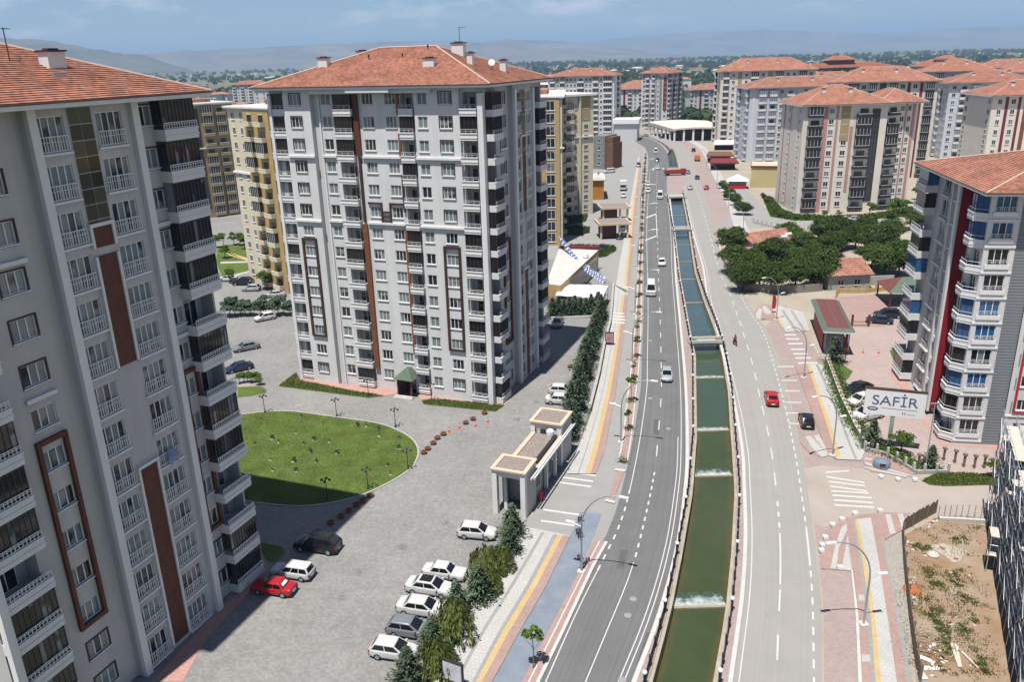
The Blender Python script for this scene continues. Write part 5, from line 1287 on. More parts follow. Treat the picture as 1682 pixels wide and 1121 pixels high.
block("white and pale blue block right of the cream and maroon block", (186.9, 357), -14, 34, 24, 10, 3.05,
      auto(34, [WN, B(3.2), B(3.2), WN, WN, B(3.2), B(3), WN, WN]), auto(24, [WN, WN, B(2.6), WN, WN]), (), wall="blue_white_wall", seed=15, pg=.6, glass="pane_blue_grey")
block("cream block with maroon and orange stripes, cut off by the right edge", (150.3, 260.5), -6, 26, 20, 10, 3.05,
      [('w', 2.2, 1.2), ('s', 4.3, .9, "maroon"), ('w', 6.2, 1.3), ('s', 8.0, .8, "maroon"), ('s', 10, 1.2, "orange_panel"), ('w', 12.2, 1.4), ('s', 14.2, 1.0, "maroon"), ('w', 18, 1.4), ('w', 22, 1.4)], auto(20, [WN, WN]), (), wall="cream_pale", seed=16)
mat("shell_brown", (0.16, 0.085, 0.06), .9, .1, .15, .5)
rb, hb = block("long unfinished brown block with a tiled tower roof, on the skyline at right", (243, 696), 5, 77, 24, 10, 3.05, auto(77, [B(4)] * 10 + [WN] * 4), auto(24, [B(4), WN]), (), wall="shell_brown", seed=17, roof="clay_tile_red", rise=3.2, parapet="shell_brown", glass="loggia_dark", chim=False)
hip_roof(rb, 24, 6, 48, 20, hb + 6.2, 3.0, m="clay_tile_red", course=.8); new("roof_tower", MB().box(25.5, 7.5, hb, 46.5, 18.5, hb + 6.3).mesh("roof_tower", "shell_brown"), rb)
rb, hb = block("white block with two-tier red roof, far right skyline", (313, 660), -38, 46, 24, 10, 3.05, auto(46, [WN, B(), WN, B(), WN, B(), WN]), auto(24, [WN, B(), WN]), (), wall="white_wall", seed=18, rise=5, roof="clay_tile_red", chim=False)
hip_roof(rb, 14, 6, 30, 18, hb + 5.2, 2.6, m="clay_tile_red", course=.8); new("roof_tower", MB().box(15.5, 7.5, hb, 28.5, 16.5, hb + 5.3).mesh("roof_tower", "cream_pale"), rb)
block("red roofed white block seen over the roof of the cream and maroon block", (196, 400), -20, 30, 24, 10, 3.4, auto(30, [WN, B(), WN, WN, B(), WN]), auto(24, [WN, WN, WN]), (), wall="white_wall", seed=19, rise=5)
block("low white and maroon block left of the far tower block", (86, 690), -5, 34, 18, 6, 3.1, auto(34, [B(), WN, ('s', 1.6, "maroon"), B(), WN, B(), ('s', 1.6, "maroon"), WN]), (), auto(18, [WN, B()]), wall="white_wall", seed=20, roof="clay_tile_pale", pg=.7)
block("low white and maroon block right of the far tower block", (142, 640), 8, 34, 18, 6, 3.1, auto(34, [WN, ('s', 1.6, "maroon"), B(), WN, B(), ('s', 1.6, "maroon"), B(), WN]), auto(18, [WN, B()]), (), wall="white_wall", seed=21, roof="clay_tile_pale", pg=.7)
block("low block with broken roof line behind the low maroon one", (110, 780), 0, 46, 18, 6, 3.1, auto(46, [WN] * 8), (), (), wall="cream_pale", seed=22, roof="clay_tile_pale")
block("white block with red hip roof far behind the left tower's roof", (-306, 960), 4, 40, 22, 8, 3.1, auto(40, [B(3.4), WN, B(3.4), WN, B(3.4), WN, B(3.4), WN, B(3)]), (), auto(22, [WN, B(), WN]), wall="white_wall", seed=23, pg=.8)
block("red roofed block peeping out left of the central tower's roof", (-205, 700), 0, 44, 20, 9, 3.1, auto(44, [WN] * 8), (), auto(20, [WN] * 3), wall="white_wall", seed=24)
block("smaller red roofed block at the left skyline", (-190, 830), 8, 36, 18, 7, 3.1, auto(36, [WN] * 7), (), auto(18, [WN] * 3), wall="cream_pale", seed=25, roof="clay_tile_pale")
block("block with a tiled roof behind the pale blue block", (178, 520), -4, 40, 20, 9, 3.1, auto(40, [WN] * 8), auto(20, [WN] * 3), (), wall="cream_pale", seed=26)

block("white block peeping over the white and pale blue one at right", (262, 450), -22, 38, 22, 10, 3.1, auto(38, [WN, B(), WN, WN, B(), WN, B()]), auto(22, [WN, B(), WN]), (), wall="white_wall", seed=31, rise=5, pg=.7)
block("cream block with red hip roof on the right skyline behind the others", (300, 545), -25, 40, 22, 10, 3.1, auto(40, [WN, B(), WN, WN, B(), WN, B()]), auto(22, [WN, B(), WN]), (), wall="cream_pale", seed=32, rise=5, pg=.7)
block("pale block with long tiled roof left of the unfinished brown one", (190, 620), 4, 42, 20, 9, 3.1, auto(42, [WN, B(), WN, WN, B(), WN, B()]), (), (), wall="white_wall", seed=33, rise=5, pg=.7)
# ------------------------------------------------------------------ gatehouse of the left courtyard
mat("gate_grey", (0.44, 0.42, 0.41), .85, .2, .05, .5); mat("tan_coping", (0.56, 0.44, 0.33), .8, .2, .06, 1)
mat("roof_pebbles", (0.24, 0.205, 0.185), .95, .1, .4, 7, detail=3, bump=.8, bscale=10)
ga = math.degrees(math.atan2(-1.8, 3.7))
gt = thing("gatehouse", "grey gatehouse with two portal frames and pebbled flat roofs at the courtyard entrance", "gatehouse", (-2.6, 77.9, 0), R(-22))
def portal(x, y, w, d, h, nm="portal"):
    mb = MB()
    mb.box(x, y, 0, x + .55, y + .6, h - .35, 1).box(x + w - .55, y, 0, x + w, y + .6, h - .35, 1).box(x, y, h - .35, x + w, y + d, h, 1)
    mb.box(x, y + d - .6, 0, x + .55, y + d, h - .35, 0).box(x + w - .35, y + .6, 0, x + w - .01, y + d, h - .35, 0).box(x + .55, y + .15, h - .8, x + w - .55, y + .4, h - .35, 1)
    mb.box(x + .75, y + 1.4, 0, x + 1.1, y + 1.7, h - .9, 1).box(x + .75, y + 1.4, h - .9, x + w - .35, y + 1.7, h - .35, 0)
    o = new(nm, mb.mesh(nm, "gate_grey", "trim_white"), gt)
    c = MB(); t = .3
    c.box(x - .15, y - .15, h, x + w + .15, y + t, h + .18).box(x - .15, y + d - t, h, x + w + .15, y + d + .15, h + .18).box(x - .15, y + t, h, x + t, y + d - t, h + .18).box(x + w - t, y + t, h, x + w + .15, y + d - t, h + .18)
    new("coping", c.mesh("coping", "tan_coping"), o)
    new("pebble_roof", MB().box(x + t, y + t, h, x + w - t, y + d - t, h + .06).mesh("pebble_roof", "roof_pebbles"), o)
    return o
portal(0, 0, 3.8, 3.4, 5.4); portal(-.2, 12.6, 3.9, 4.0, 5.4)
mb = MB().box(.1, 3.45, 0, 3.3, 6.9, 3.7, 0).box(2.95, 6.9, 0, 3.3, 10.4, 3.7, 0).box(.1, 6.9, 0, .5, 12.5, 3.7, 0).box(.1, 3.45, 3.7, 4.0, 12.5, 4.0, 1).box(3.5, 6.9, 0, 3.85, 7.3, 3.7, 1).box(3.5, 10.0, 0, 3.85, 10.4, 3.7, 1)
lo = new("lodge", mb.mesh("lodge", "gate_grey", "trim_white"), gt)
c = MB().box(0, 3.5, 4.0, .5, 12.5, 4.2).box(3.55, 3.5, 4.0, 4.05, 12.5, 4.2).box(.5, 3.5, 4.0, 3.55, 3.8, 4.2)
new("coping", c.mesh("coping", "tan_coping"), lo); new("pebble_roof", MB().box(.5, 3.8, 4.0, 3.55, 12.5, 4.06).mesh("pebble_roof", "roof_pebbles"), lo)
w_ = new("window", frame_mesh(1.4, 1.5, 2, fy=-.05), lo, (3.3, 5.3, 1.1), R(90)); new("pane", quad_mesh("pane", 1.3, 1.4, "pane_dark", .0), w_, (0, 0, .05))
w_ = new("window", frame_mesh(2.6, 2.4, 3, fy=-.05), lo, (3.3, 8.6, .6), R(90)); new("pane", quad_mesh("pane", 2.5, 2.3, "pane_dark", .0), w_, (0, 0, .05))
gb = MB()
for dx in (.0, .35): gb.box(4.05 + dx, 1.0, 4.25 + dx * .4, 4.22 + dx, 15.5, 4.45 + dx * .4)
for y in (3, 6.5, 10, 13): gb.box(3.8, y, 4.2, 4.6, y + .1, 4.28)
new("roof_beam", gb.mesh("roof_beam", "rail_grey"), gt)
new("roof_planting_box", MB().box(3.0, 5, 4.2, 3.4, 12, 4.45).mesh("roof_planting_box", "dark_metal"), gt)
new("water_tank", MB().lathe([(.4, 0), (.45, .5), (.45, .9), (.3, 1.1)], 2.6, 11.8, 10).mesh("water_tank", "plastic_white"), gt, (0, 0, 4.05))
# pillar box beside it
thing("gate_bollard", "red barrier post at the corner of the gatehouse lodge", "post", (2.75, 80.2, 0), data=MB().box(-.18, -.18, 0, .18, .18, 1.1).box(-.22, -.22, 1.1, .22, .22, 1.2).mesh("gate_bollard", "red_paint"))
# gatehouse of the right courtyard
gt2 = thing("gatehouse", "small gatehouse with dull red and green roof by the right pavement", "gatehouse", (50.1, 123.4, 0), R(-13.5))
new("wall", MB().box(.5, 1.2, 0, 3.2, 3.4, 4.2, 0).box(.3, 3.4, 0, .7, 15.5, 4.2, 1).box(.7, 14, 0, 3.6, 16.5, 4.2, 0).box(3.5, 1.2, 0, 3.85, 1.6, 4.2, 1).box(4.0, 1.5, 0, 4.15, 1.75, 4.2, 2).mesh("wall", "slat_grey", "red_fin", "trim_white"), gt2)
mat("roof_red", (0.145, 0.055, 0.05), .8, .2, .15, 1.5); mat("roof_green", (0.10, 0.135, 0.10), .8, .2, .15, 1.5)
new("roof", MB().q([(-.2, -.3, 4.2), (4.6, -.3, 4.2), (3.9, .6, 4.6), (.5, .6, 4.6)], 1).q([(4.6, -.3, 4.2), (4.6, 18, 4.2), (3.9, 17.2, 4.6), (3.9, .6, 4.6)], 1).q([(4.6, 18, 4.2), (-.2, 18, 4.2), (.5, 17.2, 4.6), (3.9, 17.2, 4.6)], 1).q([(-.2, 18, 4.2), (-.2, -.3, 4.2), (.5, .6, 4.6), (.5, 17.2, 4.6)], 1).q([(.5, .6, 4.6), (3.9, .6, 4.6), (3.9, 17.2, 4.6), (.5, 17.2, 4.6)], 0).box(-.2, -.3, 3.95, 4.6, 18, 4.199, 2).box(2.1, 1.5, 4.6, 2.22, 16, 4.66, 1).mesh("roof", "roof_red", "roof_green", "trim_white"), gt2)
w_ = new("window", frame_mesh(1.4, 1.6, 2, fy=-.05), gt2, (1.9, 1.2, 1.3)); new("pane", quad_mesh("pane", 1.3, 1.5, "pane_dark", 0), w_, (0, 0, .05))
# shelter with green roof
sh = thing("shelter", "garden shelter with a green hipped roof beside the right tower", "shelter", ((72.41,151.49)[0], (72.41,151.49)[1], 0), R(-8))
new("roof", MB().q([(-.5, -4, 3), (9, -4, 3), (5.5, .5, 5), (3, .5, 5)], 0).q([(9, -4, 3), (9, 5, 3), (5.5, .5, 5)], 0).q([(9, 5, 3), (-.5, 5, 3), (3, .5, 5), (5.5, .5, 5)], 0).q([(-.5, 5, 3), (-.5, -4, 3), (3, .5, 5)], 1).mesh("roof", "roof_green", "roof_red"), sh)
for x in (0, 8.5):
    for y in (-3.5, 4.5): new("post", MB().box(x - .12, y - .12, 0, x + .12, y + .12, 3.0).mesh("post", "brown_panel"), sh)

def small_house(label, loc, ang, w, d, h, rise, wall="cream_pale", roof="clay_tile_pale", gable=False, wins=((.3, 1.0), (.7, 1.0)), name="house"):
    r = thing(name, label, "house", (*loc, 0), R(ang))
    F = Face(r, 0, 0, 0, w, 0, h, wall)
    for f_, z in wins: F.window(w * f_, z, 1.2, 1.2, 2, pane="pane_dark")
    F.build(); Face(r, w, 0, 90, d, 0, h, wall).build(); Face(r, w, d, 180, w, 0, h, wall).build(); Face(r, 0, d, -90, d, 0, h, wall).build()
    if gable:
        mb = MB(); n = 9
        for s_ in (0, 1):
            for i in range(n):
                t0, t1 = i / n, (i + 1) / n
                y0, y1 = (-.6 + (d / 2 + .6) * t0, -.6 + (d / 2 + .6) * t1) if s_ == 0 else (d + .6 - (d / 2 + .6) * t0, d + .6 - (d / 2 + .6) * t1)
                z0_, z1_ = h + rise * t0, h + rise * t1
                qd = [(-.6, y0, z0_ + .07), (w + .6, y0, z0_ + .07), (w + .6, y1, z1_), (-.6, y1, z1_)]
                mb.q(qd if s_ == 0 else qd[::-1]); mb.q([(-.6, y0, z0_ - .02), (w + .6, y0, z0_ - .02), (w + .6, y0, z0_ + .07), (-.6, y0, z0_ + .07)])
        new("roof", mb.mesh("roof", roof), r)
        g = MB()
        for x in (0.01, w - .01): g.q([(x, 0, h), (x, d, h), (x, d / 2, h + rise * .97)])
        new("gable", g.mesh("gable", wall), r)
    else: hip_roof(r, -.6, -.6, w + .6, d + .6, h + .1, rise, m=roof, course=.45, eave_h=.2, chim=((w * .6, d * .5, .6, .6, .8),))
    return r
small_house("old house with orange tiled roof among trees behind the right gatehouse", (65.0, 160.6), 3, 8.6, 11, 3.2, 2.2, wall="concrete", gable=True)
hs = small_house("old house with faded tiled roof beside the single roadside tree", (58.5, 188.5), 24, 14, 11, 3.0, 2.4, gable=True)
hs2 = small_house("lean-to house with pale roof and a blue water drum, under the trees", (54.5, 179.5), 20, 12, 8, 2.6, 1.6, roof="clay_tile_pale", gable=True)
thing("water_drum", "blue water drum on the roof of the lean-to house", "water tank", (56.4, 182.2, 3.4), data=MB().lathe([(.7, 0), (.75, .4), (.75, 1.4), (.3, 1.6)], n=10).mesh("water_drum", "cycle_drum" if mat("cycle_drum", (0.03, 0.14, 0.35), .5, .4) else ""))
for i, (x, y, z) in enumerate(((66.5, 191.5, 4.9), (65.0, 190.0, 4.6), (63.5, 184, 3.9))):
    thing("water_heater", ("white solar water tank lying on the ridge of the faded roof", "white solar water tank standing below the ridge of the faded roof", "small white tank on the lean-to roof")[i], "water tank", (x, y, z), .4, data=MB().tube([(-.9, 0, .4), (.9, 0, .4)], .38, 10).box(-.8, -.3, -.6, -.7, .3, .2).box(.7, -.3, -.6, .8, .3, .2).mesh("water_heater", "plastic_white"))
small_house("house with tiled roof glimpsed behind the right tower's balconies", (83, 176), -10, 9, 9, 3.0, 2.0)
small_house("long low orange building beside the yellow block", (28.6, 279.6), -5, 4.2, 16, 6.6, 0.6, wall="orange_wall" if mat("orange_wall", (0.44, 0.18, 0.035), .85, .2, .08, .5) else "", roof="concrete_light", wins=(), name="shop")
# pair of roofed gate shelters of the yellow compound
for i, (px, yy) in enumerate((((24.5,215.41), 0), ((27.85,239.29), 0))):
    k = thing("gate_shelter", ("low gatehouse with flat tan roof in the yellow block's drive, nearer one", "low gatehouse with flat tan roof in the yellow block's drive, farther one")[i], "gatehouse", (*px, 0), R(4))
    new("roof", MB().box(-.6, -.6, 3.9, 8.2, 6.5, 4.5, 0).box(-.2, -.2, 4.5, 7.8, 6.1, 4.56, 1).mesh("roof", "tan_coping", "roof_pebbles"), k)
    new("wall", MB().box(.4, 1.5, 0, 4.6, 5.5, 3.9, 0).mesh("wall", "brown_panel"), k)
    for x in (.2, 5.2, 7.4): new("post", MB().box(x - .25, .0, 0, x + .25, .5, 3.9).mesh("post", "tan_coping"), k)
# yellow market hall beside the central tower
mk = thing("market_hall", "flat roofed yellow market hall next to the white canopy", "shop building", (7.0, 154.4, 0), R(-12))
new("wall", MB().prism([(0, 0), (3.0, -1), (7.2, 30), (-2, 31)], 0, 4.9, 0, 1).mesh("wall", "yellow_wall", "concrete_light"), mk)
new("roof_edge", MB().box(-2.0, 30.5, 4.9, 7.4, 31.0, 5.6).mesh("roof_edge", "maroon"), mk)
new("glass_front", MB().q([(3.12, .2, .3), (7.12, 28, .3), (7.12, 28, 4.2), (3.12, .2, 4.2)]).mesh("glass_front", "pane_dark"), mk)
new("roof_drum", MB().lathe([(.6, 0), (.7, .3), (.6, 1.0), (.1, 1.2)], 5.2, 22, 10).mesh("roof_drum", "plastic_white"), mk, (0, 0, 4.9))
# white canopy
cn = thing("canopy", "big white fabric canopy over the market terrace", "canopy", (8.6, 151.4, 0), R(-14))
mb = MB(); n = 8
for i in range(n):
    for j in range(5):
        z = lambda a, b: 3.3 + .35 * math.sin(math.pi * b / 5) + .06 * math.sin(a * 2.2)
        mb.q([(9.2 * i / n, 8.6 * j / 5, z(i, j)), (9.2 * (i + 1) / n, 8.6 * j / 5, z(i + 1, j)), (9.2 * (i + 1) / n, 8.6 * (j + 1) / 5, z(i + 1, j + 1)), (9.2 * i / n, 8.6 * (j + 1) / 5, z(i, j + 1))])
new("fabric", mb.mesh("fabric", "fabric_white" if mat("fabric_white", (0.8, 0.8, 0.8), .8, .1) else "", smooth=True), cn)
for x in (.1, 3.1, 6.1, 9.1):
    for y in (.1, 8.5): new("post", MB().box(x - .05, y - .05, 0, x + .05, y + .05, 3.3).mesh("post", "rail_grey"), cn)
new("side_screen", MB().q([(.1, .1, .2), (9.1, .1, .2), (9.1, .1, 2.6), (.1, .1, 2.6)]).mesh("side_screen", "slat_grey"), cn)
# strings of small flags
bt = thing("bunting", "strings of small blue and white flags slung from the market hall", "bunting", (0, 0, 0))
fl = MB(); st = MB()
A_ = (11.6, 184.5, 8.2)
mat("flag_blue", (0.06, 0.16, 0.45), .8, .1); mat("flag_white", (0.75, 0.75, 0.78), .8, .1)
for s_, E_ in enumerate(((19.3, 160.5, 4.4), (18.6, 163, 4.4), (17.8, 166, 4.2), (19.0, 157, 4.2), (17, 170, 4.4))):
    pts_ = []
    for i in range(41):
        t = i / 40; pts_.append((A_[0] + (E_[0] - A_[0]) * t, A_[1] + (E_[1] - A_[1]) * t, A_[2] + (E_[2] - A_[2]) * t - 1.6 * math.sin(math.pi * t)))
    st.tube(pts_, .02, 3)
    for i in range(1, 40):
        p = pts_[i]; a = .25; dx = random.uniform(-.1, .1)
        fl.q([(p[0] - a, p[1] + dx, p[2]), (p[0] + a, p[1] - dx, p[2]), (p[0] + a, p[1] - dx - .15, p[2] - .5), (p[0] - a, p[1] + dx - .15, p[2] - .5)], (i + s_) % 2)
new("string", st.mesh("string", "dark_metal"), bt); stuff(new("flags", fl.mesh("flags", "flag_blue", "flag_white"), bt))
new("mast", MB().tube([(0, 0, 0), (0, 0, 8.3)], .07, 6).mesh("mast", "metal_pole"), bt, (11.6, 184.5, 0))
# unfinished grey building, pavilion, shop and tents in the distance
ub = thing("unfinished_building", "raw grey masonry building with open top floor, left of the far road", "building", (37.6, 360.5, 0), R(-32))
new("wall", MB().box(0, 0, 0, 5.5, 12, 14, 0).box(5.5, .6, 0, 9, 10, 11, 1).mesh("wall", "grey_masonry" if mat("grey_masonry", (0.20, 0.20, 0.20), .95, .1, .35, 1.2, detail=6, bump=.4) else "", "shell_brown"), ub)
new("upper_floor", MB().box(5.2, 1, 11, 8.6, 9, 13.5, 0).mesh("upper_floor", "shell_brown"), ub)
for k in range(4): new("window", far_window(1.6, 1.6, "loggia_dark"), ub, (2.6, 0, 1.6 + 3.2 * k))
pv = thing("pavilion", "wide pavilion with a curved pale roof on columns at the road bend", "pavilion", ((96.04,468.12)[0], (96.04,468.12)[1], 0), R(-4))
mb = MB(); n = 8
for i in range(n):
    z = lambda t: 6.2 + 1.3 * math.sin(math.pi * (.15 + .75 * t))
    t0, t1 = i / n, (i + 1) / n
    mb.q([(-3 + 29 * t0, -2, z(t0)), (-3 + 29 * t1, -2, z(t1)), (-12 + 36 * t1, 46, z(t1) + .6), (-12 + 36 * t0, 46, z(t0) + .6)]); mb.q([(-3 + 29 * t0, -2, z(t0) - .9), (-3 + 29 * t1, -2, z(t1) - .9), (-3 + 29 * t1, -2, z(t1)), (-3 + 29 * t0, -2, z(t0))]); mb.q([(-3 - 9 * t1, -2 + 48 * t1, 5.4), (-3 - 9 * t0, -2 + 48 * t0, 5.4), (-3 - 9 * t0, -2 + 48 * t0, 6.9), (-3 - 9 * t1, -2 + 48 * t1, 6.9)])
new("roof", mb.mesh("roof", "pavilion_roof" if mat("pavilion_roof", (0.56, 0.53, 0.46), .85, .2, .08, .3) else ""), pv)
for i in range(6): new("column", MB().box(-.5, -.5, 0, .5, .5, 6.3).mesh("column", "trim_white"), pv, (-2 + 5.2 * i, -1, 0))
for i in range(6): new("column", MB().box(-.5, -.5, 0, .5, .5, 6.3).mesh("column", "trim_white"), pv, (-3.6 - 1.5 * i, 5 + 8 * i, 0))
new("shop_front", MB().box(0, 3, 0, 22, 40, 5.4).mesh("shop_front", "brown_trim"), pv)
sp_ = thing("shop", "yellow walled shop with flat pale roof beside the white kiosk", "shop", ((87.82,296.65)[0], (87.82,296.65)[1], 0), R(-18))
new("wall", MB().box(0, 0, 0, 9, 12, 7.2, 0).mesh("wall", "yellow_pale" if mat("yellow_pale", (0.50, 0.42, 0.22), .85, .2) else ""), sp_); new("roof", MB().box(-.3, -.3, 7.2, 9.3, 12.3, 7.8, 0).box(-.1, -.1, 7.8, 9.1, 12.1, 7.84, 1).mesh("roof", "maroon", "tan_coping"), sp_)
kk = thing("kiosk", "low kiosk with white tent roof at the kerb by the yellow shop", "kiosk", ((82.65,294.48)[0], (82.65,294.48)[1], 0), R(-14))
new("wall", MB().box(-3, 0, 0, 3, 4, 2.8).mesh("wall", "slat_grey"), kk); new("tent_roof", MB().q([(-3.8, -.8, 2.8), (3.8, -.8, 2.8), (0, 2, 5)]).q([(3.8, -.8, 2.8), (3.8, 4.8, 2.8), (0, 2, 5)]).q([(3.8, 4.8, 2.8), (-3.8, 4.8, 2.8), (0, 2, 5)]).q([(-3.8, 4.8, 2.8), (-3.8, -.8, 2.8), (0, 2, 5)]).mesh("tent_roof", "fabric_white"), kk); new("counter", MB().box(-2.6, -.6, 0, 2.6, -.1, 1.2).mesh("counter", "red_paint"), kk)
for i, (px, c_, lb) in enumerate((((90.64,346.02), "maroon", "maroon shop awning stepping down towards the kiosk"), ((95.3,371.05), "shell_brown", "brown terrace roof behind the maroon awning"), ((110.01,418.52), "fabric_white", "white square parasol tent by the pale blue block"))):
    a = thing("awning", lb, "awning", (*px, 0), R(-10))
    new("cover", MB().q([(-6, -3, 3.2), (6, -3, 3.2), (5, 3, 4.4), (-5, 3, 4.4)]).q([(-6, -3, 2.7), (6, -3, 2.7), (6, -3, 3.2), (-6, -3, 3.2)]).mesh("cover", c_), a); new("back_wall", MB().box(-5, 3, 0, 5, 5, 4).mesh("back_wall", "dark_metal"), a)
wc = thing("shed", "white flat roofed block with grey side at the far left of the road", "shop", ((61.71,478.32)[0], (61.71,478.32)[1], 0), R(-14)); new("wall", MB().box(0, 0, 0, 13, 14, 9.5).mesh("wall", "rail_grey"), wc); new("roof", MB().box(-1, -1, 9.5, 14, 15, 12).mesh("roof", "plastic_white"), wc)

# ------------------------------------------------------------------ building with scaffolding at lower right
sx0, sy0 = 43.2, 58.0
sa_ = math.degrees(math.atan2(-(73.3 - 51.5), -(49.7 - 39.5)))
sb = thing("building_shell", "dark building shell behind scaffolding at the lower right corner", "building", (50.6, 73.6, 0), R(sa_))
mat("shell_dark", (0.045, 0.05, 0.065), .9, .2, .3, 1.0)
F = Face(sb, 0, 0, 0, 30, 0, 10.5, "shell_dark"); 
for k in range(3):
    for i in range(7): F.hole(1.2 + 4.1 * i, 4.2 + 4.1 * i, .9 + 3.0 * k, 2.8 + 3.0 * k, .5, True)
F.build(); new("side_wall", MB().box(0.01, .01, 0, 29.9, 12, 12.4).mesh("side_wall", "shell_dark"), sb) if False else None
Face(sb, 0, 14, -90, 14, 0, 10.5, "shell_dark").build(); Face(sb, 30, 0, 90, 14, 0, 10.5, "shell_dark").build()
new("roof_slab", MB().box(-.3, -.3, 10.5, 30.3, 14.3, 10.8).mesh("roof_slab", "concrete"), sb)
for k in range(1, 4): new("floor_edge", MB().box(-.1, -.25, 3.0 * k - .15, 30.1, -.01, 3.0 * k + .12).mesh("floor_edge", "concrete"), sb)
sf = thing("scaffolding", "grey tube scaffolding with planks standing against the dark building shell", "scaffolding", (50.6, 73.6, 0), R(sa_))
mat("scaf_tube", (0.46, 0.48, 0.50), .45, .5, metal=.4)
nb = 16
for i in range(nb):
    x = 29.5 * i / (nb - 1)
    for y in (-.5, -1.7): new("upright", cached("upr", lambda: MB().tube([(0, 0, 0), (0, 0, 11.9)], .045, 5).mesh("upright", "scaf_tube")), sf, (x, y, 0))
for k in range(6):
    z = 1.9 * (k + 1)
    for y in (-.45, -1.75): new("ledger", cached("led", lambda: MB().tube([(0, 0, 0), (29.5, 0, 0)], .04, 5).mesh("ledger", "scaf_tube")), sf, (0, y, z))
    new("guard_rail", cached("grd", lambda: MB().tube([(0, 0, 0), (29.5, 0, 0)], .03, 5).mesh("guard_rail", "scaf_tube")), sf, (0, -1.76, z + .95))
    for i in range(nb - 1):
        if (i * 7 + k * 3) % 5 != 0: new("plank", cached("plk", lambda: MB().box(0, -1.6, .03, 1.9, -.6, .09).mesh("plank", "wood_pale")), sf, (29.5 * i / (nb - 1), 0, z))
    for i in range(0, nb - 1, 2):
        if k < 5: new("brace", cached(("brc", k % 2), lambda: MB().tube([(0 if k % 2 else 1.97, -1.8, 0), (1.97 if k % 2 else 0, -1.8, 1.9)], .03, 5).mesh("brace", "scaf_tube")), sf, (29.5 * i / (nb - 1), 0, z))
for i, (px, h) in enumerate((((43.87,64.88), 4.0), ((50.18,74.15), 5.0))):
    st_ = thing("scaffold_tower", ("short scaffold tower on the brown plot beside the dark shell", "scaffold tower with pale decks at the edge of the dirt road")[i], "scaffolding", (*px, 0), R(sa_ + 90))
    for x in (0, 2.4):
        for y in (0, 1.6): new("upright", MB().tube([(x, y, 0), (x, y, h)], .05, 5).mesh("upright", "scaf_tube"), st_)
    for z in (1.9, h - .1): new("plank", MB().box(-.1, -.1, z, 2.5, 1.7, z + .08).mesh("plank", "wood_pale"), st_)
    new("guard_rail", MB().tube([(0, 0, h - 1), (2.4, 0, h - 1), (2.4, 1.6, h - 1), (0, 1.6, h - 1), (0, 0, h - 1)], .03, 5).mesh("guard_rail", "scaf_tube"), st_)
# ------------------------------------------------------------------ vehicles
def paint(name, c, metal=0.0):
    return mat("paint_" + name, c, 0.14 if max(c) < .1 else 0.28, 0.4, 0.03, 2, metal=metal, coat=0.3)
paint("white", (0.72, 0.72, 0.71)); paint("black", (0.012, 0.012, 0.014)); paint("red", (0.38, 0.012, 0.02)); paint("silver", (0.42, 0.43, 0.45), .3)
paint("grey", (0.20, 0.215, 0.24), .2); paint("dark_blue", (0.02, 0.03, 0.06)); paint("orange", (0.55, 0.16, 0.02)); paint("bluegrey", (0.20, 0.24, 0.30), .2)
mat("car_glass", (0.008, 0.009, 0.011), 0.05, 0.7); mat("tail_red", (0.35, 0.01, 0.01), .2, .5); mat("head_clear", (0.6, 0.62, 0.64), .1, .6); mat("hub", (0.42, 0.43, 0.44), .3, .5, metal=.6)
mat("plate_white", (0.7, 0.7, 0.7), .5, .3)
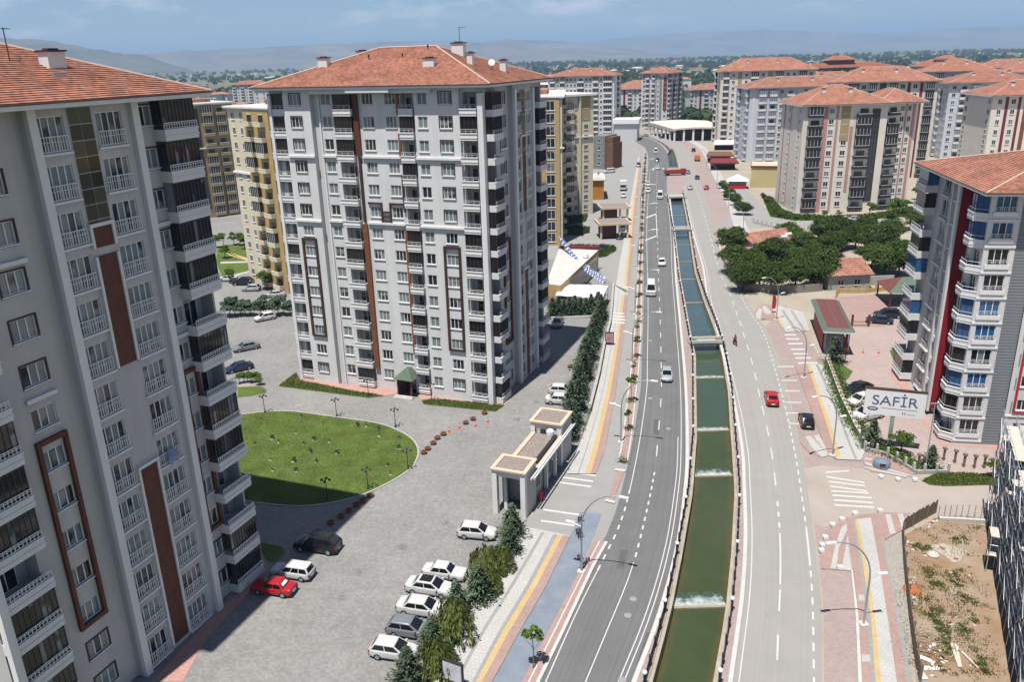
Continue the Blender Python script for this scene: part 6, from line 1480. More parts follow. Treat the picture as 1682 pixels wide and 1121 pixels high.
#        L    W     H    belt  nose  cabin: rear base, rear roof, front roof, front base (from the tail), tail deck height
KIND = {
 "hatchback": (4.0, 1.72, 1.50, .92, .70, .05, .55, 2.25, 3.05, .92),
 "sedan": (4.5, 1.76, 1.45, .90, .70, .55, 1.15, 2.65, 3.45, .95),
 "old_sedan": (4.2, 1.64, 1.40, .86, .78, .70, 1.15, 2.45, 3.0, .90),
 "estate": (4.2, 1.66, 1.48, .88, .78, .04, .30, 2.5, 3.1, .88),
 "suv": (4.7, 1.92, 1.75, 1.08, .92, .06, .75, 2.85, 3.65, 1.1),
 "van": (4.9, 1.95, 1.95, 1.10, .95, .02, .15, 3.45, 4.30, 1.1),
 "minibus": (5.9, 2.05, 2.45, 1.25, 1.1, .02, .12, 4.7, 5.45, 1.25),
}
def car_meshes(kind, pnt):
    key = ("car", kind, pnt)
    if key in MESH: return MESH[key]
    L, Wd, H, zb, zn, ra, rb_, rc, rd, zt = KIND[kind]
    hw = Wd / 2
    st = [0.0, .06, .35, .8, ra + .9, rb_ + 1.2, rc, rd, (rd + L) / 2, L - .35, L - .08, L]
    st = sorted(set(round(min(max(s, 0), L), 3) for s in st))
    def sect(x):
        t = x / L
        end = min(x, L - x)
        w = hw * (1 - .16 * max(0, 1 - end / .5) ** 2)
        top = zb
        if x < ra + .3: top = zt
        if x > rd: top = zb + (zn - zb) * ((x - rd) / (L - rd)) ** 1.3
        lo = .30 if end < .12 else .22
        top = top - (.10 if end < .05 else 0)
        return [(w * .90, lo), (w, lo + .14), (w * 1.0, .55), (w * .97, top - .10), (w * .90, top), (0, top + .03)]
    mb = MB(); rows = []
    for x in st:
        s = sect(x); full = [(x, -y, z) for y, z in s] + [(x, y, z) for y, z in reversed(s[:-1])]
        rows.append(full)
    n = len(rows[0])
    for r in rows: mb.v.extend((p[0] - L / 2, p[1], p[2]) for p in r)
    for i in range(len(rows) - 1):
        for j in range(n - 1):
            a = i * n + j; mb.f.append((a, a + 1, a + n + 1, a + n)); mb.m.append(0)
    mb.f.append(tuple(range(n))); mb.m.append(0); k = (len(rows) - 1) * n; mb.f.append(tuple(reversed(range(k, k + n)))); mb.m.append(0)
    # greenhouse
    bw, tw = hw * .90, hw * .76; off = -L / 2
    P = lambda x, y, z: (x + off, y, z)
    zl = zb - .02
    A = [P(ra, -bw, zl), P(ra, bw, zl), P(rd, bw, zl), P(rd, -bw, zl)]
    T = [P(rb_, -tw, H - .06), P(rb_, tw, H - .06), P(rc, tw, H - .06), P(rc, -tw, H - .06)]
    T2 = [P(rb_ + .12, -tw * .86, H), P(rb_ + .12, tw * .86, H), P(rc - .12, tw * .86, H), P(rc - .12, -tw * .86, H)]
    for i in range(4):
        j = (i + 1) % 4; mb.q([A[i], A[j], T[j], T[i]][::-1]); mb.q([T[i], T[j], T2[j], T2[i]][::-1])
    mb.q(T2[::-1])
    # black sills and bumper band
    raw = mb.mesh("car", "paint_" + pnt)
    bm = bmesh.new(); bm.from_mesh(raw); bmesh.ops.remove_doubles(bm, verts=bm.verts, dist=.002); bm.normal_update()
    sharp = [e for e in bm.edges if len(e.link_faces) == 2 and e.calc_face_angle(0) > .35]
    bmesh.ops.bevel(bm, geom=sharp, offset=.055, segments=2, profile=.6, affect='EDGES', clamp_overlap=True)
    for f_ in bm.faces: f_.smooth = True
    body = bpy.data.meshes.new("car"); bm.to_mesh(body); bm.free(); body.materials.append(M["paint_" + pnt])
    lerp = lambda a, b, t: tuple(a[i] + (b[i] - a[i]) * t for i in range(3))
    def pane(a, b, c, d, l, r, bo, to, push):
        f = lambda u, v: lerp(lerp(a, b, u), lerp(d, c, u), v)
        q = [Vector(f(l, bo)), Vector(f(1 - r, bo)), Vector(f(1 - r, to)), Vector(f(l, to))]
        nrm = (q[1] - q[0]).cross(q[3] - q[0]).normalized() * push
        return [tuple(v + nrm) for v in q]
    g = MB().q(pane(A[2], A[3], T[3], T[2], .06, .06, .06, .94, -.012)); ws = g.mesh("windscreen", "car_glass")
    g = MB().q(pane(A[1], A[0], T[0], T[1], .09, .09, .2, .92, .012)); rw = g.mesh("rear_window", "car_glass")
    side = []
    for s in (0, 1):
        g = MB()
        a, b, c, d = (A[0], A[3], T[3], T[0]) if s == 0 else (A[1], A[2], T[2], T[1])
        m_ = .5 if kind != "estate" else .58
        sp = [(.07, .47), (.50, .93)] if kind not in ("minibus", "van", "estate", "suv") else [(.05, .33), (.36, .63), (.66, .93)]
        for l, r in sp: g.q(pane(a, b, c, d, l, 1 - r, .12, .88, -.012 if s else .012))
        side.append(g.mesh("side_window", "car_glass"))
    R_ = .31 if kind not in ("suv", "van", "minibus") else .36
    wh = MB().tube([(0, -.1, 0), (0, .1, 0)], R_, 14).mesh("wheel", "black_rubber")
    hb_ = MB().tube([(0, -.115, 0), (0, .115, 0)], R_ * .62, 10).mesh("rim", "hub")
    tl = MB().box(-.05, -.14, -.11, .05, .14, .11).mesh("taillight", "tail_red"); hl = MB().box(-.14, -.17, -.07, .1, .17, .07).mesh("headlight", "head_clear")
    pl = MB().box(-.02, -.26, -.06, .02, .26, .06).mesh("number_plate", "plate_white")
    mr = MB().box(-.08, -.1, -.07, .08, .1, .07).mesh("mirror", "paint_" + pnt)
    bp = MB().box(-.04, -hw * .8, -.10, .04, hw * .8, .08).mesh("bumper", "dark_metal")
    MESH[key] = (body, ws, rw, side, wh, hb_, tl, hl, pl, mr, bp, R_)
    return MESH[key]
def car(kind, pnt, xy, ang, label, group=None, sunroof=False, rear_paper=False, detail=True, name=None):
    L, Wd, H, zb, zn, ra, rb_, rc, rd, zt = KIND[kind]
    body, ws, rw, side, wh, hb_, tl, hl, pl, mr, bp, R_ = car_meshes(kind, pnt)
    o = thing(name or {"van": "van", "minibus": "minibus"}.get(kind, "parked_car" if group != "cars driving on the avenue" else "car"), label, {"van": "van", "minibus": "van"}.get(kind, "car"), (*xy[:2], 0.03), R(ang), group, body)
    new("windscreen", ws, o); new("rear_window", rw, o)
    for s in side: new("side_window", s, o)
    for x in (.82, L - .85):
        for y in (-Wd / 2 + .09, Wd / 2 - .09):
            w = new("wheel", wh, o, (x - L / 2, y, R_)); new("rim", hb_, w)
    for s in (-1, 1):
        new("taillight", tl, o, (-L / 2 + .05, s * (Wd / 2 - .22), zt - .2)); new("headlight", hl, o, (L / 2 - .12, s * (Wd / 2 - .30), zn - .14))
        new("mirror", mr, o, (rd - L / 2 - .25, s * (Wd / 2 + .05), zb + .05))
    new("number_plate", pl, o, (-L / 2 - .02, 0, .5)); new("number_plate", pl, o, (L / 2 + .02, 0, .42))
    new("bumper", bp, o, (-L / 2 + .0, 0, .36)); new("bumper", bp, o, (L / 2 - .0, 0, .30))
    if sunroof: new("glass_roof", MB().box(rb_ + .25 - L / 2, -Wd * .3, H, rc - .1 - L / 2, Wd * .3, H + .012).mesh("glass_roof", "car_glass"), o)
    if rear_paper:
        q = MB().q([(rb_ - .2 - L / 2 - .12, -.45, zb + .22), (rb_ - .2 - L / 2 - .12, .45, zb + .22), (rb_ - L / 2 - .06, .4, H - .12), (rb_ - L / 2 - .06, -.4, H - .12)][::-1])
        new("sun_shade", q.mesh("sun_shade", "plastic_white"), o)
    return o
def along(xy, line, rev=False):
    """heading of the road at a point"""
    P = np.array([p[:2] for p in line]); i = int(np.argmin(np.hypot(P[:, 0] - xy[0], P[:, 1] - xy[1]))); a, b = P[max(0, i - 1)], P[min(len(P) - 1, i + 1)]
    return math.degrees(math.atan2(b[1] - a[1], b[0] - a[0])) + (180 if rev else 0)
G1 = "cars parked nose to the hedge in the courtyard"
car("hatchback", "white", (-10.57,55.81), -14, "white hatchback parked nose to the hedge, nearest the bottom edge", G1)
car("hatchback", "grey", (-9.54,58.51), -15, "grey hatchback with dark windows parked second from the bottom by the hedge", G1)
car("sedan", "white", (-8.75,61.34), -15, "white sedan with plain white roof between the grey hatchback and the black-roofed car", G1)
car("sedan", "white", (-8.29,64.33), -16, "white saloon with a black glass roof, nose to the hedge", G1, sunroof=True)
car("old_sedan", "white", (-7.08,66.63), -15, "white saloon farthest up the row of five by the hedge", G1)
car("hatchback", "white", (-4.19,73.44), -12, "lone white hatchback parked by the hedge near the gatehouse", G1)
car("suv", "black", (-20.39,71.92), 166, "black off-roader standing half in the tower's shadow")
car("estate", "white", (-21.85,67.44), 165, "old white estate car, bonnet in shadow and tail in sun")
car("old_sedan", "red", (-23.04,65.01), 166, "old red saloon with white sunshade in its rear window", rear_paper=True)
car("hatchback", "white", (7.19,110.53), -12, "white car behind the gatehouse, the upper one of two side by side", "pair of white cars behind the gatehouse")
car("sedan", "white", (6.79,107.21), -12, "white car behind the gatehouse, the lower one of two side by side", "pair of white cars behind the gatehouse")
car("sedan", "grey", (-46.33,134.34), 212, "dark silver saloon crossing the empty yard left of the central tower")
car("hatchback", "white", (-47.8,151.57), 215, "white hatchback by the row of small trees left of the central tower")
car("sedan", "dark_blue", (-44.52,124.24), 215, "dark saloon half hidden behind the near tower's lowest open balcony")
G2 = "cars parked behind the small trees by the cream block"
car("suv", "black", (-60.33,178.99), 178, "black car parked by the cream block, beyond the row of small trees", G2)
car("hatchback", "silver", (-56.94,173.54), 178, "silver van-like car parked just nearer than the black one by the cream block", G2)
car("sedan", "silver", (-50.26,168.03), 190, "silver saloon parked against the cream block behind the small trees", G2)
car("sedan", "white", (-65.09,182.71), 178, "white car at the grass edge, partly behind the near tower's balcony", G2)
car("sedan", "bluegrey", (8.5,142.93), 255, "blue-grey saloon in the shade at the far corner of the central tower")
car("hatchback", "silver", (18.42,161.36), 255, "silver car at the right end of the white canopy")
car("hatchback", "white", (18.36,190.9), 258, "white car parked by the hedge beyond the white canopy")
car("sedan", "dark_blue", (23.57,203.31), 255, "dark car in the yellow block's drive near the low gatehouse")
car("old_sedan", "white", (13.39,173.99), 240, "white car with open boot behind the canopy, against the market hall")
car("hatchback", "black", (29.99,216.44), 250, "black car beside the low tan gatehouse, nearer of two", "dark cars beside the tan gatehouse")
car("hatchback", "dark_blue", (32.18,227.6), 250, "dark blue car beside the low tan gatehouse, farther of two", "dark cars beside the tan gatehouse")
G3 = "cars driving on the avenue"
car("hatchback", "silver", (23.44,115.52), along((23.44,115.52), CL, True), "silver hatchback driving towards the camera on the dark road", G3)
car("minibus", "white", (29.02,162.53), along((29.02,162.53), CL, True), "white minibus at the kerb side of the dark road", G3)
car("sedan", "white", (35.66,186.4), along((35.66,186.4), CL, True), "white saloon on the dark road just ahead of the minibus", G3)
car("minibus", "white", (51.94,278.82), along((51.94,278.82), CL, True), "white box-fronted van on the dark road beside two parked white cars", G3)
car("sedan", "white", (64.32,353.09), along((64.32,353.09), CL, True), "white car on the far part of the dark road, before the crossing", G3)
car("sedan", "dark_blue", (69.12,380.05), along((69.12,380.05), CL, True), "small dark car in the far bend of the dark road", G3)
car("minibus", "white", (73.81,411.46), along((73.81,411.46), CL, True), "white van in the far bend behind the small dark car", G3)
car("sedan", "red", (36.4,105.73), along((36.4,105.73), CR, False), "red car driving away on the pale road", G3)
car("sedan", "grey", (74.02,337.48), along((74.02,337.48), CR, False), "grey car on the pale road by the canal crossing", G3)
car("sedan", "silver", (66.07,296.57), along((66.07,296.57), CR, False), "silver car on the pale road beyond the single roadside tree", G3)
car("sedan", "white", (52.65,308.07), along((52.65,308.07), CL, True), "white car parked at the left kerb of the dark road, farther of two", "two white cars parked at the kerb")
car("hatchback", "white", (50.15,292.45), along((50.15,292.45), CL, True), "white car parked at the left kerb of the dark road, nearer of two", "two white cars parked at the kerb")
car("hatchback", "black", (38.63,98.09), along((38.63,98.09), CR, False), "black hatchback parked in the pink bays beside the pale road")
car("sedan", "dark_blue", (74.19,321.51), along((74.19,321.51), CR, False), "dark car in the pink bays of the far pale road")
car("hatchback", "red", (71.67,295.51), along((71.67,295.51), CR, False), "red car under the trees of the far pale road")
car("suv", "black", (93.2,414.63), along((93.2,414.63), CR, False), "dark car where the pale road bends behind the pavilion")
G4 = "cars parked beside the sign in the right courtyard"
car("sedan", "black", (49.67,108.3), 205, "black saloon behind the white sign, topmost of three", G4)
car("sedan", "white", (48.43,104.22), 205, "white saloon between the black car and the white off-roader by the sign", G4)
car("suv", "white", (47.18,99.23), 205, "white off-roader lowest of three, partly behind the white sign", G4)
car("suv", "black", (68.96,142), 175, "black car parked under the shelter next to the right tower")
car("sedan", "dark_blue", (66.09,139), 160, "dark car with reddish glints just below the shelter")
car("sedan", "white", (95.48,230.67), 178, "white car before the pink striped block, left of two", "cars before the pink striped block")
car("sedan", "silver", (98.62,231.12), 178, "silver car before the pink striped block, right of two", "cars before the pink striped block")
car("hatchback", "black", (101.97,227.88), 178, "dark car under the bright green tree before the pink striped block")
car("van", "white", (42.88,346.04), 200, "white van beside the unfinished grey building")
car("van", "grey", (57.76,362.8), 260, "grey van on the far left pavement")
car("hatchback", "white", (40.1,283.49), 262, "white car right behind the white lorry", None)
car("sedan", "silver", (83.3,500.66), 200, "silver car on the road bend before the far tower block")
car("sedan", "black", (91.27,486.55), 200, "dark car at the road bend beside the canal")
def truck(label, xy, ang, cab, box_, L=6.5, H=3.2):
    o = thing("lorry", label, "lorry", (*xy, 0.03), R(ang))
    new("cab", MB().box(L / 2 - 1.8, -1.1, .6, L / 2, 1.1, 2.4).box(L / 2 - 1.7, -1.0, 2.4, L / 2 - .2, 1.0, 2.6).mesh("cab", cab), o)
    new("windscreen", MB().box(L / 2 + .001, -.95, 1.4, L / 2 + .02, .95, 2.2).mesh("windscreen", "car_glass"), o)
    new("load_box", MB().box(-L / 2, -1.2, .9, L / 2 - 1.9, 1.2, H).box(-L / 2, -.5, .6, L / 2 - 1.9, .5, .899).mesh("load_box", box_), o)
    for x in (-L / 2 + 1.2, L / 2 - 1):
        for y in (-.95, .95): new("wheel", MB().tube([(0, -.15, 0), (0, .15, 0)], .5, 12).mesh("wheel", "black_rubber"), o, (x, y, .5))
truck("white box lorry parked left of the avenue near the tan gatehouse", (42.22,299.6), 262, "paint_white", "paint_white")
truck("orange tipper lorry in the bays of the far pale road", (86.85,378.11), along((86.85,378.11), CR), "paint_orange", "paint_orange", 6.5, 2.6)
truck("red open lorry crossing the canal bridge", (67.95,333.28), 5, "paint_red", "dirty_red" if mat("dirty_red", (0.22, 0.05, 0.03), .6, .3, .2, 2) else "", 8.5, 2.2)
# motorcycle with rider
mc = thing("motorcycle", "small motorcycle with dark bodywork riding on the pale road", "motorcycle", (*(37.63,129.64), 0.03), R(95))
new("frame", MB().tube([(-.55, 0, .65), (-.1, 0, .62), (.35, 0, .75), (.55, 0, 1.0)], [.14, .16, .15, .06], 8).box(-.7, -.14, .72, .0, .14, .82).tube([(.5, -.33, 1.02), (.5, .33, 1.02)], .025, 6).mesh("frame", "dark_metal"), mc)
for x in (-.6, .65): w = new("wheel", MB().tube([(0, -.05, 0), (0, .05, 0)], .31, 14).mesh("wheel", "black_rubber"), mc, (x, 0, .31)); new("rim", MB().tube([(0, -.055, 0), (0, .055, 0)], .18, 10).mesh("rim", "hub"), w)
def person(label, xy, ang, joints, edges, radii, top, z=0.0, hair="black_rubber"):
    me = bpy.data.meshes.new("person"); me.from_pydata(joints, edges, [])
    o = thing("person", label, "person", (*xy, z), R(ang), None, me)
    sk = o.modifiers.new("skin", 'SKIN')
    for v, r in zip(me.skin_vertices[0].data, radii): v.radius = (r, r)
    me.skin_vertices[0].data[0].use_root = True
    o.modifiers.new("smooth", 'SUBSURF').levels = 1
    me.materials.append(M[top])
    return o
mat("cloth_red", (0.30, 0.03, 0.03), .9, .1, .1, 8); mat("cloth_dark", (0.05, 0.05, 0.07), .9, .1, .1, 8); mat("skin_tone", (0.45, 0.27, 0.19), .6, .3)
J = [(-.2, 0, .92), (-.12, 0, 1.2), (-.05, 0, 1.42), (-.02, 0, 1.55), (.02, 0, 1.68), (-.05, .2, 1.4), (.15, .27, 1.18), (.45, .3, 1.06), (-.05, -.2, 1.4), (.15, -.27, 1.18), (.45, -.3, 1.06), (-.15, .12, .88), (.2, .2, .78), (.08, .2, .38), (.2, .2, .33), (-.15, -.12, .88), (.2, -.2, .78), (.08, -.2, .38), (.2, -.2, .33)]
E2 = [(0, 1), (1, 2), (2, 3), (3, 4), (2, 5), (5, 6), (6, 7), (2, 8), (8, 9), (9, 10), (0, 11), (11, 12), (12, 13), (13, 14), (0, 15), (15, 16), (16, 17), (17, 18)]
rr = [.16, .16, .15, .06, .11, .07, .05, .035, .07, .05, .035, .1, .085, .055, .045, .1, .085, .055, .045]
p_ = person("rider in a dark red top sitting on the motorcycle on the pale road", (37.63,129.64), 95, J, E2, rr, "cloth_red", .03)
new("helmet", MB().lathe([(.02, 1.55), (.12, 1.58), (.145, 1.68), (.12, 1.78), (.02, 1.83)], .02, 0, 10).mesh("helmet", "dark_metal"), p_)
new("trousers", MB().tube([(-.15, .12, .88), (.2, .2, .78), (.08, .2, .40)], [.11, .095, .07], 8).tube([(-.15, -.12, .88), (.2, -.2, .78), (.08, -.2, .40)], [.11, .095, .07], 8).mesh("trousers", "cloth_dark"), p_)

# ------------------------------------------------------------------ trees and plants
rng = np.random.default_rng(3)
def leaf_quads(C, nrm, w, l, up=None):
    """one rhombic leaf card per point"""
    n = len(C)
    a = rng.normal(size=(n, 3)) if up is None else up
    t = a - nrm * (a * nrm).sum(1)[:, None]; t /= np.linalg.norm(t, axis=1)[:, None] + 1e-9
    b = np.cross(nrm, t)
    w = np.broadcast_to(w, (n,))[:, None] / 2; l = np.broadcast_to(l, (n,))[:, None] / 2
    V = np.stack([C - t * l, C + b * w + t * l * .1, C + t * l, C - b * w + t * l * .1], 1).reshape(-1, 3)
    return V
def cards_mesh(name, V, m):
    n = len(V) // 4
    me = bpy.data.meshes.new(name)
    me.vertices.add(len(V)); me.vertices.foreach_set("co", V.astype(np.float32).ravel())
    me.loops.add(n * 4); me.loops.foreach_set("vertex_index", np.arange(n * 4, dtype=np.int32))
    me.polygons.add(n); me.polygons.foreach_set("loop_start", np.arange(0, n * 4, 4, dtype=np.int32)); me.polygons.foreach_set("loop_total", np.full(n, 4, np.int32))
    me.materials.append(M[m]); me.update(calc_edges=True)
    return me
def unit(n):
    v = rng.normal(size=(n, 3)); return v / np.linalg.norm(v, axis=1)[:, None]
def broad_crown(r, h, z0, n, size, m, clumps=16, flat=.8):
    cs = unit(clumps) * rng.uniform(.35, .72, (clumps, 1)) * np.array([r, r, h * .5]) + np.array([0, 0, z0 + h * .5])
    rad = rng.uniform(.32, .52, clumps) * r
    k = rng.integers(0, clumps, n); d = unit(n); d[:, 2] = np.abs(d[:, 2]) * .9 - .25 * (rng.random(n) < .4)
    C = cs[k] + d * rad[k][:, None] * (rng.random((n, 1)) ** .35) * np.array([1, 1, flat])
    N_ = d * .7 + unit(n) * .6 + np.array([0, 0, .35]); N_ /= np.linalg.norm(N_, axis=1)[:, None]
    s = rng.uniform(.7, 1.3, n) * size
    return cards_mesh("crown", leaf_quads(C, N_, s * .75, s), m)
def conifer_crown(r, h, z0, n, size, m, layers=11):
    t = rng.random(n) ** 1.35
    lay = np.floor(t * layers) / layers + .5 / layers
    nb_ = 7
    ang = (rng.integers(0, nb_, n) / nb_ + lay * 7.3) * 2 * np.pi + rng.normal(0, .16, n)
    R_ = r * (1 - lay * .93) ** .8 * rng.uniform(.55, 1.2, n) * (1 + .25 * np.sin(ang * 3 + lay * 40))
    q = rng.random(n) ** .6
    x = R_ * q
    C = np.c_[x * np.cos(ang), x * np.sin(ang), z0 + h * lay - .28 * x + rng.normal(0, h / layers * .28, n) + .12 * x * x / max(r, .1)]
    out = np.c_[np.cos(ang), np.sin(ang), np.full(n, -.25)]
    N_ = np.c_[-np.sin(ang) * .3, np.cos(ang) * .3, np.full(n, 1.0)] + unit(n) * .5; N_ /= np.linalg.norm(N_, axis=1)[:, None]
    s = rng.uniform(.7, 1.3, n) * size
    return cards_mesh("crown", leaf_quads(C, N_, s * .42, s, out + unit(n) * .6), m)
def willow_crown(r, h, n, m):
    k = 60; a = rng.uniform(0, 2 * np.pi, k); q = rng.random(k) ** .6
    top = np.c_[np.cos(a) * q * r, np.sin(a) * q * r, h * (1 - .35 * q ** 2) + rng.normal(0, .12, k)]
    i = rng.integers(0, k, n); f = rng.random(n)
    ln = h * .8 * rng.uniform(.6, 1, k)
    C = top[i] + np.c_[np.cos(a[i]) * .25 * f, np.sin(a[i]) * .25 * f, -ln[i] * f] + rng.normal(0, .1, (n, 3))
    C[:, 2] = np.maximum(C[:, 2], .1)
    N_ = np.c_[np.cos(a[i]), np.sin(a[i]), np.full(n, .35)] + unit(n) * .5; N_ /= np.linalg.norm(N_, axis=1)[:, None]
    s = rng.uniform(.7, 1.3, n)
    return cards_mesh("crown", leaf_quads(C, N_, s * .10, s * .42, np.tile([0, 0, -1.0], (n, 1)) + unit(n) * .25), m)
def trunk_mesh(h, r, m="bark", limbs=0, spread=1.0, z1=None):
    mb = MB().tube([(0, 0, -.05), (.03, 0, h * .5), (-.04, .03, h)], [r, r * .75, r * .4], 7)
    for i in range(limbs):
        a = 2 * math.pi * i / limbs + .4; z = h * (.5 + .07 * i)
        mb.tube([(0, 0, z), (math.cos(a) * spread * .5, math.sin(a) * spread * .5, z + spread * .45), (math.cos(a) * spread, math.sin(a) * spread, z + spread * .75)], [r * .45, r * .3, r * .12], 5)
    return mb.mesh("trunk", m)
def plant(name, label, cat, xy, crown, trunk, s=1.0, group=None, z=0.0, rz=None):
    o = thing(name, label, cat, (*xy[:2], z), random.uniform(0, 6.28) if rz is None else rz, group)
    o.scale = (s * random.uniform(.93, 1.07), s * random.uniform(.93, 1.07), s * random.uniform(.95, 1.08))
    if trunk: new("trunk", trunk, o)
    new("crown", crown, o)
    return o
spruces = [conifer_crown(1.8, 3.5, .15, 2600, .34, "leaf_spruce") for _ in range(3)]
pines = [conifer_crown(1.75, 4.3, .15, 2000, .40, "leaf_pine", 8) for _ in range(3)]
willows = [willow_crown(1.5, 2.9, 2600, "leaf_willow") for _ in range(2)]
orch = [broad_crown(3.9, 6.0, .5, 6500, .40, "leaf_orchard", 30) for _ in range(4)]
fresh = [broad_crown(1.6, 2.4, 1.1, 900, .30, "leaf_fresh", 10) for _ in range(3)]
yard = [broad_crown(1.7, 3.2, .5, 1300, .32, "leaf_pine", 12) for _ in range(3)]
bush = [broad_crown(.8, 1.2, .05, 350, .22, "leaf_hedge", 8) for _ in range(3)]
sapl = [broad_crown(.75, 1.3, 1.7, 190, .26, "leaf_fresh", 7), broad_crown(.7, 1.2, 1.8, 150, .26, "leaf_hedge", 6), broad_crown(.6, 1.2, 1.6, 110, .24, "leaf_rust", 6)]
t_sp, t_or, t_fr, t_sa = trunk_mesh(3.8, .09), trunk_mesh(4.2, .2, limbs=5, spread=1.6), trunk_mesh(2.2, .09, limbs=3, spread=.7), trunk_mesh(2.6, .045, "wood_weathered", limbs=3, spread=.5)
# near hedge: spruces and weeping shrubs along the courtyard wall
for i, (px, k, s, lb) in enumerate((
    ((-0.52,73.7), 's', 1.0, "blue-green spruce in front of the gatehouse's near portal"), ((-0.8,70.4), 's', .85, "spruce next to the lone white hatchback"),
    ((-3.05,66.73), 'w', 1.05, "yellow-green weeping shrub just below the lone white hatchback"), ((-1.76,67.36), 'w', .85, "narrow weeping shrub against the courtyard wall under the second spruce"),
    ((-3.65,63.03), 's', 1.05, "dark spruce at the nose of the farthest white saloon"), ((-2.66,64.16), 'w', .7, "small yellowing weeping shrub beside the dark spruce"),
    ((-5.55,60.95), 's', .9, "spruce in front of the black-roofed saloon"), ((-5.74,57.56), 'w', 1.2, "biggest round weeping shrub beside the pavement wall"),
    ((-7.34,56.12), 's', .95, "spruce between the grey hatchback and the big weeping shrub"), ((-6.83,53.53), 'w', 1.1, "weeping shrub nearest the bottom edge by the hedge wall"),
    ((-9.03,52.93), 's', .9, "spruce at the bottom edge by the nearest white hatchback"), ((-6.08,54.76), 's', .7, "low spruce tucked between two weeping shrubs at the wall"))):
    if k == 's': plant("spruce_tree", lb, "tree", px, spruces[i % 3], t_sp, s, "plants of the courtyard hedge")
    else: plant("weeping_shrub", lb, "shrub", px, willows[i % 2], trunk_mesh(1.6, .06), s, "plants of the courtyard hedge")
# the long row of pines beyond the gatehouse
row, _ = resample([(6.34,93.36),(7.52,98.67),(9.01,106.62),(10.51,114.54),(12.22,123.55),(14.01,133.26),(15.84,142.25),(17,149.67)], 26)
for i, p in enumerate(row):
    plant("pine_tree", nth(i) + " pine of the hedge row behind the gatehouse, from the near end", "tree", (p[0] + random.uniform(-.5, .5), p[1]), pines[i % 3] if i % 3 else spruces[i % 3], t_sp, random.uniform(.8, 1.15), "pines in the hedge row behind the gatehouse")
row, _ = resample([(7.88,147.83),(10.44,147.97),(12.8,148.51),(14.95,149.09),(16.38,149.34)], 9)
for i, p in enumerate(row):
    plant("pine_tree", nth(i) + " pine in the short row before the white canopy, counted from the left", "tree", p, pines[(i + 1) % 3], t_sp, random.uniform(.7, .95), "pines in the short row before the canopy")
row, _ = resample([(-55.65,154.69),(-53.67,154.9),(-51.56,154.7)], 5); row2, _ = resample([(-49.57,154.51),(-47.47,154.31),(-45.37,154.11),(-43.5,154.33)], 6)
for i, p in enumerate(list(row) + list(row2)):
    plant("dark_tree", nth(i) + " dark tree in the row left of the central tower, from the left", "tree", p, yard[i % 3], t_fr, random.uniform(.85, 1.25), "small trees in the yard left of the central tower")
for i, p in enumerate([(-42.64,118.34),(-42.01,118.6),(-41.44,118.68),(-40.75,118.38),(-40.06,118.45),(-39.31,117.46)]):
    plant("young_tree", nth(i) + " young tree of the round bed by the near tower, from the left", "tree", p, fresh[i % 3], t_fr, .55, "young trees in the round bed")
for i, p in enumerate([(-54.01,174.14),(-53.14,173.42),(-63.89,181)]): plant("young_tree", ("tree with dark leaves against the cream block", "rust coloured bush against the cream block", "tree at the edge of the park lawn")[i], "tree", p, (fresh[0], sapl[2], fresh[1])[i], t_fr, (1.3, .9, 1.0)[i])
for i, p in enumerate([(-79.94,219.26),(-78.42,220.95),(-75.99,222.55),(-73.93,221.32),(-71.16,216.26),(-73.17,205.98)]): plant("park_tree", nth(i) + " tree on the park lawn between the towers, from the left", "tree", p, fresh[i % 3], t_fr, 1.1, "trees on the park lawn")
# orchard round the old houses
OR = [(54.15,193.41),(47.9,162.24),(51.57,163.12),(54.62,161.22),(58.82,162.34),(62.91,163.02),(65.71,165.98),(54.23,176),(59.63,180.06),(63.53,177.7),(68.85,180.9),(76.12,190.23),(70.44,190.94),(80.98,195.11),(85.22,196.83),(86.36,191.1),(81.09,177.53),(81.05,171.12),(86.52,178.8),(84.03,170.79),(89.18,190.74),(79.52,203.49),(84.42,205.29),(69.96,199.98),(91.43,206.85),(95.4,201.37),(88.53,177.6),(49.98,175.57)]
LB = ["broad single tree at the edge of the pale road beside the faded roof", "front row orchard tree nearest the pale road", "second front row orchard tree from the pale road", "third front row orchard tree, behind the tall street lamp", "fourth front row orchard tree from the pale road", "front row orchard tree next to the orange tiled house", "orchard tree touching the orange tiled house's left wall"]
for i, p in enumerate(OR):
    lb = LB[i] if i < len(LB) else nth(i - len(LB)) + " tree of the dense orchard by the orange tiled house, roughly from the left"
    plant("orchard_tree", lb, "tree", p, orch[i % 4], t_or, 1.12 if i == 0 else random.uniform(.85, 1.15), "orchard trees round the old houses")
for i, p in enumerate([(76.51,287.78),(75.03,275.79),(72.76,261.28),(73.16,272.25),(69.86,245.1),(71.51,244.84),(77.67,296.32)]): plant("street_tree", nth(i) + " tree between pale road and side street, from the far end", "tree", p, orch[i % 4], t_fr, (.5, .55, .6, .45, .62, .6, .5)[i], "trees between the pale road and the side street")
for i, p in enumerate([(95.51,302.1),(103.65,232.33),(110.02,231.35),(115.99,237.83),(91.29,234.22),(132.02,261.98),(114.21,223.73),(109.23,216.57),(96.51,236.36)]): plant("garden_tree", ("willow-like tree beside the yellow shop", "bright green tree before the black glass strip", "larger bright green tree right of the entrance", "bright green tree at the right corner of the pink striped block", "round green bush at the foot of the pink striped block", "tree behind the pink striped block's right corner", "dark tree against the right tower's far balconies", "tree below it at the right tower's far balconies", "small green bush before the entrance")[i], "tree", p, fresh[i % 3] if i not in (6, 7) else orch[i % 4], t_fr, (1.7, 1.5, 1.8, 1.5, .8, 1.5, .9, .9, .7)[i], "garden trees of the pink striped block")
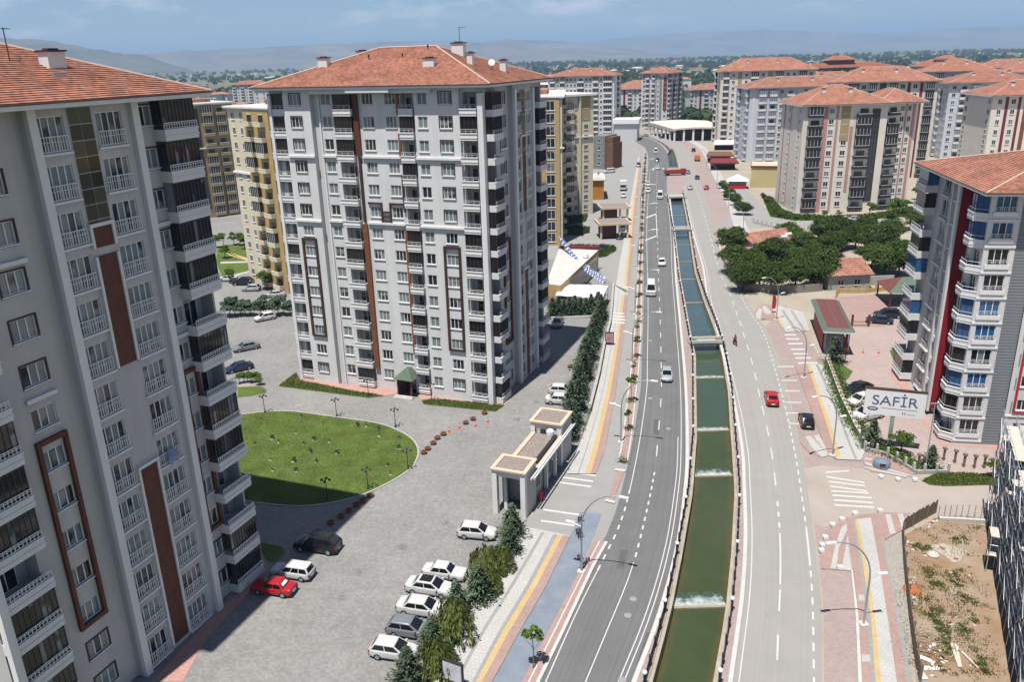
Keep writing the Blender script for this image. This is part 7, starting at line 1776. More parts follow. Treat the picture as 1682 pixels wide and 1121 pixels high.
for i, p in enumerate([(85.66,273.91),(83.61,263.02),(81.43,252.96),(80.42,245.01),(80.44,238.85),(81.56,236.3),(84,235.34),(86.51,234.66),(89.12,234.26)]): plant("garden_bush", nth(i) + " bush on the curved lawn edge of the pink striped block, from the left", "bush", p, bush[i % 3], None, 1.6, "bushes along the pink striped block's lawn")
# kerb saplings beside the dark road
lnx = [((a[0] + b[0]) / 2, (a[1] + b[1]) / 2) for a, b in zip(resample(tl, 40)[0], resample(tr, 40)[0])]
SP, _ = resample(lnx, 34)
for i, p in enumerate(SP[1:]):
    plant("kerb_sapling", nth(i) + " sapling of the kerb strip by the dark road, from the near end", "tree", p, sapl[(i * 5 + 1) % 3], t_sa, random.uniform(.8, 1.25), "saplings in the kerb strip", .12)
plant("kerb_sapling", "thin sapling with few leaves on the pink kerb near the bottom edge", "tree", (0.96,53.76), sapl[0], t_sa, 1.35, None, .12)
stuff(new("tree_bed_plants", cards_mesh("tree_bed_plants", leaf_quads(np.c_[np.array(SP)[rng.integers(0, 34, 2600)] + rng.normal(0, .35, (2600, 2)), rng.uniform(.15, .6, 2600)], unit(2600), .12, .3), "leaf_hedge")))
# right courtyard greenery
for i, (p, k, s) in enumerate((((50.92,120.32), 's', 1.1), ((52.33,119.75), 'r', .9), ((44.17,90.79), 's', 1.0), ((46.79,88.68), 'f', 1.0), ((48.7,85.13), 's', .8), ((59.51,86.44), 'f', 1.2), ((54.47,82.59), 'f', .7))):
    plant(("spruce_tree", "purple_shrub", "spruce_tree", "young_tree", "spruce_tree", "young_tree", "young_tree")[i], ("blue spruce at the near wall of the right gatehouse", "dark purple shrub next to the blue spruce at the right gatehouse", "spruce left of the sign's post", "bright young tree right of the sign's post", "small spruce at the thin lamp post near the plot", "young tree behind the scaffold tower", "round shrub at the end of the roadside grass")[i], "tree", p, spruces[i % 3] if k == 's' else sapl[2] if k == 'r' else fresh[i % 3], t_sp if k == 's' else t_fr, s)
hd, _ = resample([(49.39,118.17),(47.48,109.92),(45.01,99.95),(44.45,95.19),(44.41,91.35),(45.69,88.48),(46.91,85.76)], 30)
V = []
for p in hd:
    n = 260; C = np.c_[rng.normal(p[0], .6, n), rng.normal(p[1], .6, n), np.abs(rng.normal(.35, .3, n))]; V.append(leaf_quads(C, unit(n), .2, .26))
stuff(new("courtyard_hedge", cards_mesh("courtyard_hedge", np.concatenate(V), "leaf_fresh")))
def scatter(name, poly, n, zr_, w, l, m, z=0.0, up=None):
    P = np.array([p[:2] for p in poly]); lo, hi = P.min(0), P.max(0); pts_ = []
    while len(pts_) < n:
        q = rng.uniform(lo, hi, (n, 2)); inside = np.zeros(n, bool); j = len(P) - 1
        for i in range(len(P)):
            c_ = ((P[i, 1] > q[:, 1]) != (P[j, 1] > q[:, 1])) & (q[:, 0] < (P[j, 0] - P[i, 0]) * (q[:, 1] - P[i, 1]) / (P[j, 1] - P[i, 1] + 1e-9) + P[i, 0]); inside ^= c_; j = i
        pts_ += list(q[inside])
    q = np.array(pts_[:n]); C = np.c_[q, z + rng.uniform(*zr_, n)]
    N_ = unit(n); N_[:, 2] *= .4; N_ /= np.linalg.norm(N_, axis=1)[:, None]
    return stuff(new(name, cards_mesh(name, leaf_quads(C, N_, w, l, np.tile([0, 0, 1.0], (n, 1)) + unit(n) * .4), m)))
scatter("lawn_grass", lawn, 45000, (.08, .12), .07, .12, "grass_blade")
for poly, n in (([(-34.79,122.44),(-36.14,116.78),(-21.39,111.13),(-19.16,111.7),(-24.19,113.94),(-33.35,118.98)], 5000), ([(-13.39,109.6),(-12.97,108.16),(-2.57,104.89),(-1.33,106.98),(-5.7,108.2),(-10.9,109.85)], 3500), ([(46.27,82.16),(48.9,83.85),(51.83,83.68),(55,82.87),(55.9,81.6),(53.83,80.82),(48.27,80.85),(46.7,81.24)], 5000)): scatter("grass", poly, n, (.06, .25), .1, .22, "grass_blade")
def tuft(name, cs, n, sd, m="grass_blade", l=.26, h=.3):
    V = []
    for c in cs:
        k = max(8, int(n * rng.uniform(.4, 1.5))); s_ = sd * rng.uniform(.5, 1.4); sub = rng.normal(0, s_, (6, 2)); q = sub[rng.integers(0, 6, k)] + rng.normal(0, s_ * .45, (k, 2))
        C = np.c_[q + np.array(c[:2]), rng.uniform(.02, h, k)]; N_ = unit(k); N_[:, 2] *= .4; N_ /= np.linalg.norm(N_, axis=1)[:, None]
        V.append(leaf_quads(C, N_, .09, l, np.tile([0, 0, 1.0], (k, 1)) + unit(k) * .5))
    return stuff(new(name, cards_mesh(name, np.concatenate(V), m)))
tuft("weeds", [(38.61,65.13),(39,64.98),(38.52,63.12),(38.18,62.89),(40.34,63.28),(40.17,62.67),(36.48,61.25),(36.68,61.05),(36.26,59.47),(36.43,59.24),(35.78,58.94),(35.96,57.74),(35.71,56.7),(35.54,56.09),(44.22,70.21),(44.35,70),(37.73,57.24),(37.6,56.62),(35.17,55.1),(34.39,53.58),(33.86,52.3),(36.7,52.73),(36.69,52),(39.85,69.14),(40.1,68.98),(41.12,64.62),(36.95,53.66),(35.93,57.95),(35.04,54.32),(40.04,60.9),(38.95,57.82)], 190, .38, "grass_blade", .17, .22)
tuft("dry_weeds", [(34.47,59.33),(33.74,57.2),(34.7,55.52),(38.25,59.16),(41.4,63.73),(41.98,69.03),(47.5,72.29),(41.99,71.67),(36.03,55.46),(37.15,55.01),(32.51,55.21),(35.17,59.3),(38.89,62.37),(31.36,53.33),(38.86,65.64),(38.64,63.36),(40.41,63.28),(36.75,61.05),(36.15,59.25),(36.2,57.94),(35.64,56.29),(34.71,53.95),(37.55,57.03),(36.5,52.37),(36.61,51.64),(39.79,68.86),(43.76,71.88),(45.23,71.5),(46.84,72.33),(48.64,72.54),(42.34,68.17),(43.9,68.09),(41.07,62.27),(40.89,60.86),(39.25,60.24),(39.73,58.22),(38.47,54.96),(37.93,53.06),(38.75,68.35),(37.92,65.95),(34.81,60.67),(32.7,55.6),(32.62,54.03)], 110, .7, "leaf_willow", .14, .14)
for poly, n in (([(16.85,247.89),(24.61,251.02),(23.15,241.35),(16.01,235.76)], 1500), ([(16,231.93),(19.88,233.39),(23.03,229.66),(22.55,224.86),(18.89,221.84),(15.65,223.46)], 3000), ([(14.12,203.69),(16.05,208.23),(26.98,205.59),(27.05,202.03),(23.69,195.69),(16.3,192.3)], 5000)): scatter("shrubbery", poly, n, (.0, .9), .35, .4, "leaf_hedge")
scatter("garden_shrubbery", [(86.74,279.68),(88.67,273.38),(85.07,252.36),(85.89,242.58),(93.91,238.26),(106.61,239.31),(119.53,246.73),(124.72,249.18),(121.16,237.01),(116.74,234.7),(103.65,232.33),(82.82,233.48),(77.96,240.75)], 9000, (.0, .5), .35, .45, "leaf_fresh")

# shrubs on the lawn
LS = [(-35.34,104.37),(-29.26,99.46),(-33.93,96.56),(-32.09,97.98),(-30.91,96.75),(-27.53,96.23),(-26.48,97.31),(-24.25,96.47),(-25.99,93.9),(-22.63,93.25),(-30.61,91.83),(-27.63,91.3),(-24.76,90.99),(-29.63,89.05),(-26.67,88.67),(-29.97,105.14),(-17.89,97.84),(-21.25,101.38),(-15.73,89.55),(-15.04,87.19),(-14.84,94.07),(-18.19,99.94),(-20.13,101.05),(-15.21,97.12)]
for i, p in enumerate(LS): plant("lawn_shrub", nth(i) + " small shrub on the oval lawn, roughly from the left", "shrub", p, (bush[i % 3], sapl[2], bush[(i + 1) % 3])[i % 3], None, random.uniform(.3, .6) if i % 3 != 1 else .35, "small shrubs on the oval lawn", .09 if i % 3 != 1 else -.3)

ring = MB().lathe([(.5, 0), (.48, .03), (.05, .05)], n=9).mesh("soil_ring", "concrete_light")
for o in [o for o in COL.objects if o.name.startswith("lawn_shrub")]:
    new("soil_ring", ring, o, (0, 0, (.10 - o.location.z) / o.scale.z), 0)
# ------------------------------------------------------------------ street furniture
def railing(label, side, f):
    o = thing("canal_railing", label, "railing", (0, 0, 0))
    top = MB(); pth = []
    y = Y0 + 10; i = 0
    post = MB().box(-.09, -.09, 0, .09, .09, 1.0, 0).lathe([(.10, 1.0), (.13, 1.06), (.02, 1.14)], n=6, m=0).mesh("post", "dark_metal")
    globe = MB().lathe([(.05, 0), (.17, .08), (.21, .2), (.17, .33), (.02, .4)], n=8).mesh("lamp_globe", "plastic_white")
    n = 0
    while y < Y1:
        x = f(y) + side * .55
        if n < 290:
            p = new("post", post, o, (x, y, .13))
            if i % 4 == 0: new("lamp_globe", globe, p, (0, 0, 1.1))
        pth.append((x, y)); n += 1; i += 1
        y += 2.2 if y < 160 else 2.6
    for z in (.45, .80, 1.02): new("rail", MB().tube([(a, b, z) for a, b in pth], .035, 4).mesh("rail", "dark_metal"), o)
railing("dark post and rail fence along the left edge of the canal", -1, xl)
railing("dark post and rail fence along the right edge of the canal", 1, xr)
# footbridges over the canal
for i, (yy, w, lb) in enumerate((((33.03,130.65)[1], 2.0, "small concrete footbridge over the canal with flower boxes"), ((47.89,224.49)[1], 3.0, "farther concrete footbridge over the canal"), ((58.77,288.12)[1] - 8, 7.0, "concrete culvert head where the canal goes under the crossing"))):
    b = thing("footbridge", lb, "bridge", (0, yy, 0))
    xa, xb = xl(yy) - .8, xr(yy) + .8
    new("deck", MB().box(xa, -w / 2, .14, xb, w / 2, .45).mesh("deck", "concrete"), b)
    for s in (-1, 1): new("parapet", MB().box(xa, s * w / 2 - .12, .45, xb, s * w / 2 + .12, .95).mesh("parapet", "concrete_light"), b)
    if i == 0:
        for x in (xa + .8, xb - .8): new("flower_box", MB().box(-.5, -.3, .45, .5, .3, .9).mesh("flower_box", "wood_weathered"), b, (x, 0, 0))
# street lamps
def lamp_mesh(H, reach):
    mb = MB(); P = [(0, 0, 0), (0, 0, H * .55)]
    for i in range(1, 9):
        t = math.pi / 2 * i / 8; P.append((reach * (1 - math.cos(t)) * .92, 0, H * .55 + H * .45 * math.sin(t)))
    mb.tube(P, [.10, .085] + [.075 - .003 * i for i in range(8)], 7)
    return mb.mesh("pole", "metal_pole")
def lamp(label, xy, ang, H=8.8, reach=4.0, group="street lamps of the avenue", second=True):
    o = thing("street_lamp", label, "street lamp", (*xy, .1), R(ang), group)
    new("pole", cached(("lamp", H, reach), lambda: lamp_mesh(H, reach)), o)
    hd_ = cached("lamphead", lambda: MB().box(-.1, -.14, -.06, .75, .14, .06).box(0, -.10, -.09, .6, .10, -.06).mesh("lamp_head", "plastic_white"))
    new("lamp_head", hd_, o, (reach * .92, 0, H))
    if second:
        new("side_arm", cached("sidearm", lambda: MB().tube([(0, 0, 0), (-.9, 0, .25)], .04, 6).mesh("side_arm", "metal_pole")), o, (0, 0, H * .55))
        new("lamp_head", hd_, o, (-.8, 0, H * .55 + .27), R(180))
    new("base_plate", cached("lampbase", lambda: MB().box(-.35, -.35, -.1, .35, .35, .12).mesh("base_plate", "concrete_light")), o)
    return o
l0 = lamp("street lamp with flower baskets on its pole, nearest one left of the dark road", (6.03,66.69), -26, 9.0, 4.1)
fbm = cards_mesh("flower_basket", leaf_quads(rng.normal(0, .17, (120, 3)), unit(120), .10, .16), "cloth_dark")
for z, y in ((5.6, .25), (4.6, -.25), (3.9, .2), (1.5, .1)): new("flower_basket", fbm, l0, (-.22, y, z))
shp = [(18.41,93.79), (24.03,121.76), (28.41,147.79), (34.44,183.61), (40.47,218.15), (45.79,251.07), (51.41,284.09), (56.64,315.15)]
for i, p in enumerate(shp): lamp(nth(i + 1) + " lamp along the left kerb of the dark road, counted from the near end", (p[0] - 4.9, p[1] + .3), -24 if i < 3 else -10, 9.0, 4.1)
for i, (b, a) in enumerate((((29.49,57.92), 188), ((38.58,88.84), 206), ((43.81,113.95), 206), ((48.56,142.09), 208))): lamp(("nearest lamp on the right pavement, above the yellow tactile strip", "second lamp on the right pavement, beside the striped island", "third lamp on the right pavement, at the pedestrian crossing", "fourth lamp on the right pavement, before the orchard trees")[i], b, a, 8.6, 3.9)
for i, p in enumerate([(59.76,212.36),(66.9,254.03),(73.68,296.57),(81.32,345.39)]): lamp(nth(i + 4) + " lamp along the right kerb of the pale road, beyond the orchard", (p[0] + 2, p[1]), 195, 8.8, 3.6)
thing("thin_lamp_post", "thin straight lamp post rising before the right tower's red fin", "lamp post", (*(47.76,84.55), 0), data=MB().tube([(0, 0, 0), (0, 0, 8.6)], [.09, .05], 6).box(-.5, -.08, 8.5, .5, .08, 8.65).mesh("thin_lamp_post", "metal_pole"))
gl_ = lambda: MB().tube([(0, 0, 0), (0, 0, 2.7)], [.06, .045], 6).tube([(-.45, 0, 2.6), (.45, 0, 2.6)], .03, 5).tube([(0, -.45, 2.6), (0, .45, 2.6)], .03, 5).lathe([(.16, 0), (.16, .12)], n=8).mesh("pole", "dark_metal")
for i, (p, lb) in enumerate((((-35.51,106.86), "leftmost of three garden lamps on the far lawn edge"), ((-24.87,104.79), "middle one of three garden lamps on the far lawn edge"), ((-16.11,100.81), "rightmost of three garden lamps on the far lawn edge"), ((-13.05,88.51), "garden lamp with flowers at the right tip of the lawn"), ((-21.46,81.81), "garden lamp in the shaded corner of the lawn"), ((-17.2,84), "short garden lamp where the planters meet the lawn"), ((-21.47,111.64), "garden lamp left of the central tower's porch"), ((-11.96,109.5), "garden lamp right of the central tower's porch"))):
    o = thing("garden_lamp", lb, "garden lamp", (*p, .08), 0, "garden lamps round the oval lawn")
    new("pole", cached("glp", gl_), o)
    for dx, dy in ((-.45, 0), (.45, 0), (0, .45), (0, -.45)): new("lamp_shade", cached("gls", lambda: MB().lathe([(.05, 0), (.17, -.12), (.12, -.26), (.02, -.28)][::-1], n=7).mesh("lamp_shade", "dark_metal")), o, (dx, dy, 2.65))
# planters and cones along the drive
pm = MB().lathe([(.36, 0), (.52, .28), (.55, .42), (.44, .44)], n=12).mesh("planter", "terracotta_pot")
soilm = cards_mesh("plants", leaf_quads(np.c_[rng.normal(0, .22, (40, 2)), rng.uniform(.42, .62, 40)], unit(40), .12, .2), "leaf_rust")
PL = [(-4.14,104.23),(-5.68,102.34),(-6.63,101.14),(-9.42,97.84),(-10.13,96.71),(-10.55,95.21),(-11.13,93.69),(-11.53,92.63),(-16.68,82.24),(-17.33,81.07),(-17.93,80.25),(-18.56,79.06),(-19.21,77.91),(-20.04,76.64),(-21.12,74.76)] + [(11.94,128.7),(9.11,121.22)]
for i, p in enumerate(PL):
    o = thing("round_planter", (nth(i) + " reddish bowl planter lining the drive, counted from the central tower") if i < 15 else ("reddish bowl planter by the pine row, farther one", "reddish bowl planter by the pine row, nearer one")[i - 15], "planter", (*p, .01), 0, "bowl planters along the drive")
    new("bowl", pm, o); new("plants", soilm, o); o.scale = (.78,) * 3
cm = MB().box(-.2, -.2, 0, .2, .2, .04, 0).lathe([(.15, .04), (.10, .32)], n=8, m=0).lathe([(.10, .32), (.075, .48)], n=8, m=1).lathe([(.075, .48), (.03, .75)], n=8, m=0).mesh("traffic_cone", "cone_orange", "plastic_white")
for i, (p, lb) in enumerate((((-8.72,98.82), "orange traffic cone next to the lower planters of the drive"), ((-7.39,99.95), "orange traffic cone right of the first cone on the drive"), ((-5.25,100.3), "orange traffic cone below the upper pair of planters"), ((-3.62,101.52), "orange traffic cone nearest the central tower's corner"), ((57,124.1), "orange cone in the right courtyard, left of two"), ((59.35,123.71), "orange cone in the right courtyard, right of two"))): thing("traffic_cone", lb, "traffic cone", (*p, .02), 0, "traffic cones", cm)
# low wall under the hedge, courtyard fences
def wall_along(label, P, h, t, m, cat="wall", name="wall", cap=None, posts=None, z=0.0):
    o = thing(name, label, cat, (0, 0, 0)); P = [tuple(p[:2]) for p in P]
    mb = MB(); cp = MB()
    for a, b in zip(P, P[1:]):
        d = Vector((b[0] - a[0], b[1] - a[1])).normalized(); n = Vector((d.y, -d.x)) * t / 2
        q = [(a[0] - n.x, a[1] - n.y), (a[0] + n.x, a[1] + n.y), (b[0] + n.x, b[1] + n.y), (b[0] - n.x, b[1] - n.y)]
        mb.prism(q, z, z + h)
        if cap:
            n2 = n * 1.35; cp.prism([(a[0] - n2.x, a[1] - n2.y), (a[0] + n2.x, a[1] + n2.y), (b[0] + n2.x, b[1] + n2.y), (b[0] - n2.x, b[1] - n2.y)], z + h, z + h + .08, bottom=True)
    new("wall_body", mb.mesh("wall_body", m), o)
    if cap: new("coping", cp.mesh("coping", cap), o)
    if posts:
        pts_, _ = resample(P, posts[0])
        for p in pts_: new("post", cached(("wp", posts[1:]), lambda: MB().box(-posts[2], -posts[2], 0, posts[2], posts[2], posts[1]).mesh("post", posts[3])), o, (*p, z))
    return o
mat("wall_stone", (0.24, 0.22, 0.19), .95, .1, .25, 2.5, detail=6, bump=.5)
ww = extend([(-6.19,53.43),(-4.9,61.09),(-1.41,70.11),(0.79,75.03)], 20)
wall_along("low stone wall under the courtyard hedge beside the pavement", [(p[0] - .25, p[1]) for p in ww], .75, .3, "wall_stone", cap="concrete")
wall_along("low stone wall under the pine row beside the far pavement", [(p[0] - .3, p[1]) for p in wf[2:]], .7, .3, "wall_stone", cap="concrete")
wall_along("low pale wall behind the canopy's pine row", [(7.45,146.35),(11.47,146.35),(15.86,146.69)], .6, .3, "concrete_light")
mat("wall_pinkstone", (0.42, 0.33, 0.29), .9, .1, .15, 2)
wall_along("pinkish stone wall with posts between the right pavement and its hedge", [(49.58,119.97),(45.92,104.75),(44.17,95.83),(43.36,90.39),(43.89,90.14)], .9, .3, "wall_pinkstone", cap="concrete_light", posts=(22, 1.4, .16, "wall_pinkstone"))
wall_along("low kerb wall with posts in front of the sign's flower bed", [(43.01,90.03),(44.83,88.7),(45.78,86.29),(46.4,83.84),(50.08,83.78)], .5, .25, "concrete", posts=(9, 1.3, .12, "concrete_light"))
wall_along("shaded garden wall along the front of the orchard", [(47.95,171.35),(47.7,163.06),(52.7,160.49),(58.31,159.59),(63.72,160.56)], 1.6, .25, "wall_stone")
wall_along("garden wall bordering the pale road near the faded roof", [(50.94,191.22),(49.6,181.24),(47.94,170.48)], 1.4, .25, "concrete")
wall_along("yellow and grey fence wall round the play court", [(64.6,155.17),(66.39,158.73),(71.6,158.18),(77.77,159.85)], .9, .2, "yellow_wall", posts=(9, 1.7, .14, "yellow_wall"))
wall_along("grey wall behind the tiled house at the orchard", [(72.05,162.84),(75.24,163.79),(79.83,163.94)], 2.0, .25, "concrete")
wall_along("low wall with posts of the pink striped block's garden", [(70.27,231.67),(72.81,225.78),(77.86,217.25),(85.55,218.69),(95.79,221.1),(107.07,220.77)], .9, .25, "concrete_light", posts=(26, 1.5, .15, "concrete"))
gp = thing("gate", "low metal gate with posts at the right courtyard entrance", "gate", (0, 0, 0))
for p in [(60.57,137.54),(63.41,137.28)]: new("post", MB().box(-.15, -.15, 0, .15, .15, 2.2).mesh("post", "brown_panel"), gp, (*p, 0))
a_, b_ = (60.57,137.54), (63.41,137.28); new("panel", MB().tube([(*a_, .9), (*b_, .9)], .05, 4).tube([(*a_, .3), (*b_, .3)], .05, 4).mesh("panel", "dark_metal"), gp)
# timber hoarding and stone retaining wall of the building plot
hd2 = thing("hoarding", "weathered timber hoarding along the building plot and its corner", "fence", (0, 0, 0))
HP = [(31.03,51.13),(31.75,53.31),(32.75,56),(34.05,59.35),(35.69,63.5),(37.15,67.05),(39.26,71.96)] + [(42.03,73.83),(44.56,75.47)]
pts_, tt = resample(HP, 44)
plk2 = MB().box(-.02, 0, 0, .02, 1.0, 1.5).mesh("plank", "wood_weathered")
for (a, b) in zip(pts_, pts_[1:]):
    d = b - a; L_ = np.hypot(*d)
    for j in range(2):
        o = new("plank", plk2, hd2, (a[0] + d[0] * j / 2, a[1] + d[1] * j / 2, random.uniform(-.1, .05)), math.atan2(d[1], d[0]) - math.pi / 2 + random.uniform(-.03, .03)); o.scale = (1, L_ / 2 * .97, random.uniform(.95, 1.1))
for p in pts_[::4]: new("post", MB().box(-.06, -.06, 0, .06, .06, 1.7).mesh("post", "wood_weathered"), hd2, (p[0] + .1, p[1], 0))
wall_along("low pale kerb wall closing the plot towards the dirt road", [(44.02,73.88),(46.31,73.54),(49.23,72.98)], .45, .3, "concrete_light")
ff = thing("wire_fence", "wire fence on thin posts at the dirt road side of the plot", "fence", (0, 0, 0))
fp, _ = resample([(44.09,74.2),(46.71,74.28),(49.52,73.5)], 10)
for p in fp: new("post", MB().tube([(0, 0, 0), (0, 0, 1.6)], .04, 5).mesh("post", "metal_pole"), ff, (*p, 0))
for z in (.3, .8, 1.2, 1.55): new("wire", MB().tube([(*p, z) for p in fp], .012, 3).mesh("wire", "metal_pole"), ff)
# planks, boards and rubble on the plot
def board(label, a, b, w, m, group="loose boards on the building plot", z=.06):
    a, b = np.array(a), np.array(b); d = b - a; L_ = float(np.hypot(*d))
    o = thing("loose_board", label, "board", (*a, z), math.atan2(d[1], d[0]), group, MB().box(0, -w / 2, 0, L_, w / 2, .06).mesh("loose_board", m)); o.rotation_euler[1] = random.uniform(-.03, 0)
BD = [(35.67,55.28),(34.85,52.44),(35.86,55.27),(36.26,52.29),(35.91,54.97),(35.02,52.52),(33.13,55.79),(34.65,55.02),(32.67,55.1),(34.43,54.44),(32.62,54.71),(34.4,53.86),(32.27,53.86),(33.2,53.06),(31.91,52.56),(33.14,52.42),(31.54,52.21),(31.56,51.31),(36.97,54.92),(37.21,54.13),(33.31,56.59),(34.19,56.15)]
NM = ["pale plank leaning in the bunch at the lower plot", "longest pale plank of the bunch at the lower plot", "short pale plank of the bunch at the lower plot", "dark board, upper of three stacked at the hoarding", "dark board, middle of three stacked at the hoarding", "dark board, lower of three stacked at the hoarding", "white board below the dark boards", "white board at the bottom of the boards heap", "white sheet scrap at the hoarding's lower end", "thin dark lath right of the plank bunch", "grey board above the three dark ones"]
for i in range(len(NM)): board(NM[i], BD[2 * i], BD[2 * i + 1], (.22, .2, .2, .35, .3, .35, .4, .4, .5, .08, .2)[i], ("wood_pale", "wood_pale", "wood_pale", "wood_weathered", "wood_weathered", "wood_weathered", "plastic_white", "plastic_white", "plastic_white", "wood_weathered", "wood_weathered")[i])
mb = MB()
for poly, n in (([(38.92,70.63),(39.81,70.59),(38.88,68.62),(38.18,68.52)], 26), ([(36.49,64.72),(37.09,64.69),(35.81,60.63),(34.74,60.22)], 40), ([(35.76,63),(36.42,62.97),(35.91,61.91),(35.28,61.82)], 14), ([(33.47,56.79),(34.9,55.11),(33.82,51.22),(31.09,51.13)], 60), ([(42.23,73.19),(44.49,74.99),(43.87,73.42),(41.95,72.28)], 20), ([(40.36,73.92),(49.14,72.82),(37.46,50.88),(31.09,51.13)], 60)):
    P = np.array(poly); 
    for _ in range(n):
        wgt = rng.dirichlet(np.ones(len(P))); p = wgt @ P; s = rng.uniform(.08, .28); a = rng.uniform(0, 3.14); c_, s_ = math.cos(a) * s, math.sin(a) * s
        mb.prism([(p[0] - c_, p[1] - s_), (p[0] + s_ * .6, p[1] - c_ * .6), (p[0] + c_, p[1] + s_), (p[0] - s_ * .6, p[1] + c_ * .6)], .02, .05 + rng.uniform(.02, .15), int(rng.choice([0, 0, 1, 2])))
mat("rubble_white", (0.48, 0.45, 0.41), .9, .1); mat("rubble_red", (0.30, 0.10, 0.05), .9, .1)
stuff(new("rubble", mb.mesh("rubble", "rubble_white", "soil", "rubble_red")))
thing("rock", "pale flat stone lying beside the concrete patch on the plot", "rock", (*(40.38,67.77), 0), 0.3, data=MB().lathe([(.55, 0), (.6, .15), (.4, .32), (.05, .36)], n=7).mesh("rock", "rubble_white"))
mat("heap_red", (0.36, 0.13, 0.06), .95, .1, .3, 3)
thing("tile_heap", "small heap of red tile shards at the hoarding", "heap", (*(35.86,62.51), 0), 0, data=MB().lathe([(.9, 0), (.7, .25), (.35, .5), (.05, .6)], n=9).mesh("tile_heap", "heap_red"))
# the big sign
sg = thing("sign", "large white SAFİR sign on a tall grey post in the right courtyard", "sign", (45.9, 90.0, 0), R(-20))
new("post", MB().box(-.22, -.16, 0, .22, .16, 4.7).mesh("post", "metal_pole"), sg)
new("panel", MB().box(-3.35, -.22, 4.7, 3.35, .22, 8.0, 0).box(-3.45, -.25, 7.95, 3.45, .25, 8.1, 1).mesh("panel", "plastic_white", "brown_trim"), sg)
def text(s, size, m, parent, loc, name="lettering", xs=1.0):
    cu = bpy.data.curves.new(name, 'FONT'); cu.body = s; cu.size = size; cu.extrude = .012; cu.align_x = 'CENTER'; cu.align_y = 'CENTER'
    tmp = bpy.data.objects.new(name, cu); COL.objects.link(tmp)
    me = bpy.data.meshes.new_from_object(tmp.evaluated_get(bpy.context.evaluated_depsgraph_get())); me.name = name
    bpy.data.objects.remove(tmp)
    me.materials.clear(); me.materials.append(M[m])
    o = new(name, me, parent, loc); o.rotation_euler = (R(90), 0, 0); o.scale = (xs, 1, 1)
    return o
mat("sign_blue", (0.09, 0.12, 0.20), .5, .3); mat("sign_red", (0.45, 0.10, 0.08), .5, .3)
text("SAFİR", 1.75, "sign_blue", sg, (.0, -.235, 6.55), xs=1.12)
el = [(0.62 * math.cos(2 * math.pi * i / 20) - 2.35, -.232, .26 * math.sin(2 * math.pi * i / 20) + 5.45) for i in range(20)]
new("oval_emblem", MB().q(el).mesh("oval_emblem", "sign_blue"), sg)
new("emblem_bar", MB().q([(-2.7, -.236, 5.40), (-2.0, -.236, 5.40), (-2.0, -.236, 5.52), (-2.7, -.236, 5.52)]).mesh("emblem_bar", "plastic_white"), sg)
ln = MB().q([(-1.4, -.232, 5.60), (2.6, -.232, 5.60), (2.6, -.232, 5.66), (-1.4, -.232, 5.66)]); new("red_line", ln.mesh("red_line", "sign_red"), sg)
new("small_marks", MB().box(.95, -.236, 5.0, 1.05, -.23, 5.3).box(1.2, -.236, 5.0, 1.3, -.23, 5.3).box(1.5, -.236, 5.05, 2.4, -.23, 5.09).mesh("small_marks", "sign_blue"), sg)
# pavement billboards
def billboard(label, xy, ang, w=1.5, h=2.3, face="poster_red"):
    o = thing("billboard", label, "billboard", (*xy, .12), R(ang))
    new("frame", MB().box(-w / 2, -.12, .35, w / 2, .12, .45).box(-w / 2, -.12, h - .1, w / 2, .12, h).box(-w / 2, -.12, .45, -w / 2 + .1, .12, h - .1).box(w / 2 - .1, -.12, .45, w / 2, .12, h - .1).box(-.15, -.1, 0, .15, .1, .35).mesh("frame", "dark_metal"), o)
    new("poster", MB().box(-w / 2 + .1, -.09, .45, w / 2 - .1, .09, h - .1).mesh("poster", face), o)
mat("poster_red", (0.32, 0.05, 0.06), .4, .4, .6, 1.2, c2=(0.5, 0.42, 0.42)); mat("poster_pale", (0.5, 0.5, 0.52), .4, .4, .3, 1.0)
billboard("red poster board on the far pavement beside the pine row", (16.6,131.14), -10)
billboard("pale poster board at the bottom edge by the near pavement wall", (-5.42,52.12), -28, 1.9, 2.3, "poster_pale")
fb_ = thing("feather_flag", "tall red feather flag at the corner of the right pavement", "flag", (*(48.99,146.34), 0.1))
new("pole", MB().tube([(0, 0, 0), (0, 0, 3.6)], .03, 5).mesh("pole", "metal_pole"), fb_); new("flag", MB().q([(0, 0, .9), (.7, 0, .9), (.8, .05, 2.6), (.5, .03, 3.5), (0, 0, 3.6)]).mesh("flag", "red_paint"), fb_)
bn = thing("recycling_container", "blue-grey domed recycling container on the striped corner island", "container", (*(43.21,85.79), .1), R(-8))
new("body", MB().lathe([(.95, 0), (1.0, .5), (.9, .75), (.5, .95), (.05, 1.0)], n=14).mesh("body", "paint_bluegrey", smooth=False), bn); new("hatch", MB().box(-.45, -1.0, .45, .15, -.7, .75).mesh("hatch", "dark_metal"), bn)
bolm = MB().box(-.22, -.22, 0, .22, .22, .28).mesh("kerb_stone", "plastic_white")
for i, p in enumerate([(29.89,68.84),(30.32,69.79),(31.11,71.07),(32.72,73.38),(34.08,74.38),(35.87,75.43),(38.72,75.82),(30.58,65.95)]): thing("kerb_stone", nth(i) + " white marker stone round the lower striped island, from the near end", "kerb stone", (*p, .12), 0, "white marker stones", bolm)
for i, p in enumerate([(42.02,83.17),(43.65,82.46),(45.47,82.21)]): thing("kerb_stone", nth(i) + " white marker stone below the recycling container, from the left", "kerb stone", (*p, .1), 0, "white marker stones", bolm)
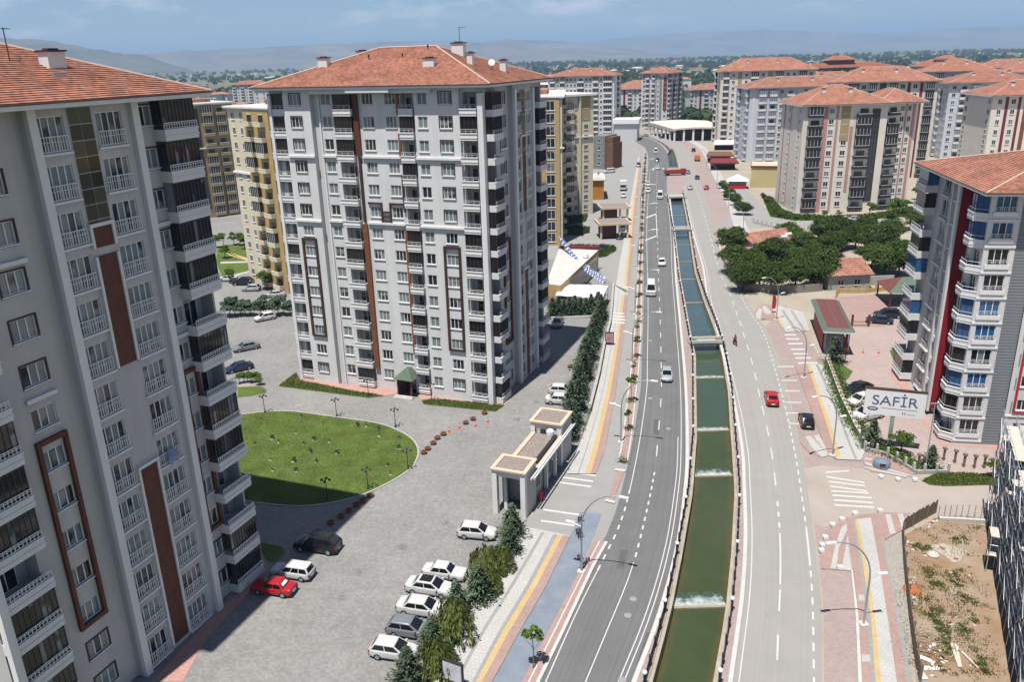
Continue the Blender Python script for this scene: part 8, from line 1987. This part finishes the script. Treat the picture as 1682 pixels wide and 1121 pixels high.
for i, p in enumerate([(47.44,85.53),(47.85,85.19),(51.16,86.95),(52.11,86.23),(52.65,85.22),(53.67,84.83),(54.78,84.77)]): thing("gate_post", nth(i) + " short post along the fence behind the roadside grass, from the left", "post", (*p, 0), 0, "fence posts behind the roadside grass", cached("gpst", lambda: MB().box(-.1, -.1, 0, .1, .1, 1.5).box(-.2, -.2, 1.5, .2, .2, 1.75).mesh("gate_post", "wood_weathered")))

# ------------------------------------------------------------------ town, plain and hills beyond
hsm = []
for i, (w, d, h, wl, rf_) in enumerate(((12, 10, 6, "cream_pale", "clay_tile_pale"), (16, 11, 9, "white_wall", "clay_tile_pale"), (10, 9, 4, "white_wall", "clay_tile_red"), (22, 12, 9, "cream_pale", "concrete_light"), (14, 12, 12, "white_wall", "clay_tile_pale"))):
    mb = MB().box(-w / 2, -d / 2, 0, w / 2, d / 2, h, 0); e = .8
    A, B = (-w / 2 + d * .45, 0, h + 2.4), (w / 2 - d * .45, 0, h + 2.4)
    c = [(-w / 2 - e, -d / 2 - e, h), (w / 2 + e, -d / 2 - e, h), (w / 2 + e, d / 2 + e, h), (-w / 2 - e, d / 2 + e, h)]
    mb.q([c[0], c[1], B, A], 1).q([c[1], c[2], B], 1).q([c[2], c[3], A, B], 1).q([c[3], c[0], A], 1)
    for k in range(int(h // 3)):
        for u in range(int(w // 4)): mb.box(-w / 2 + 1.5 + 4 * u, -d / 2 - .06, 1 + 3 * k, -w / 2 + 3 + 4 * u, -d / 2 - .001, 2.3 + 3 * k, 2)
    hsm.append(mb.mesh("far_house", wl, rf_, "pane_dark"))
n = 0; rnd = random.Random(21)
while n < 280:
    az = rnd.uniform(-.56, .56); r = 620 * math.exp(rnd.random() * 2.0)
    x, y = r * math.sin(az), r * math.cos(az)
    if az > .02 and y < 820 and rnd.random() < .85: continue
    k = rnd.randrange(5)
    thing("far_house", "small pale house with tiled roof scattered among trees on the plain beyond the towers" if k != 3 else "small flat roofed building scattered among trees on the plain beyond the towers", "house", (x, y, 0), rnd.uniform(0, 6.28), "houses scattered over the plain" if k != 3 else "flat buildings scattered over the plain", hsm[k]).scale = (rnd.uniform(.8, 1.3),) * 3
    n += 1
for i in range(26):
    x, y = rnd.uniform(-560, -120), rnd.uniform(620, 1150)
    thing("far_house", "mid-rise block with tiled roof in the crowded quarter at the left skyline", "apartment building", (x, y, 0), rnd.uniform(-.4, .4), "mid-rise blocks at the left skyline", hsm[4 if i % 2 else 1]).scale = (1.6, 1.4, rnd.uniform(1.0, 1.7))
for i, (x, y, w, lb) in enumerate(((640, 1250, 190, "long pale greenhouse range on the right plain, nearer one"), (820, 1420, 220, "long pale greenhouse range on the right plain, farther one"), (-330, 2300, 260, "white industrial hall far out on the left plain"), (60, 1500, 120, "row of pale unfinished flats on the plain behind the bend"))):
    o = thing("far_hall", lb, "hall", (x, y, 0), R(-8), data=MB().box(-w / 2, -14, 0, w / 2, 14, 7 if i < 3 else 16, 0).mesh("far_hall", "concrete_light" if i != 2 else "white_wall"))
# orchards of the plain as one mass
N_ = 15000
az = rng.uniform(-.6, .62, N_); r = 560 * np.exp(rng.random(N_) * 2.35)
dens = np.where(az > .0, 1.0, .42) * np.clip(np.sin(az * 23 + np.log(r) * 9) * .6 + .75, .15, 1)
keep = rng.random(N_) < dens; az, r = az[keep], r[keep]
ok = ~((r < 760) & (az < .1) & (az > -.08)); az, r = az[ok], r[ok]
nb_ = len(az); cx_, cy2 = r * np.sin(az), r * np.cos(az); rad = rng.uniform(2.6, 5.5, nb_) * (1 + r / 3500)
Vs = []
for k in range(9):
    d = unit(nb_); d[:, 2] = np.abs(d[:, 2])
    C = np.c_[cx_, cy2, rad * .75] + d * rad[:, None] * np.array([1, 1, .8]) * .75
    Nn = d + unit(nb_) * .35; Nn /= np.linalg.norm(Nn, axis=1)[:, None]
    Vs.append(leaf_quads(C, Nn, rad * 1.1, rad * 1.2))
stuff(new("far_orchards", cards_mesh("far_orchards", np.concatenate(Vs), "leaf_far")))
# hills
from mathutils import noise as mn
def ridge(name, prof, r0, r1, r2, m, seed, rough=.5, cell=700):
    """range of hills: crest follows the profile, slopes cut by fractal gullies"""
    prof = np.array(prof); A = np.linspace(prof[0, 0], prof[-1, 0], 300); top = np.interp(A, prof[:, 0], prof[:, 1]); K = 30
    V = []; Fc = []; tp = (r1 - r0) / (r2 - r0)
    for j in range(K):
        t = j / (K - 1); r = r0 + (r2 - r0) * t
        s = min(1, t / tp); s = s * s * (3 - 2 * s) if t <= tp else max(0, 1 - ((t - tp) / (1 - tp)) ** 2)
        for i, a in enumerate(A):
            x, y = r * math.sin(a), r * math.cos(a)
            f = mn.fractal(Vector((x / cell, y / cell, seed * 7.7)), 1.0, 2.1, 6)
            f = 1 - 2 * abs(f) if True else f
            H_ = (47 + top[i] * r1) * s
            H_ += H_ * rough * (f - .35) * (.9 - .65 * s if t <= tp else .25)
            V.append((x, y, max(-3, H_ - 2)))
    n = len(A)
    for j in range(K - 1):
        for i in range(n - 1): a = j * n + i; Fc.append((a, a + 1, a + n + 1, a + n))
    mb = MB(); mb.v = V; mb.f = Fc; mb.m = [0] * len(Fc)
    structure(new(name, mb.mesh(name, m, smooth=True)))
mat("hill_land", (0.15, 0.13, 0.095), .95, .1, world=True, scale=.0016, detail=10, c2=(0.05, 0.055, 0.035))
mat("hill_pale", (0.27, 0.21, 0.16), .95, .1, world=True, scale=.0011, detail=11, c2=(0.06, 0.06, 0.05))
ridge("hills", [(-0.7050,0.03363),(-0.5719,0.03353),(-0.5222,0.02957),(-0.5012,0.02926),(-0.4800,0.02662),(-0.4532,0.02144),(-0.4253,0.01728),(-0.3909,0.01162),(-0.3621,0.00096),(-0.3384,-0.00731)], 6000, 8500, 11000, "hill_land", 2, .5, 500)
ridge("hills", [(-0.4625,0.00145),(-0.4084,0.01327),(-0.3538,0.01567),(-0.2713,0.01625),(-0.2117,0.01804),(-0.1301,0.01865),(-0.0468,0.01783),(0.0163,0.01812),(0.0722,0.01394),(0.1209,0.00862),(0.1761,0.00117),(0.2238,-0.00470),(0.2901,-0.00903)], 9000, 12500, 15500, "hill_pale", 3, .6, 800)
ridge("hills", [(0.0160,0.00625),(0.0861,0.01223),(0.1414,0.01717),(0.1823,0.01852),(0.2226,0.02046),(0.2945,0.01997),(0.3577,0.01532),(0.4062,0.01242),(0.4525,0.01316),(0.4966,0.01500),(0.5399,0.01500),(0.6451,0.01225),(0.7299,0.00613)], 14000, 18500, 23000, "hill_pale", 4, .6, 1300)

# ------------------------------------------------------------------ haze
hz = bpy.data.materials.new("haze"); hz.use_nodes = True
hn = hz.node_tree; hn.nodes.clear()
pvn = hn.nodes.new("ShaderNodeVolumePrincipled"); ho = hn.nodes.new("ShaderNodeOutputMaterial")
pvn.inputs["Color"].default_value = (0.46, 0.70, 1.0, 1)
pvn.inputs["Density"].default_value = 1.0e-4
pvn.inputs["Anisotropy"].default_value = 0.0
hn.links.new(pvn.outputs[0], ho.inputs["Volume"])
hb2 = MB().box(-44000, -4000, -3.6, 44000, 44000, 640).mesh("haze", hz)
stuff(new("haze", hb2))
